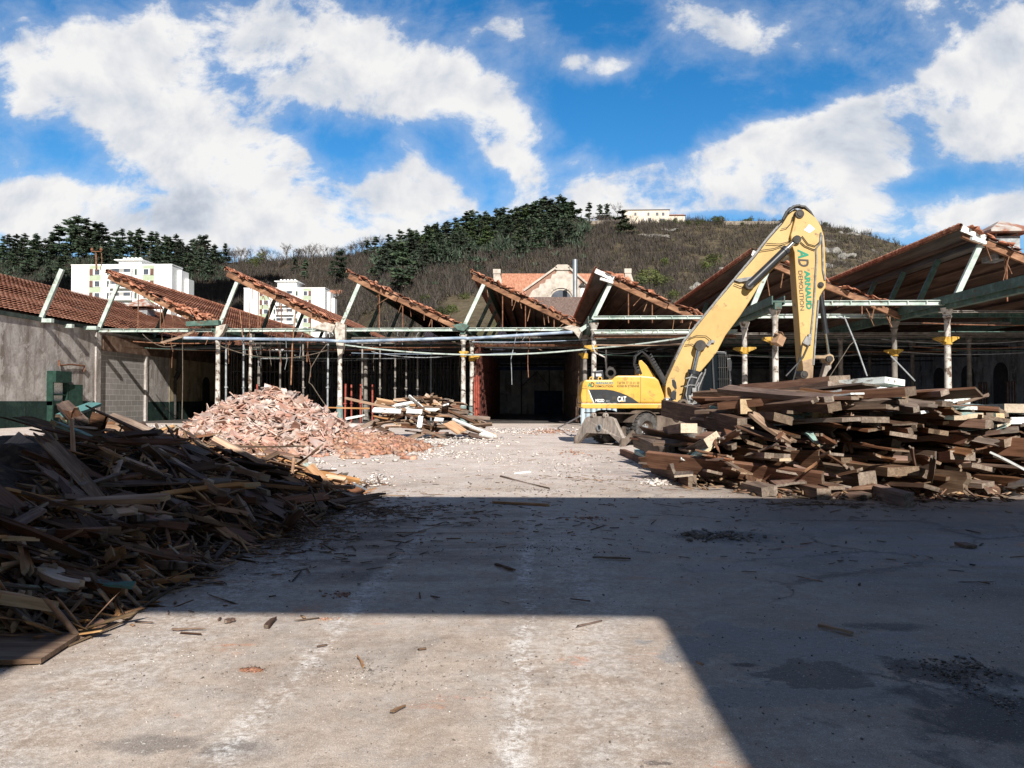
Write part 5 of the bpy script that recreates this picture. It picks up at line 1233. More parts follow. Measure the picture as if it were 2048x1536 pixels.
# --- heap of splintered boards in the shade
def heap_h(x, y):
    a = (-3.35 - x) * .37 + (.20 if 9 < y < 13 else 0); b_ = (y - 5.0) * .42; c = (14.3 - y) * .40 + .12
    return max(-.3, min(1.14 + .10 * math.sin(x * 2.1 + y), a, b_, c))
gx, gy = np.linspace(-12, -2.8, 60), np.linspace(4.8, 16, 70); V = []; F = []
for i, y in enumerate(gy):
    for j, x in enumerate(gx): V.append((x, y, heap_h(x, y) - .16 + .10 * mnoise.noise(Vector((x * 2.3, y * 2.3, 0)))))
for i in range(len(gy) - 1):
    for j in range(len(gx) - 1): F.append((i * 60 + j, i * 60 + j + 1, (i + 1) * 60 + j + 1, (i + 1) * 60 + j))
M['mulch'] = basic('trodden splinters and dirt', [(.3, (.022, .014, .010)), (.5, (.06, .038, .026)), (.72, (.13, .085, .055))], scale=9, rough=.95, bmp=1.0, bdist=.05)
o = link('wood_debris', arrays_mesh('wood_debris', V, F, M['mulch'])); tag(o, 'dark trodden splinters filling the broken board heap', 'debris', kind='stuff')
def where_in_heap(x, y):
    d = 'at sunlit foot' if y < 6.4 else 'on front slope' if y < 8.6 else 'on middle slope' if y < 11.2 else 'on rear slope'
    s_ = 'near rim' if x > -3.9 else 'at mid-height' if x > -5.2 else 'near crest'
    return f'{d} of board heap {s_}'
rs = random.Random(33); cnt = 0
while cnt < 270:
    y = 5.3 + 10.2 * rs.random() ** .85; xl = -.56 * y - .8 - (1.0 if y < 8 else 0); xr_ = -3.0 + (.55 if 10 < y < 13.5 else 0)
    x = rs.uniform(max(xl, -9.5), xr_); h = heap_h(x, y)
    if h < 0: continue
    L0 = 1.1 if x > -3.9 else 2.6
    L = min(L0, max(.3, rs.lognormvariate(.12, .55))); w = rs.choice([.05, .08, .10, .13, .17, .21]); t = rs.choice([.018, .025, .03, .05, .07])
    if L > 1.4: w = max(w, .08)
    look = rs.choices(['dark', 'grey', 'red', 'tan', 'teal', 'green'], [28, 12, 34, 23, 1.5, 1.5])[0]
    yaw = rs.gauss(0, R(24)) if rs.random() < .5 else rs.gauss(R(142), R(34)); e = .25
    gxs = (heap_h(x + e, y) - heap_h(x - e, y)) / (2 * e); gys = (heap_h(x, y + e) - heap_h(x, y - e)) / (2 * e)
    pitch = math.atan(gxs * math.cos(yaw) + gys * math.sin(yaw)) * .62 + rs.gauss(0, .17) + (rs.uniform(-.6, .6) if rs.random() < .09 else 0)
    o = timber('broken_board', (x, y, max(.03, h + rs.uniform(-.03, .17))), yaw, pitch, rs.gauss(0, .35), L, w, t, look, rs, min(.5, L * .35) if rs.random() < .75 else 0, rs.choice((0, 0, .3, .6)), .012)
    later(o, LOOK[look][2] + (' long' if L > 1.7 else ' short' if L < .8 else '') + ' board', where_in_heap(x, y), 'broken board', 'boards of the broken board heap', (x, y, h)); cnt += 1
items = {0: [], 1: []}
for _ in range(2300):
    y = 5.1 + 10.4 * rs.random(); x = rs.uniform(max(-.56 * y - .8, -9.5), -2.9); h = heap_h(x, y)
    if h < -.12: continue
    L = rs.uniform(.12, .7); items[int(rs.random() < .3)].append(((x, y, max(.015, h + rs.uniform(-.12, .03))), (L, rs.uniform(.012, .06), rs.uniform(.006, .02)), (rs.gauss(0, .4), rs.gauss(0, .35) + (.45 if h < 1.2 else 0) * rs.random(), rs.gauss(0, .8))))
M['splinter_tan'] = basic('fresh splinters', [(.3, (.2, .1, .045)), (.5, (.36, .2, .1)), (.7, (.52, .33, .19))], scale=3, rough=.9, island=.4, bmp=0)
for k_, (mt, nm) in enumerate((('splinter', 'dark splintered laths and chips filling the board heap'), ('splinter_tan', 'freshly torn pale splinters strewn through the board heap'))):
    tag(link('splinter_debris', scatter_boxes('splinter_debris', items[k_], M[mt], .3, 60 + k_)), nm, 'debris', kind='stuff')
def named_board(a, Ya, b_, Yb, w, t, look, label, roll=0.0, ragged=.1):
    o = timber_between('broken_board', at(*a, Ya), at(*b_, Yb), w, t, look, rs, roll, ragged); tag(o, label, 'broken board', 'boards of the broken board heap')
named_board((-30, 1062), 7.2, (276, 1026), 8.2, .16, .10, 'tan', 'long fresh tan plank lying across the front slope of the heap', .3)
named_board((80, 945), 9.4, (158, 940), 9.6, .25, .06, 'tan', 'short fresh tan board end facing out near the crest', 1.2)
named_board((60, 955), 9.4, (205, 955), 9.9, .16, .05, 'red', 'brown board below the tan board end near the crest', .4)
named_board((150, 890), 10.4, (300, 896), 11.2, .14, .06, 'tan', 'long pale edged plank along the crest of the heap', .3)
named_board((305, 900), 11.0, (345, 1000), 9.5, .22, .05, 'red', 'broad brown board sliding down toward the shade', .9)
named_board((320, 960), 9.6, (420, 1022), 9.0, .22, .05, 'red', 'wide brown board end beside the sliding board', .8)
named_board((455, 978), 11.2, (524, 970), 11.6, .20, .20, 'teal', 'squared teal beam end at the outer edge of the heap', 0, .0)
named_board((398, 962), 11, (512, 918), 11.8, .22, .06, 'grey', 'grey split board propped up behind the teal beam end', .5)
named_board((415, 970), 10.8, (560, 905), 12.2, .08, .03, 'grey', 'thin slat sticking up behind the teal beam end', .5)
named_board((125, 808), 11.5, (168, 850), 10.8, .18, .09, 'dark', 'black charred beam sticking up at the crest', .3)
named_board((118, 836), 11.4, (196, 806), 12.4, .16, .05, 'teal', 'teal board jutting up from the crest toward the wall', .3)
named_board((168, 850), 11.0, (215, 862), 10.8, .42, .06, 'dark', 'broad dark jagged sheet at the crest', 1.3, .3)
named_board((115, 1010), 8.8, (285, 994), 9.4, .07, .03, 'teal', 'slim teal slat lying across the front slope', .4)
named_board((160, 975), 8.7, (350, 1148), 6.9, .06, .04, 'tan', 'long thin stick lying down the front slope', .3, .0)
named_board((250, 1015), 8.6, (345, 1044), 8.2, .10, .04, 'tan', 'tan split board in the middle of the front slope', .5)
named_board((205, 1090), 7.6, (310, 1155), 6.7, .14, .05, 'tan', 'broad pale plank at the foot of the front slope', .7)
named_board((490, 1068), 9.0, (550, 1022), 10.3, .20, .13, 'grey', 'grey split beam lying apart at the outer edge of the heap', .1, .15)
named_board((155, 1242), 5.85, (262, 1257), 5.6, .07, .02, 'red', 'brown splinter lying in the sun at the foot of the heap', .1)
named_board((178, 1226), 5.9, (232, 1250), 5.65, .035, .02, 'tan', 'thin orange stick leaning on the sunlit splinter', .1)
named_board((0, 920), 9.3, (60, 870), 9.8, .24, .05, 'tan', 'orange split board standing at the crest', 1.0)
named_board((325, 1225), 5.86, (392, 1226), 5.84, .06, .012, 'tan', 'pale splinter lying on the shadow line', .0, .2)
# loose bits on the open concrete
for (a, b_, w, look, lab) in [((448, 1243), (470, 1238), .035, 'dark', 'small dark splinter on the sunlit concrete'), ((532, 1254), (549, 1236), .035, 'dark', 'brown splinter pointing toward the shadow line'), ((342, 1258), (412, 1257), .012, 'grey', 'thin grey lath on the sunlit concrete'),
                              ((1637, 1248), (1706, 1266), .03, 'tan', 'tan stick lying alone on the shaded concrete'), ((1918, 1086), (1944, 1094), .12, 'red', 'brown offcut lying alone on the shaded concrete'), ((985, 1004), (1100, 1010), .07, 'tan', 'pale slat lying in the shade near the sunlit strip'),
                              ((1185, 1114), (1262, 1117), .025, 'grey', 'grey slat lying on the bare shaded concrete'), ((990, 1128), (1030, 1140), .03, 'dark', 'dark stick lying by the wheel track'), ((780, 1424), (812, 1410), .014, 'grey', 'short grey splinter near the wheel track'), ((715, 1310), (728, 1335), .012, 'tan', 'dry straw stem on the sunlit concrete'),
                              ((1390, 1322), (1408, 1330), .015, 'tan', 'tiny tan splinter at the shadow corner'), ((1030, 947), (1060, 943), .06, 'white', 'white slat lying on the sunlit yard'), ((1000, 952), (1100, 977), .02, 'grey', 'long grey twig on the sunlit yard')]:
    A, B_ = gnd(*a, .02), gnd(*b_, .02); o = timber_between('loose_splinter', A, B_, w, min(.03, w * .6), look, rs, 0, .02); tag(o, lab, 'splinter', 'loose splinters on the concrete')
mb = MB(); q = [gnd(-60, 1282), gnd(165, 1277), gnd(82, 1332), gnd(-60, 1338)]
mb.prism([p + Vector((0, 0, .015)) for p in q], (0, 0, .03))
tag(mb.build('flat_panel', M['beam_grey']), 'flat grey panel lying half in the sun before the heap', 'panel')
# planks behind the heap
for (a, Ya, b_, Yb, look, lab) in [((420, 918), 21, (600, 922), 20, 'tan', 'long plank lying in the sun before the tile heap'), ((430, 930), 20, (585, 932), 19.2, 'red', 'second plank lying under the long sunlit plank'), ((500, 940), 19, (560, 942), 18.6, 'tan', 'short beam end beside the sunlit planks'), ((540, 915), 20.4, (606, 934), 19, 'grey', 'grey plank crossing the ends of the sunlit planks')]:
    A, B_ = at(*a, Ya), at(*b_, Yb); A.z = max(.1, A.z); B_.z = max(.1, B_.z); o = timber_between('sunlit_plank', A, B_, .3, .14, look, rs, 0, .05); tag(o, lab, 'plank', 'planks lying before the tile heap')

# --- middle heap of mixed boards
rs = random.Random(44); cx, cy = -5.0, 34.2
def where_mid(z, x): return ('at foot of' if z < .45 else 'halfway up' if z < 1.05 else 'on top of') + ' middle heap ' + ('beside the tiles' if x < cx - .9 else 'beside hall opening' if x > cx + .9 else 'in its centre')
for i in range(120):
    u = rs.gauss(0, 1.25); v = rs.uniform(-1.7, 1.2); hmax = 1.75 * max(0, 1 - (abs(u + .1) / 3.1) ** 1.6) * (1 if v > -.6 else max(0, (v + 1.9) / 1.3))
    z = max(.06, hmax * (1 - .3 * rs.random() ** 2)); look = rs.choices(['grey', 'tan', 'red', 'white', 'dark', 'greyend'], [26, 26, 16, 9, 15, 8])[0]
    L = rs.uniform(.7, 2.6); w = rs.choice([.1, .15, .2, .28]); t = rs.choice([.04, .06, .1, .14])
    yaw = rs.gauss(0, .7) + (R(90) if rs.random() < .45 else 0)
    o = timber('heap_board', (cx + u, cy + v, z), yaw, rs.gauss(0, .2) - .25 * u * math.cos(yaw) * .5, rs.gauss(0, .4), L, w, t, look, rs, rs.choice((0, .1, .3)), 0, .01)
    later(o, LOOK[look][2] + (' long' if L > 1.9 else '') + ' board', where_mid(z, cx + u), 'broken board', 'boards of the middle heap', (cx + u, cy + v, z))
for (a, Ya, b_, Yb, w, t, look, lab) in [((745, 820), 32.6, (803, 823), 32.4, .24, .06, 'white', 'long white board across the front of the middle heap'), ((812, 822), 32.4, (845, 824), 32.4, .22, .06, 'white', 'white board continuing the long white one'), ((838, 856), 31.8, (842, 832), 32.2, .2, .08, 'white', 'upright white board on the middle heap'), ((868, 838), 32, (888, 840), 32, .34, .04, 'white', 'broad white scrap on the middle heap'),
                                      ((690, 796), 33, (790, 818), 33, .12, .08, 'tan', 'long tan lath sticking out of the middle heap'), ((650, 815), 33, (740, 817), 33, .05, .05, 'tan', 'thin lath reaching out over the tile heap'), ((690, 838), 33, (730, 830), 33, .14, .06, 'white', 'white lath lying on the girder'), ((905, 838), 32.4, (985, 870), 31, .12, .06, 'white', 'white pole sloping down the side of the middle heap'), ((895, 845), 32, (925, 865), 31.4, .5, .06, 'tan', 'broad tan sheet leaning on the middle heap'), ((960, 868), 31.2, (990, 873), 30.8, .2, .08, 'white', 'white board end lying beside the middle heap')]:
    o = timber_between('heap_board', at(*a, Ya), at(*b_, Yb), w, t, look, rs, .9 if 'across' in lab or 'continuing' in lab else .3, .05); tag(o, lab, 'broken board', 'boards of the middle heap')

# --- heap of broken roof tiles
rs = random.Random(55)
def tile_h(x, y):
    d = math.hypot((x + 9.2) / (4.1 if x > -9.2 else 3.6), (y - 26.0) / 4.4)
    a = 2.02 * max(0, 1 - d ** 1.12) * (1 + .10 * math.sin(x * 1.7) * math.sin(y * 1.3 + 1))
    b_ = .68 * max(0, 1 - math.hypot((x + 6.0) / 2.5, (y - 25.8) / 3.4) ** 1.05)
    return max(a, b_) + .10 * mnoise.noise(Vector((x * 1.1, y * 1.1, 3)))
gx, gy = np.linspace(-13, -3, 90), np.linspace(21, 31, 90); V = []; F = []
for y in gy:
    for x in gx: V.append((x, y, tile_h(x, y) - .06 if tile_h(x, y) > .12 else -.08))
for i in range(89):
    for j in range(89): F.append((i * 90 + j, i * 90 + j + 1, (i + 1) * 90 + j + 1, (i + 1) * 90 + j))
itA, itB = [], []
def slope_euler(x, y, r_):
    e = .3; a = math.atan((tile_h(x + e, y) - tile_h(x - e, y)) / (2 * e)); b_ = math.atan((tile_h(x, y + e) - tile_h(x, y - e)) / (2 * e))
    return (b_ + r_.gauss(0, .35), -a + r_.gauss(0, .35), r_.uniform(0, 6.28))
while len(itA) < 5200:
    x, y = rs.uniform(-12.8, -3.4), rs.uniform(21.3, 29); h = tile_h(x, y)
    if h < .03: continue
    if x > -5.9 + .5 * math.sin(y * 2) + (h - .6) * .9 + rs.gauss(0, .35): 
        s_ = rs.uniform(.05, .2); itB.append(((x, y, h + .0), (s_, s_ * rs.uniform(.5, 1), s_ * .5), slope_euler(x, y, rs))); 
        if len(itB) > 2600: continue
    else:
        s_ = .06 + .3 * rs.random() ** 1.8; itA.append(((x, y, h + rs.uniform(-.03, .05)), (s_, s_ * rs.uniform(.5, .9), rs.uniform(.02, .05)), slope_euler(x, y, rs)))
o = link('tile_rubble', arrays_mesh('tile_rubble', V, F, M['shard_stuff'])); tag(o, 'pinkish mound of crushed roof tiles and mortar', 'rubble', kind='stuff')
o = link('tile_chip_rubble', scatter_boxes('tile_chip_rubble', itA, M['shard_stuff'], .22, 5)); tag(o, 'smaller pink tile chips covering the tile heap', 'rubble', kind='stuff')
o = link('orange_crumb_rubble', scatter_boxes('orange_crumb_rubble', itB, M['crumb_orange'], .3, 6)); tag(o, 'orange crushed brick slope beside the pink tile heap', 'rubble', kind='stuff')
def shard_mesh(i):
    r_ = random.Random(100 + i); n = r_.randint(4, 6); ang = sorted(r_.uniform(0, 6.28) for _ in range(n)); L = r_.uniform(.20, .34)
    poly = [(math.cos(a) * L * r_.uniform(.7, 1.1), math.sin(a) * L * .62 * r_.uniform(.7, 1.1)) for a in [2 * math.pi * (k + r_.uniform(-.25, .25)) / n for k in range(n)]]
    t = r_.uniform(.022, .04); cv = r_.uniform(-1.2, 1.2)
    V = [(x, y, cv * y * y + h * t) for h in (-.5, .5) for x, y in poly]; me = bpy.data.meshes.new('tile_shard')
    me.from_pydata(V, [], [tuple(reversed(range(n))), tuple(range(n, 2 * n))] + [(k, (k + 1) % n, (k + 1) % n + n, k + n) for k in range(n)]); me.materials.append(M['shard']); return me
SH_ = [shard_mesh(i) for i in range(14)]
cnt = 0
while cnt < 280:
    x, y = rs.uniform(-12.4, -5.9), rs.uniform(21.6, 27.2); h = tile_h(x, y)
    if h < .1 or x > -6.3: continue
    o = link('tile_shard', SH_[cnt % 14]); o.location = (x, y, h + rs.uniform(.0, .09)); o.rotation_euler = slope_euler(x, y, rs); s_ = rs.uniform(.75, 1.35); o.scale = (s_, s_, 1)
    where = ('at foot' if h < .5 else 'low on face' if h < .95 else 'high on face' if h < 1.45 else 'around top') + ' of tile heap ' + ('toward block wall' if x < -9 else 'in its middle' if x < -7.6 else 'toward orange slope')
    later(o, 'pink tile shard', where, 'broken tile', 'broken tiles on the tile heap', (x, y, h)); cnt += 1

# ------------------------------------------------------------------ hill
# bare-ground skyline of the photograph: (px, py, distance)
SKY = [(-700, 560, 470), (-200, 520, 450), (0, 512, 440), (150, 505, 430), (300, 512, 430), (450, 520, 420), (600, 512, 400), (720, 505, 370), (800, 490, 350), (900, 470, 335), (1000, 452, 325), (1100, 442, 320), (1200, 440, 318), (1300, 441, 316), (1400, 443, 314), (1500, 444, 312), (1600, 447, 310), (1680, 461, 305), (1740, 476, 300), (1800, 494, 296), (1860, 515, 292), (1950, 555, 290), (2060, 610, 290), (2300, 690, 290), (2700, 760, 290)]
sx = [s[0] for s in SKY]; sh = [1.6 + (803 - s[1]) / FPX * s[2] for s in SKY]; sdist = [s[2] for s in SKY]
FOOT = [(-700, 230), (300, 225), (650, 200), (760, 150), (900, 128), (1300, 128), (1700, 140), (2100, 160), (2700, 170)]
def hill_z(u_px, Y):
    "ground height of the hill above the yard; u_px is the bearing written as a column of the photograph"
    H, D = float(np.interp(u_px, sx, sh)), float(np.interp(u_px, sx, sdist)); F0 = float(np.interp(u_px, [a for a, b in FOOT], [b for a, b in FOOT]))
    t = (Y - F0) / (D - F0)
    if t <= 0: z = 0.0
    elif t <= 1: z = H * (t ** .92 if u_px > 760 else t ** 1.0)
    else: z = H - (Y - D) * .10
    x = (u_px - 1075) / FPX * Y
    if 0 < t < 1.3: z += (2.6 * mnoise.noise(Vector((x * .025, Y * .025, 2))) + 1.0 * mnoise.noise(Vector((x * .09, Y * .09, 5)))) * min(1, t * 3) * (.35 if t > .9 else 1)
    return z
def hill_pt(px, Y): return Vector(((px - 1075) / FPX * Y, Y, hill_z(px, Y)))
def hill_hit(px, py, ahead=0.0):
    "where a sight line first meets the hill"
    d = ray(px, py); Y = 100.0
    while Y < 480:
        p = EYE + d * (Y / d.y); u = 1075 + p.x / Y * FPX
        if p.z < hill_z(u, Y): return p
        Y += 1.0
    return None
V = []; F = []; us = np.linspace(-700, 2700, 200); ts = np.linspace(0, 1.5, 80)
for t in ts:
    for u in us:
        D = float(np.interp(u, sx, sdist)); F0 = float(np.interp(u, [a for a, b in FOOT], [b for a, b in FOOT])) - 4
        Y = F0 + (D - F0) * t; p = hill_pt(u, Y); V.append((p.x, p.y, p.z - (.3 if t == 0 else 0)))
n = len(us)
for i in range(len(ts) - 1):
    for j in range(n - 1): F.append((i * n + j, i * n + j + 1, (i + 1) * n + j + 1, (i + 1) * n + j))
def hill_mat():
    m, N, b = new_mat('dry scrubby hillside'); v = coords(N); X, Y, Z = N.sep(v)
    n = N.noise(v, .045, 8, .65, .6); f_ = N.noise(v, .5, 8, .7, .3); g = N.noise(v, .02, 4, .5)
    c = N.ramp(N.m('MULTIPLY_ADD', n, .5, N.m('MULTIPLY', f_, .5)), [(.32, (.035, .027, .017)), (.45, (.085, .066, .042)), (.56, (.125, .103, .066)), (.72, (.25, .22, .17))])
    grass = N.m('MULTIPLY', N.mr(N.noise(v, .03, 5, .5, .3), .50, .62), N.m('MULTIPLY', N.mr(Z, 14, 34, 1, .15), N.mr(X, 20, 60, 1, .3)))
    c = N.mix(N.mr(X, -60, -20, .75, 0), c, N.ramp(f_, [(.35, (.028, .021, .014)), (.65, (.075, .056, .038))]))
    c = N.mix(N.m('MULTIPLY', N.m('MULTIPLY', grass, .75), N.mr(X, -60, -35)), c, N.ramp(f_, [(.35, (.045, .062, .02)), (.65, (.12, .125, .05))]))
    rock = N.m('MULTIPLY', N.mr(N.noise(v, .06, 9, .7, .8), .56, .62), N.mr(X, 78, 100))
    c = N.mix(rock, c, N.ramp(f_, [(.35, (.09, .085, .075)), (.6, (.24, .225, .20)), (.75, (.33, .31, .28))]))
    N.put(b.inputs['Base Color'], c); b.inputs['Roughness'].default_value = .95; b.inputs['Specular IOR Level'].default_value = .1
    bump(N, b, N.m('ADD', f_, N.m('MULTIPLY', n, .5)), .9, 1.2)
    return m
me = arrays_mesh('hill', V, F, hill_mat()); me.polygons.foreach_set('use_smooth', [True] * len(me.polygons)); tag(link('hill', me), kind='structure')

# ------------------------------------------------------------------ trees
M['bark'] = basic('grey brown bark', [(.3, (.055, .042, .034)), (.6, (.12, .098, .082)), (.8, (.21, .18, .155))], scale=2, rough=.95, jitter=True)
M['twig'] = basic('bare winter twigs', [(.3, (.042, .034, .029)), (.6, (.094, .077, .064)), (.8, (.16, .135, .112))], scale=.4, rough=.95, bmp=0, jitter=True, var=.35)
def leaf_mat(name, a, b_, c_, var=.25):
    return basic(name, [(.3, a), (.52, b_), (.72, c_)], scale=.55, rough=.85, bmp=0, jitter=True, var=var, spec=.2)
M['needles'] = leaf_mat('dark cedar needles', (.016, .028, .018), (.04, .06, .036), (.082, .108, .062), .5)
M['pine'] = leaf_mat('green pine needles', (.02, .033, .013), (.048, .07, .027), (.09, .112, .046), .4)
M['leaf_green'] = leaf_mat('olive green shrub leaves', (.028, .038, .012), (.065, .08, .025), (.12, .13, .048))
def tri_cloud(pts, size, r_, flat=.5):
    "small pointed leaf clusters"
    V = []; F = []
    for (p, s_) in pts:
        d = Vector((r_.gauss(0, 1), r_.gauss(0, 1), r_.gauss(0, flat))).normalized(); e = d.cross(Vector((r_.gauss(0, 1), r_.gauss(0, 1), r_.gauss(0, 1)))).normalized(); b_ = len(V)
        V += [tuple(p - e * s_ * size * .32), tuple(p + d * s_ * size), tuple(p + e * s_ * size * .32)]; F.append((b_, b_ + 1, b_ + 2))
    return V, F
def cedar_mesh(seed, h=12.0, narrow=1.0, mt='needles', cone=False):
    r_ = random.Random(seed); tr = MB(); lean = Vector((r_.gauss(0, .3), r_.gauss(0, .3), 0))
    axis = lambda t: Vector((0, 0, h * t)) + lean * t * t
    tr.tube([axis(t) for t in (0, .3, .6, .85, 1)], [h * .022, h * .017, h * .012, h * .006, h * .002], 6)
    pts = []; lv = int(h * .85)
    for i in range(lv):
        t = .22 + .78 * (i + r_.uniform(-.3, .3)) / lv; t = min(t, .99)
        rad = h * (.30 if not cone else .26) * narrow * ((1 - t) ** (.55 if not cone else .9) + .04) * r_.uniform(.7, 1.15)
        for k in range(r_.randint(3, 5) if rad > 1 else 3):
            a = r_.uniform(0, 6.283); L = rad * r_.uniform(.45, 1.3); tip = axis(t) + Vector((math.cos(a) * L, math.sin(a) * L, L * r_.uniform(-.12, .30)))
            tr.bar(axis(t), tip, h * .004, h * .004)
            nn_ = int(12 + L * 11)
            for _ in range(nn_):
                q = r_.uniform(.18, 1.0) ** .8; p = axis(t).lerp(tip, q); sp = L * .30 * (1.1 - q * .5)
                pts.append((p + Vector((r_.gauss(0, sp * .6), r_.gauss(0, sp * .6), r_.gauss(0, .09))), r_.uniform(.6, 1.3)))
    for _ in range(int(h * 3)): pts.append((axis(r_.uniform(.85, 1.0)) + Vector((r_.gauss(0, .22), r_.gauss(0, .22), r_.gauss(0, .15))), .7))
    V, F = tri_cloud(pts, h * .075, r_, .10)
    return tr, arrays_mesh('crown', V, F, M[mt])
def bare_mesh(seed, h=9.0, spread=1.0):
    r_ = random.Random(seed); tr = MB(); tw_v, tw_f = [], []
    def limb(p, d, L, rad, lev):
        q = p + d * L
        if lev < 2: tr.tube([p, p.lerp(q, .5) + Vector((r_.gauss(0, .05), r_.gauss(0, .05), 0)) * L, q], [rad, rad * .8, rad * .6], 5, False)
        else:
            e = d.orthogonal().normalized() * max(rad, .022); e2 = d.cross(e); b_ = len(tw_v); tw_v.extend([tuple(p - e), tuple(p + e), tuple(q), tuple(p - e2), tuple(p + e2), tuple(q)]); tw_f.extend([(b_, b_ + 1, b_ + 2), (b_ + 3, b_ + 4, b_ + 5)])
        if lev < 4:
            for k in range([5, 4, 4, 3][lev]):
                t = r_.uniform(.35, 1.0) if lev else r_.uniform(.5, 1.0); nd = (d + Vector((r_.gauss(0, .5), r_.gauss(0, .5), r_.gauss(.12, .3))) * spread).normalized()
                limb(p.lerp(q, t), nd, L * r_.uniform(.5, .75), rad * .5, lev + 1)
    limb(Vector((0, 0, 0)), Vector((r_.gauss(0, .08), r_.gauss(0, .08), 1)).normalized(), h * .42, h * .016, 0)
    return tr, arrays_mesh('crown', tw_v, tw_f, M['twig'])
def bush_mesh(seed, w=2.2, mt='leaf_green'):
    r_ = random.Random(seed); tr = MB()
    for _ in range(6): tr.bar((0, 0, 0), (r_.gauss(0, w * .22), r_.gauss(0, w * .22), w * r_.uniform(.4, .8)), .05, .05)
    cl = [(Vector((r_.gauss(0, w * .28), r_.gauss(0, w * .28), w * r_.uniform(.15, .85))), r_.uniform(.2, .45) * w) for _ in range(9)]; pts = []
    for c, rad in cl:
        for _ in range(90):
            d = Vector((r_.gauss(0, 1), r_.gauss(0, 1), r_.gauss(0, .8))).normalized() * rad * r_.uniform(.4, 1.0) ** .5; p = c + d
            if p.z > .05: pts.append((p, r_.uniform(.6, 1.3)))
    V, F = tri_cloud(pts, .26, r_, .8)
    return tr, arrays_mesh('crown', V, F, M[mt])
def proto(name, pair):
    tr, crown = pair; me = bpy.data.meshes.new('trunk'); me.from_pydata(tr.v, [], tr.f); me.materials.append(M['bark']); return (name, me, crown)
KIND = {'cedar': [proto('cedar_tree', cedar_mesh(s, 12)) for s in (1, 2, 3, 4)], 'fir': [proto('fir_tree', cedar_mesh(s, 12, .8, 'needles', True)) for s in (11, 12)], 'pine': [proto('pine_tree', cedar_mesh(s, 9, 1.35, 'pine')) for s in (21, 22)],
        'bare': [proto('bare_tree', bare_mesh(s, 9, sp)) for s, sp in ((31, .9), (32, 1.1), (33, .8), (34, 1.0), (35, 1.2))], 'bush': [proto('bush', bush_mesh(s)) for s in (41, 42)]}
DESC = {'cedar': ('dark cedar', 'cedar'), 'fir': ('dark pointed fir', 'fir tree'), 'pine': ('green broad pine', 'pine tree'), 'bare': ('leafless grey tree', 'bare tree'), 'bush': ('olive green bush', 'bush')}
tr_rnd = random.Random(77)
def tree(kind, pos, h, where, base_h, label=None, wide=1.0):
    nm, tme, cme = tr_rnd.choice(KIND[kind]); root = bpy.data.objects.new(nm, None); COL.objects.link(root); root.empty_display_size = .5
    root.location = pos - Vector((0, 0, .3)); s_ = h / base_h; root.scale = (s_ * wide, s_ * wide, s_); root.rotation_euler = (0, 0, tr_rnd.uniform(0, 6.28))
    for n_, me_ in (('trunk', tme), ('crown', cme)):
        o = bpy.data.objects.new(n_, me_); COL.objects.link(o); o.parent = root
    d, cat = DESC[kind]
    if label: tag(root, label, cat, cat + 's on the hill')
    else: later(root, d, where, cat, cat + 's on the hill', pos)
    return root
def zone(px, py):
    if px < 560: return 'on the wooded ridge behind the apartment blocks' if py < 520 else 'on the slope above the apartment blocks'
    if px < 930: return 'on the long middle ridge' if py < 530 else 'on the slope below the middle ridge'
    if px < 1160: return 'in the dark grove under the hilltop' if py < 520 else 'on the slope behind the brick gable'
    if px < 1420: return 'by the hilltop house' if py < 470 else 'on the slope below the hilltop house'
    return 'on the open brow of the hill' if py < 470 else 'on the rocky slope behind the excavator'
def plant(kind, px, py_foot, top_px, label=None, wide=1.0):
    p = hill_hit(px, py_foot)
    if p is None: D = float(np.interp(px, sx, sdist)); p = hill_pt(px, D - 2)
    base = {'cedar': 12, 'fir': 12, 'pine': 9, 'bare': 8.6, 'bush': 2.4}[kind]
    h = max(1.0, top_px / FPX * p.y); return tree(kind, p, h, zone(px, py_foot), base, label, wide)
# left ridge crowd: skyline heights read from the photograph
SL = [(-20, 470), (10, 468), (38, 467), (70, 478), (98, 462), (118, 448), (140, 436), (158, 431), (172, 434), (190, 443), (208, 446), (232, 462), (246, 457), (262, 462), (282, 456), (300, 463), (318, 464), (336, 474), (354, 468), (384, 478), (455, 487)]
for i, (px, top) in enumerate(SL):
    plant('cedar' if i % 4 else 'fir', px + tr_rnd.gauss(0, 2), 520 if px < 420 else 530, (520 if px < 420 else 530) - top + 3, None, 1.2)
for i in range(64):
    px = tr_rnd.uniform(-20, 430); py = tr_rnd.uniform(514, 562); plant('cedar' if i % 3 else 'fir', px, py, tr_rnd.uniform(38, 56), None, 1.2)
# middle ridge: dark row climbing to the right
MIDT = [(735, 482), (752, 474), (778, 470), (800, 462), (818, 458), (835, 462), (852, 452), (872, 447), (890, 446), (912, 437), (930, 425), (944, 421), (958, 430), (975, 424), (992, 418), (1006, 416), (1024, 420), (1042, 414), (1055, 408), (1068, 404), (1080, 400), (1094, 395), (1104, 400), (1118, 392), (1130, 397), (1146, 402)]
for i, (px, top) in enumerate(MIDT):
    foot = float(np.interp(px, [700, 800, 900, 1000, 1150], [512, 496, 478, 462, 452])); plant('cedar', px, foot + 6, foot - top + 10, None, 1.25)
for i in range(92):
    px = tr_rnd.uniform(820, 1150); lo = float(np.interp(px, [820, 900, 1000, 1100, 1150], [498, 482, 466, 452, 448])); py = lo + abs(tr_rnd.gauss(0, 25)); plant('cedar' if i % 6 else 'pine', px, py, tr_rnd.uniform(36, 54), None, 1.3)
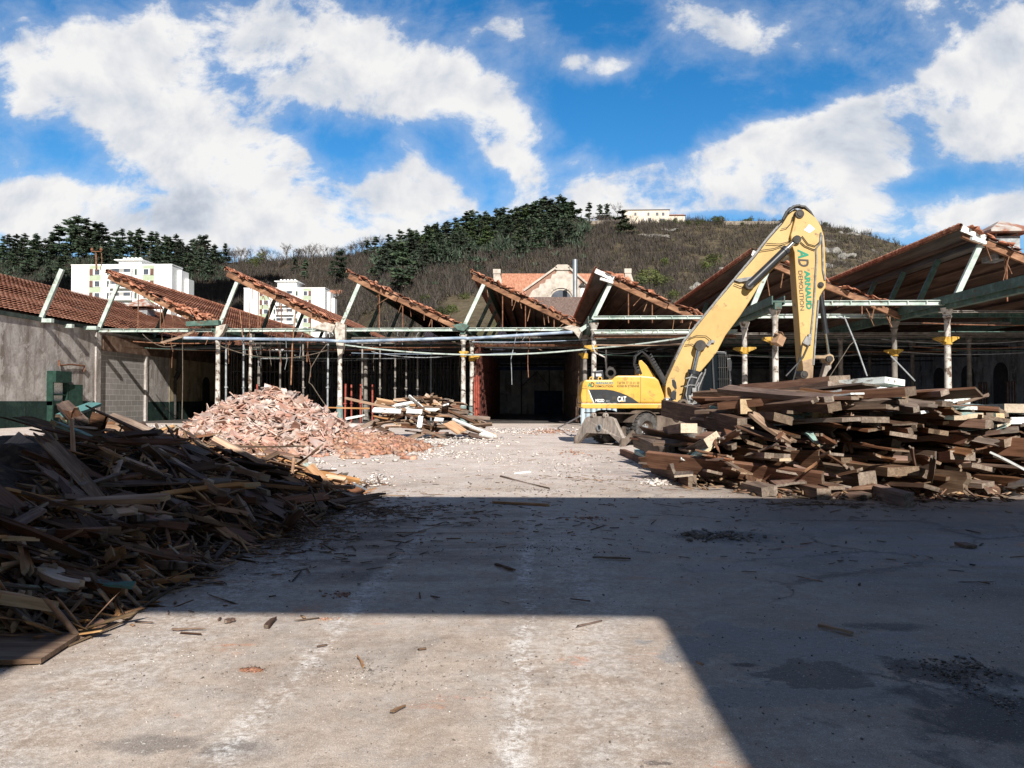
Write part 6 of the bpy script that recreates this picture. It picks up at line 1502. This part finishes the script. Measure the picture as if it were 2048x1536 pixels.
for px, foot, hh in ((806, 588, 110), (775, 560, 80), (760, 565, 70), (830, 560, 60), (682, 570, 74), (666, 560, 40), (612, 560, 44), (590, 548, 36), (790, 545, 70), (850, 545, 62), (885, 535, 58)):
    plant('cedar', px, foot, hh, 'tall forked cedar with bare pale trunks standing out from the slope' if px == 806 else None, 1.0)
for px, top in ((1180, 398), (1200, 403), (1214, 402)): plant('cedar', px, 440, 440 - top, None, 1.0)
plant('pine', 1246, 475, 58, 'solitary green conifer just below the hilltop house', 1.5)
plant('bare', 1235, 440, 44, 'bare round tree on the skyline beside the hilltop house')
for px in (1268, 1285, 1330, 1355): plant('pine' if px < 1290 else 'bush', px, 445 if px < 1290 else 449, 26 if px < 1290 else 14)
for px, py, s_ in ((1395, 452, 14), (1410, 448, 13), (1430, 446, 16), (1440, 450, 20), (1375, 452, 14), (1490, 445, 9), (1500, 447, 14), (1560, 446, 8), (1485, 452, 10), (1700, 462, 10), (1645, 450, 11)): plant('bush', px, py, s_)
for px, py, s_ in ((1733, 478, 26), (1765, 486, 16), (1790, 492, 24), (1800, 497, 22), (1640, 448, 16), (1778, 490, 18), (1502, 444, 18), (1660, 455, 14)): plant('bare', px, py, s_)
for px, py, s_ in ((1300, 572, 44), (1320, 580, 36), (1280, 578, 30), (1410, 545, 26), (1425, 535, 30), (1440, 560, 18), (1330, 535, 22), (1400, 600, 24), (1450, 600, 16), (1340, 600, 22), (1075, 500, 14), (1050, 470, 12), (880, 640, 30), (850, 610, 24), (905, 625, 22), (520, 520, 20), (510, 535, 24), (930, 600, 18), (900, 655, 22)): plant('bush', px, py, s_)
# bare woods
cnt = 0
while cnt < 250:
    px = tr_rnd.choice((tr_rnd.uniform(0, 960), tr_rnd.uniform(380, 760), tr_rnd.uniform(960, 1700), tr_rnd.uniform(1000, 1450)))
    sky_y = float(np.interp(px, sx, [s[1] for s in SKY]))
    py = sky_y + (tr_rnd.uniform(2, 10) if (px < 800 and tr_rnd.random() < .45) else tr_rnd.uniform(12, 150)); 
    if 1450 < px and py < 520: continue
    if 880 < px < 1000 and py > 560 and tr_rnd.random() < .7: continue
    plant('bare', px, py, tr_rnd.uniform(26, 46) * (1.0 if px < 960 else .85)); cnt += 1
for px in range(395, 735, 14): plant('bare', px + tr_rnd.gauss(0, 3), float(np.interp(px, sx, [s[1] for s in SKY])) + 3, tr_rnd.uniform(24, 36))
# scrub and brushwood that covers the slope as one mass
r_ = random.Random(91); V, F = [], []; V2, F2 = [], []
def tuft(V, F, p, s_, n, wd, up):
    for _ in range(n):
        a = r_.uniform(0, 6.283); d = Vector((math.cos(a) * r_.uniform(.1, .8), math.sin(a) * r_.uniform(.1, .8), up * r_.uniform(.6, 1.2))) * s_; e = Vector((-math.sin(a), math.cos(a), 0)) * wd * s_
        q = p + Vector((r_.gauss(0, .35), r_.gauss(0, .35), 0)) * s_; b_ = len(V); V.extend([tuple(q - e), tuple(q + e), tuple(q + d)]); F.append((b_, b_ + 1, b_ + 2))
for i in range(20000):
    px = r_.uniform(-60, 1960); D = float(np.interp(px, sx, sdist)); F0 = float(np.interp(px, [a for a, b in FOOT], [b for a, b in FOOT])); t = r_.random() ** .8
    Y = F0 + (D - F0) * t; p = hill_pt(px, Y) - Vector((0, 0, .15)); dens = mnoise.noise(Vector((p.x * .03, p.y * .03, 1)))
    if px > 1340 and r_.random() < min(.35, (px - 1340) / 300): continue
    if 880 < px < 1010 and t < .35 and dens > -.25: continue
    if dens < -.45 and px > 700: continue
    tuft(V, F, p, r_.uniform(1.2, 3.4) * float(np.interp(px, [0, 950, 1250, 1600], [1.25, 1.2, .95, .7])), 12, .040, 1.0)
    if r_.random() < .42: tuft(V2, F2, p + Vector((r_.gauss(0, 1), r_.gauss(0, 1), 0)), r_.uniform(.5, 1.2), 10, .16, .8)
o = link('brushwood', arrays_mesh('brushwood', V, F, M['twig'])); tag(o, 'leafless grey brown brushwood covering the hillside', 'undergrowth', kind='stuff')
M['dry_leaf'] = leaf_mat('dry olive scrub', (.03, .03, .013), (.075, .07, .032), (.13, .115, .06))
V3, F3 = [], []
for i in range(5200):
    if r_.random() < .36: px = r_.uniform(-60, 440); base_y = r_.uniform(512, 560)
    else: px = r_.uniform(760, 1165); base_y = float(np.interp(px, [760, 900, 1000, 1100, 1165], [505, 480, 464, 450, 447])) + abs(r_.gauss(0, 22))
    D = float(np.interp(px, sx, sdist)); F0 = float(np.interp(px, [a for a, b in FOOT], [b for a, b in FOOT])); lo, hi = F0, D
    for _ in range(9):
        mid = (lo + hi) / 2; y_ = 803 - (hill_z(px, mid) - 1.6) * FPX / mid
        if y_ > base_y: lo = mid
        else: hi = mid
    p = hill_pt(px, lo); tuft(V3, F3, p + Vector((r_.gauss(0, 2), r_.gauss(0, 2), r_.uniform(0, 1.5))), r_.uniform(1.2, 3.0), 12, .14, .7)
o = link('evergreen_undergrowth', arrays_mesh('evergreen_undergrowth', V3, F3, M['needles'])); tag(o, 'dark evergreen thicket filling the gaps under the cedars', 'undergrowth', kind='stuff')
o = link('scrub_undergrowth', arrays_mesh('scrub_undergrowth', V2, F2, M['dry_leaf'])); tag(o, 'low olive and brown scrub between the bare trees', 'undergrowth', kind='stuff')

# ------------------------------------------------------------------ buildings beyond the hall
M['render_white'] = basic('white rendered wall', [(.3, (.68, .68, .67)), (.7, (.80, .80, .79))], scale=.6, rough=.9, bmp=.05)
M['panel_green'] = basic('pale green facade panel', [(.3, (.30, .36, .25)), (.7, (.38, .43, .31))], scale=.8, rough=.8, bmp=.05)
M['win_dark'] = basic('dark window', [(.3, (.03, .035, .045)), (.7, (.10, .11, .13))], scale=.8, rough=.25, bmp=0, spec=.6)
M['shutter_brown'] = basic('brown shutter', [(.3, (.10, .05, .04)), (.7, (.17, .09, .07))], scale=2)
M['concrete_wall'] = basic('grey concrete', [(.3, (.26, .25, .24)), (.7, (.44, .43, .41))], scale=.5)
M['slate_roof'] = basic('dark brown tiled roof', [(.3, (.075, .05, .042)), (.5, (.13, .09, .076)), (.7, (.19, .14, .12))], scale=1.0, stretch=(6, 3, 3), bmp=.5)
M['tile_far'] = basic('orange tile roof', [(.3, (.24, .10, .06)), (.5, (.36, .165, .10)), (.7, (.46, .25, .165))], scale=.8, stretch=(6, 2, 2), bmp=.5)
M['brick_far'] = basic('brown brick', [(.3, (.16, .085, .06)), (.5, (.25, .14, .10)), (.7, (.33, .205, .155))], scale=3, stretch=(1, 1, 4), bmp=.3)
M['stone_pale'] = basic('pale limestone', [(.3, (.30, .26, .215)), (.5, (.43, .385, .33)), (.7, (.53, .485, .43))], scale=1.2, bmp=.2)
def apartment(Y, x0, x1, ytop, floor_h, label, front, pent, depth=5.5):
    "front: [(px0, px1, kind)] bands from left to right, kind b(lank) w(indow band) l(oggia) n(arrow window)"
    a = at(x0, ytop, Y); b_ = at(x1, ytop, Y); H = a.z; root = empty('apartment_block', (a.x, Y, 0), label, 'apartment block')
    xs = lambda px: at(px, ytop, Y).x
    mb = MB(); mb.span((a.x, Y, 0), (b_.x, Y + depth, H)); mb.span((b_.x, Y + 3.0, 0), (b_.x + .9, Y + depth + 1.5, H - .8)); mb.span((b_.x + .9, Y + depth - .5, 0), (b_.x + 1.8, Y + depth + 2.5, H - 2.6)); mb.build('wall', M['render_white'], root)
    mb = MB(); mb.span((a.x - .1, Y - .12, H), (b_.x + .1, Y + depth + .1, H + .22)); mb.build('parapet', M['render_white'], root)
    p0, p1, py = pent; q0, q1 = xs(p0), xs(p1); zt = at(p0, py, Y).z
    mb = MB(); mb.span((q0, Y + 1.5, H + .2), (q1, Y + 8, zt)); mb.span((q0 - .9, Y + .9, zt), (q1 + .6, Y + 8.5, zt + .22))
    for i in range(5): x = q0 + .8 + (q1 - q0 - 1.6) * i / 4; mb.span((x - .3, Y + 2.4, zt + .22), (x + .3, Y + 3.2, zt + .9))
    mb.build('lift_house', M['render_white'], root)
    mb = MB(); mb.tube([(q1 - 1.0, Y + 3, zt), (q1 - 1.0, Y + 3, zt + 4.2)], .05, 5)
    for z in (3.2, 3.7, 4.1): mb.bar((q1 - 1.5, Y + 3, zt + z), (q1 - .5, Y + 3, zt + z), .04, .04)
    mb.build('aerial', M['dark_steel'], root)
    nf = int(H / floor_h)
    for (c0, c1, kd) in front:
        u0, u1 = xs(c0), xs(c1)
        if kd == 'w': mb = MB(); mb.span((u0, Y - .06, .5), (u1, Y + .05, H - .15)); mb.build('green_panel', M['panel_green'], root)
        for fl in range(nf):
            zt_ = H - .9 - fl * floor_h; zb = zt_ - floor_h * .52
            if zb < 1: break
            if kd == 'w':
                m_ = (u0 + u1) / 2; mb = MB(); mb.span((u0 + .1, Y - .14, zb), (u1 - .1, Y - .05, zt_)); w_ = mb.build('window', M['render_white'], root)
                mb = MB(); mb.span((u0 + .25 if u0 > a.x + 8 else m_, Y - .20, zb + .12), (m_ if u0 > a.x + 8 else u1 - .25, Y - .143, zt_ - .1)); mb.build('pane', M['win_dark'], w_)
                mb = MB(); mb.span((u1 - .95 if u0 > a.x + 8 else u0 + .12, Y - .22, zb), (u1 - .12 if u0 > a.x + 8 else u0 + .95, Y - .145, zt_)); mb.build('shutter', M['shutter_brown'], w_)
            elif kd == 'l':
                mb = MB(); mb.span((u0, Y - .10, zb - .05), (u1, Y - .03, zt_ + .1)); l_ = mb.build('loggia', M['concrete_wall'], root)
                mb = MB(); mb.span((u0 + .2, Y - .16, zb + .6), (u0 + (u1 - u0) * .38, Y - .103, zt_)); mb.build('pane', M['win_dark'], l_); mb = MB(); mb.span((u0 + (u1 - u0) * .6, Y - .16, zb + .6), (u1 - .6, Y - .103, zt_)); mb.build('pane', M['win_dark'], l_)
                mb = MB(); mb.span((u0, Y - .9, zb - .45), (u1, Y - .12, zb - .25)); mb.span((u0, Y - .95, zb - .25), (u1, Y - .88, zb + .55)); mb.span((u0 + .0, Y - .8, zb - .25), (u0 + .12, Y - .12, zt_)); mb.span((u1 - .12, Y - .8, zb - .25), (u1, Y - .12, zt_)); mb.build('balcony', M['render_white'], l_)
            elif kd == 'n':
                mb = MB(); mb.span((u0, Y - .08, zb), (u1, Y - .03, zt_)); w_ = mb.build('window', M['panel_green'], root); mb = MB(); mb.span((u0 + .15, Y - .14, zb + .1), (u1 - .15, Y - .083, zt_ - .1)); mb.build('pane', M['win_dark'], w_)
apartment(182, 143, 344, 531, 2.85, 'larger white apartment block with green panels behind the nearer tiled roofs', [(179, 202, 'w'), (214, 220, 'n'), (222, 266, 'l'), (269, 275, 'n'), (286, 309, 'w')], (231, 276, 519))
apartment(245, 488, 650, 577, 2.9, 'smaller white apartment block framed by the second roof bay', [(519, 538, 'w'), (547, 552, 'n'), (553, 588, 'l'), (591, 596, 'n'), (606, 623, 'w')], (552, 590, 562))

# brick gabled works building with its steel flue
YG_ = 118.0
gb = empty('gabled_building', at(1115, 803, YG_ + 6), 'ornate brick and limestone gabled building beyond the hall roofs', 'gabled building')
mb = MB(); mb.pxprism([(1050, 800), (1050, 592), (1053, 578), (1113, 536), (1137, 536), (1186, 578), (1190, 592), (1190, 800)], YG_, YG_ + .6); w_ = mb.build('gable_wall', M['brick_far'], gb)
mb = MB(); mb.pxprism([(1055, 800), (1055, 596), (1066, 580), (1078, 575), (1080, 568), (1090, 566), (1092, 559), (1102, 557), (1104, 549), (1112, 547), (1114, 540), (1136, 540), (1138, 547), (1146, 549), (1148, 557), (1158, 559), (1160, 567), (1170, 568), (1172, 576), (1182, 580), (1186, 596), (1186, 800)], YG_ - .12, YG_ - .003); mb.build('stone_facing', M['stone_pale'], w_)
mb = MB()
for s_ in ((1047, 582, 1113, 535), (1137, 535, 1190, 582)): mb.bar(at(s_[0], s_[1], YG_ + .2), at(s_[2], s_[3], YG_ + .2), 1.0, .28)
mb.pxprism([(1111, 540), (1111, 532), (1115, 529), (1135, 529), (1139, 532), (1139, 540)], YG_ - .3, YG_ + .8); mb.build('coping', M['stone_pale'], w_)
mb = MB(); pts = [at(1122 + 26 * math.cos(a), 597 - 24 * math.sin(a), YG_ - .2) for a in [math.pi * i / 14 for i in range(15)]]
for i in range(14): mb.bar(pts[i], pts[i + 1], .2, .42)
mb.pxprism([(1116, 576), (1117, 567), (1127, 567), (1128, 576)], YG_ - .32, YG_ - .13); mb.build('arch_moulding', M['stone_pale'], w_)
mb = MB(); mb.prism([at(1122 + 21 * math.cos(a), 600 - 20 * math.sin(a), YG_ - .16) for a in [math.pi * i / 14 for i in range(15)]], (0, .04, 0)); mb.build('arched_window', M['win_dark'], w_)
for (xa, xb) in ((1003, 1252),):
    mb = MB(); mb.add([at(xa, 590, YG_ + 2), at(xb, 590, YG_ + 2), at(xb, 547, YG_ + 7), at(xa, 547, YG_ + 7), at(xa, 592, YG_ + 2.1), at(xb, 592, YG_ + 2.1), at(xb, 548.5, YG_ + 7.2), at(xa, 548.5, YG_ + 7.2)], [(0, 1, 2, 3), (7, 6, 5, 4), (0, 4, 5, 1), (1, 5, 6, 2), (2, 6, 7, 3), (3, 7, 4, 0)])
    mb.build('roof', M['tile_far'], gb)
mb = MB(); mb.pxprism([(1003, 592), (1252, 592), (1252, 800), (1003, 800)], YG_ + 2.2, YG_ + 6.8); mb.build('wall', M['brick_far'], gb)
for (px) in ([(987, 547), (1000, 547), (1003, 560), (1003, 620), (986, 620)], [(1250, 546), (1262, 546), (1270, 572), (1268, 620), (1254, 620)]):
    mb = MB(); mb.pxprism(px, YG_ + 1, YG_ + 2); mb.pxprism([(px[0][0] - 1, px[0][1] - 9), (px[1][0] + 1, px[1][1] - 9), (px[1][0] + 1, px[1][1] + .0), (px[0][0] - 1, px[0][1] + .0)], YG_ + .9, YG_ + 2.1); mb.build('chimney', M['stone_pale'], gb)
fl = empty('steel_flue', at(1150, 803, 112), 'tall shiny steel flue before the ornate brick gable', 'flue')
mb = MB(); c = at(1150.5, 803, 112); ztop = at(1150, 519, 112).z; rr = 4.6 / FPX * 112
mb.lathe([(rr, 0)] + [(r2, z) for i in range(1, 14) for r2, z in ((rr, ztop * i / 14 - .03), (rr * 1.05, ztop * i / 14 - .02), (rr * 1.05, ztop * i / 14 + .02), (rr, ztop * i / 14 + .03))] + [(rr, ztop), (rr * .8, ztop), (rr * .8, ztop - .5)], (c.x, 112, 0), n=16)
M['steel_bright'] = basic('bright steel', [(.3, (.5, .5, .5)), (.7, (.68, .68, .68))], scale=1, rough=.3, metal=.9, bmp=0); mb.build('flue_pipe', M['steel_bright'], fl, smooth=True)
vt = empty('round_ventilator', at(1165, 803, 112), 'round capped ventilator beside the steel flue', 'ventilator')
mb = MB(); c = at(1165, 803, 112); zt_ = at(1165, 576, 112).z; mb.lathe([(.35, 0), (.35, zt_), (.3, zt_)], (c.x, 112, 0), n=12); mb.build('vent_pipe', M['render_white'], vt, smooth=True)
mb = MB(); mb.lathe([(.62, zt_ + .12), (.5, zt_ + .3), (.12, zt_ + .75), (0, zt_ + .8)], (c.x, 112, 0), n=12); mb.build('cap', M['dark_steel'], vt, smooth=True)
lr = empty('low_building', at(1120, 803, 108), 'dark brown tiled low roof in front of the brick gable', 'low building')
mb = MB(); mb.add([at(1000, 640, 106), at(1180, 640, 106), at(1172, 594, 111), at(1062, 594, 111), at(1000, 643, 106), at(1180, 643, 106), at(1172, 597, 111.4), at(1062, 597, 111.4)], [(0, 1, 2, 3), (7, 6, 5, 4), (0, 4, 5, 1), (1, 5, 6, 2), (2, 6, 7, 3), (3, 7, 4, 0)]); mb.build('roof', M['slate_roof'], lr)
mb = MB(); mb.pxprism([(1003, 642), (1178, 642), (1178, 800), (1003, 800)], 106.3, 110.5); mb.build('wall', M['brick_far'], lr)
# houses on the hill
def house(px0, px1, ytop, ybase, Y, label, wall, roof_m, wins, hip=8, cat='house'):
    root = empty('house', at((px0 + px1) / 2, ybase, Y), label, cat); dp = (px1 - px0) / FPX * Y * .5
    mb = MB(); mb.pxprism([(px0, ytop), (px1, ytop), (px1, ybase + 8), (px0, ybase + 8)], Y, Y + dp); mb.build('wall', M[wall], root)
    a, b_ = at(px0 - 2, ytop, Y), at(px1 + 2, ytop, Y); rz = (hip / FPX) * Y
    mb = MB(); mb.add([(a.x, Y - .5, a.z), (b_.x, Y - .5, a.z), (b_.x, Y + dp + .5, a.z), (a.x, Y + dp + .5, a.z), (a.x + 1, Y + dp / 2, a.z + rz), (b_.x - 1, Y + dp / 2, a.z + rz)], [(3, 2, 1, 0), (0, 1, 5, 4), (2, 3, 4, 5), (1, 2, 5), (3, 0, 4)]); mb.build('roof', M[roof_m], root)
    for (wx, wy, ww, wh, mt) in wins:
        mb = MB(); mb.pxprism([(wx, wy), (wx + ww, wy), (wx + ww, wy + wh), (wx, wy + wh)], Y - .10, Y - .01); mb.build('window', M[mt], root)
M['stone_old'] = basic('old field stone', [(.3, (.14, .115, .09)), (.7, (.30, .26, .21))], scale=1.0)
M['render_cream'] = basic('cream rendered wall', [(.3, (.52, .45, .36)), (.7, (.64, .57, .48))], scale=.5)
house(1249, 1338, 420, 447, 306, 'pale two storey house standing on the hilltop', 'render_cream', 'tile_far', [(1256, 425, 4, 6, 'render_white'), (1269, 425, 4, 6, 'win_dark'), (1277, 425, 3, 6, 'render_white'), (1285, 425, 4, 6, 'render_white'), (1295, 425, 4, 6, 'win_dark'), (1312, 425, 5, 6, 'win_dark'), (1324, 425, 5, 6, 'win_dark'), (1297, 436, 5, 6, 'win_dark'), (1320, 437, 10, 7, 'win_dark'), (1288, 436, 5, 6, 'render_white')], 5)
house(1338, 1370, 431, 446, 308, 'low cream annex beside the hilltop house', 'render_cream', 'tile_far', [(1350, 435, 4, 4, 'win_dark')], 4)
def outcrop(px, py, w, h, seed, lab):
    p = hill_hit(px, py) or hill_pt(px, 305); r_ = random.Random(seed); bm = bmesh.new()
    for i in range(7):
        bmesh.ops.create_icosphere(bm, subdivisions=3, radius=1, matrix=Matrix.Translation(p + Vector((r_.uniform(-.5, .5) * w, r_.uniform(-1, 2), r_.uniform(-.25, .25) * h))) @ Matrix.Rotation(r_.uniform(-.4, .4), 4, 'Y') @ Matrix.Diagonal((w * r_.uniform(.18, .4), 2.0, h * r_.uniform(.25, .5), 1)))
    for v in bm.verts: v.co += Vector((0, mnoise.noise(v.co * .35) * 1.2, mnoise.noise(v.co * .5 + Vector((7, 0, 0))) * .9))
    me = bpy.data.meshes.new('rock_outcrop'); bm.to_mesh(me); bm.free(); me.materials.append(M['rock']); tag(link('rock_outcrop', me), lab, 'rock', 'pale rocks on the hillside')
M['rock'] = basic('pale hillside rock', [(.3, (.10, .095, .085)), (.5, (.21, .20, .18)), (.72, (.34, .325, .30))], scale=.7, rough=.95, bmp=.8, bdist=.3, nrough=.7)
for i, (px, py, w, h, lab) in enumerate([(1665, 505, 9, 5, 'largest pale rock face showing between boom arm and high roof'), (1700, 470, 8, 2.0, 'flat pale rock near the brow beside the arm'), (1640, 535, 6, 3, 'pale rock low on the slope behind the arm'), (1300, 475, 9, 1.6, 'pale rock bands below the hilltop house'), (1330, 462, 7, 1.2, 'thin pale rock ledge under the hilltop house'), (1420, 580, 9, 3.5, 'pale rocky patch below the retaining walls'), (1395, 610, 8, 3, 'pale rocky patch just above the fourth roof'), (1690, 515, 6, 3, 'small pale rock beside the largest rock face')]): outcrop(px, py, w, h, 300 + i, lab)
p = hill_hit(680, 590); house(655, 705, 588, 604, p.y if p else 240, 'small house with red roof half hidden by bare trees', 'render_white', 'tile_far', [(662, 592, 4, 6, 'win_dark'), (675, 592, 4, 6, 'win_dark'), (690, 592, 4, 6, 'win_dark')], 10)
for (a, b_, c_, lab) in [((1438, 540), (1490, 540), 10, 'long pale retaining wall on the slope'), ((1425, 556), (1500, 556), 9, 'lower retaining wall on the slope'), ((1450, 572), (1470, 572), 6, 'short retaining wall low on the slope'), ((1170, 445), (1248, 441), 5, 'stone terrace wall leading to the hilltop house'), ((1440, 446), (1640, 447), 8, 'long low stone wall along the brow of the hill')]:
    p = hill_hit((a[0] + b_[0]) / 2, a[1] + 2) or hill_pt((a[0] + b_[0]) / 2, 311); mb = MB(); mb.pxprism([(a[0], a[1] - c_ / 2), (b_[0], b_[1] - c_ / 2), (b_[0], b_[1] + c_), (a[0], a[1] + c_)], p.y - 1.0, p.y - .4)
    tag(mb.build('retaining_wall', M['concrete_wall' if a[1] > 500 else 'stone_old']), lab, 'wall')

# unseen puffs added behind the viewer to shade the wooded ridge at left
r_ = random.Random(5); bm = bmesh.new(); HC = 260.0; oy = HC / math.tan(R(SUN_EL)) * math.cos(R(SUN_AZ)); ox = HC / math.tan(R(SUN_EL)) * math.sin(R(SUN_AZ))
for i in range(19):
    ye = r_.uniform(290, 440); xe = r_.uniform(-430, -.29 * ye - 22); rad = r_.uniform(18, 34)
    bmesh.ops.create_icosphere(bm, subdivisions=3, radius=rad, matrix=Matrix.Translation((xe + ox, ye - oy, HC + r_.uniform(0, 18))) @ Matrix.Diagonal((1.2, 1.0, .45, 1)))
for v in bm.verts: v.co += v.co.normalized() * 0 + Vector((mnoise.noise(v.co * .05), mnoise.noise(v.co * .05 + Vector((9, 0, 0))), mnoise.noise(v.co * .05 + Vector((0, 9, 0))))) * 7
me = bpy.data.meshes.new('cloud'); bm.to_mesh(me); bm.free(); M['cloud'] = basic('white cloud', [(.3, (.75, .75, .76)), (.7, (.85, .85, .85))], scale=.02, bmp=0); me.materials.append(M['cloud'])
tag(link('cloud', me), 'broad white puffs added out of view to shade the wooded ridge', 'cloud', kind='stuff')

settle_labels()
bpy.context.view_layer.update()
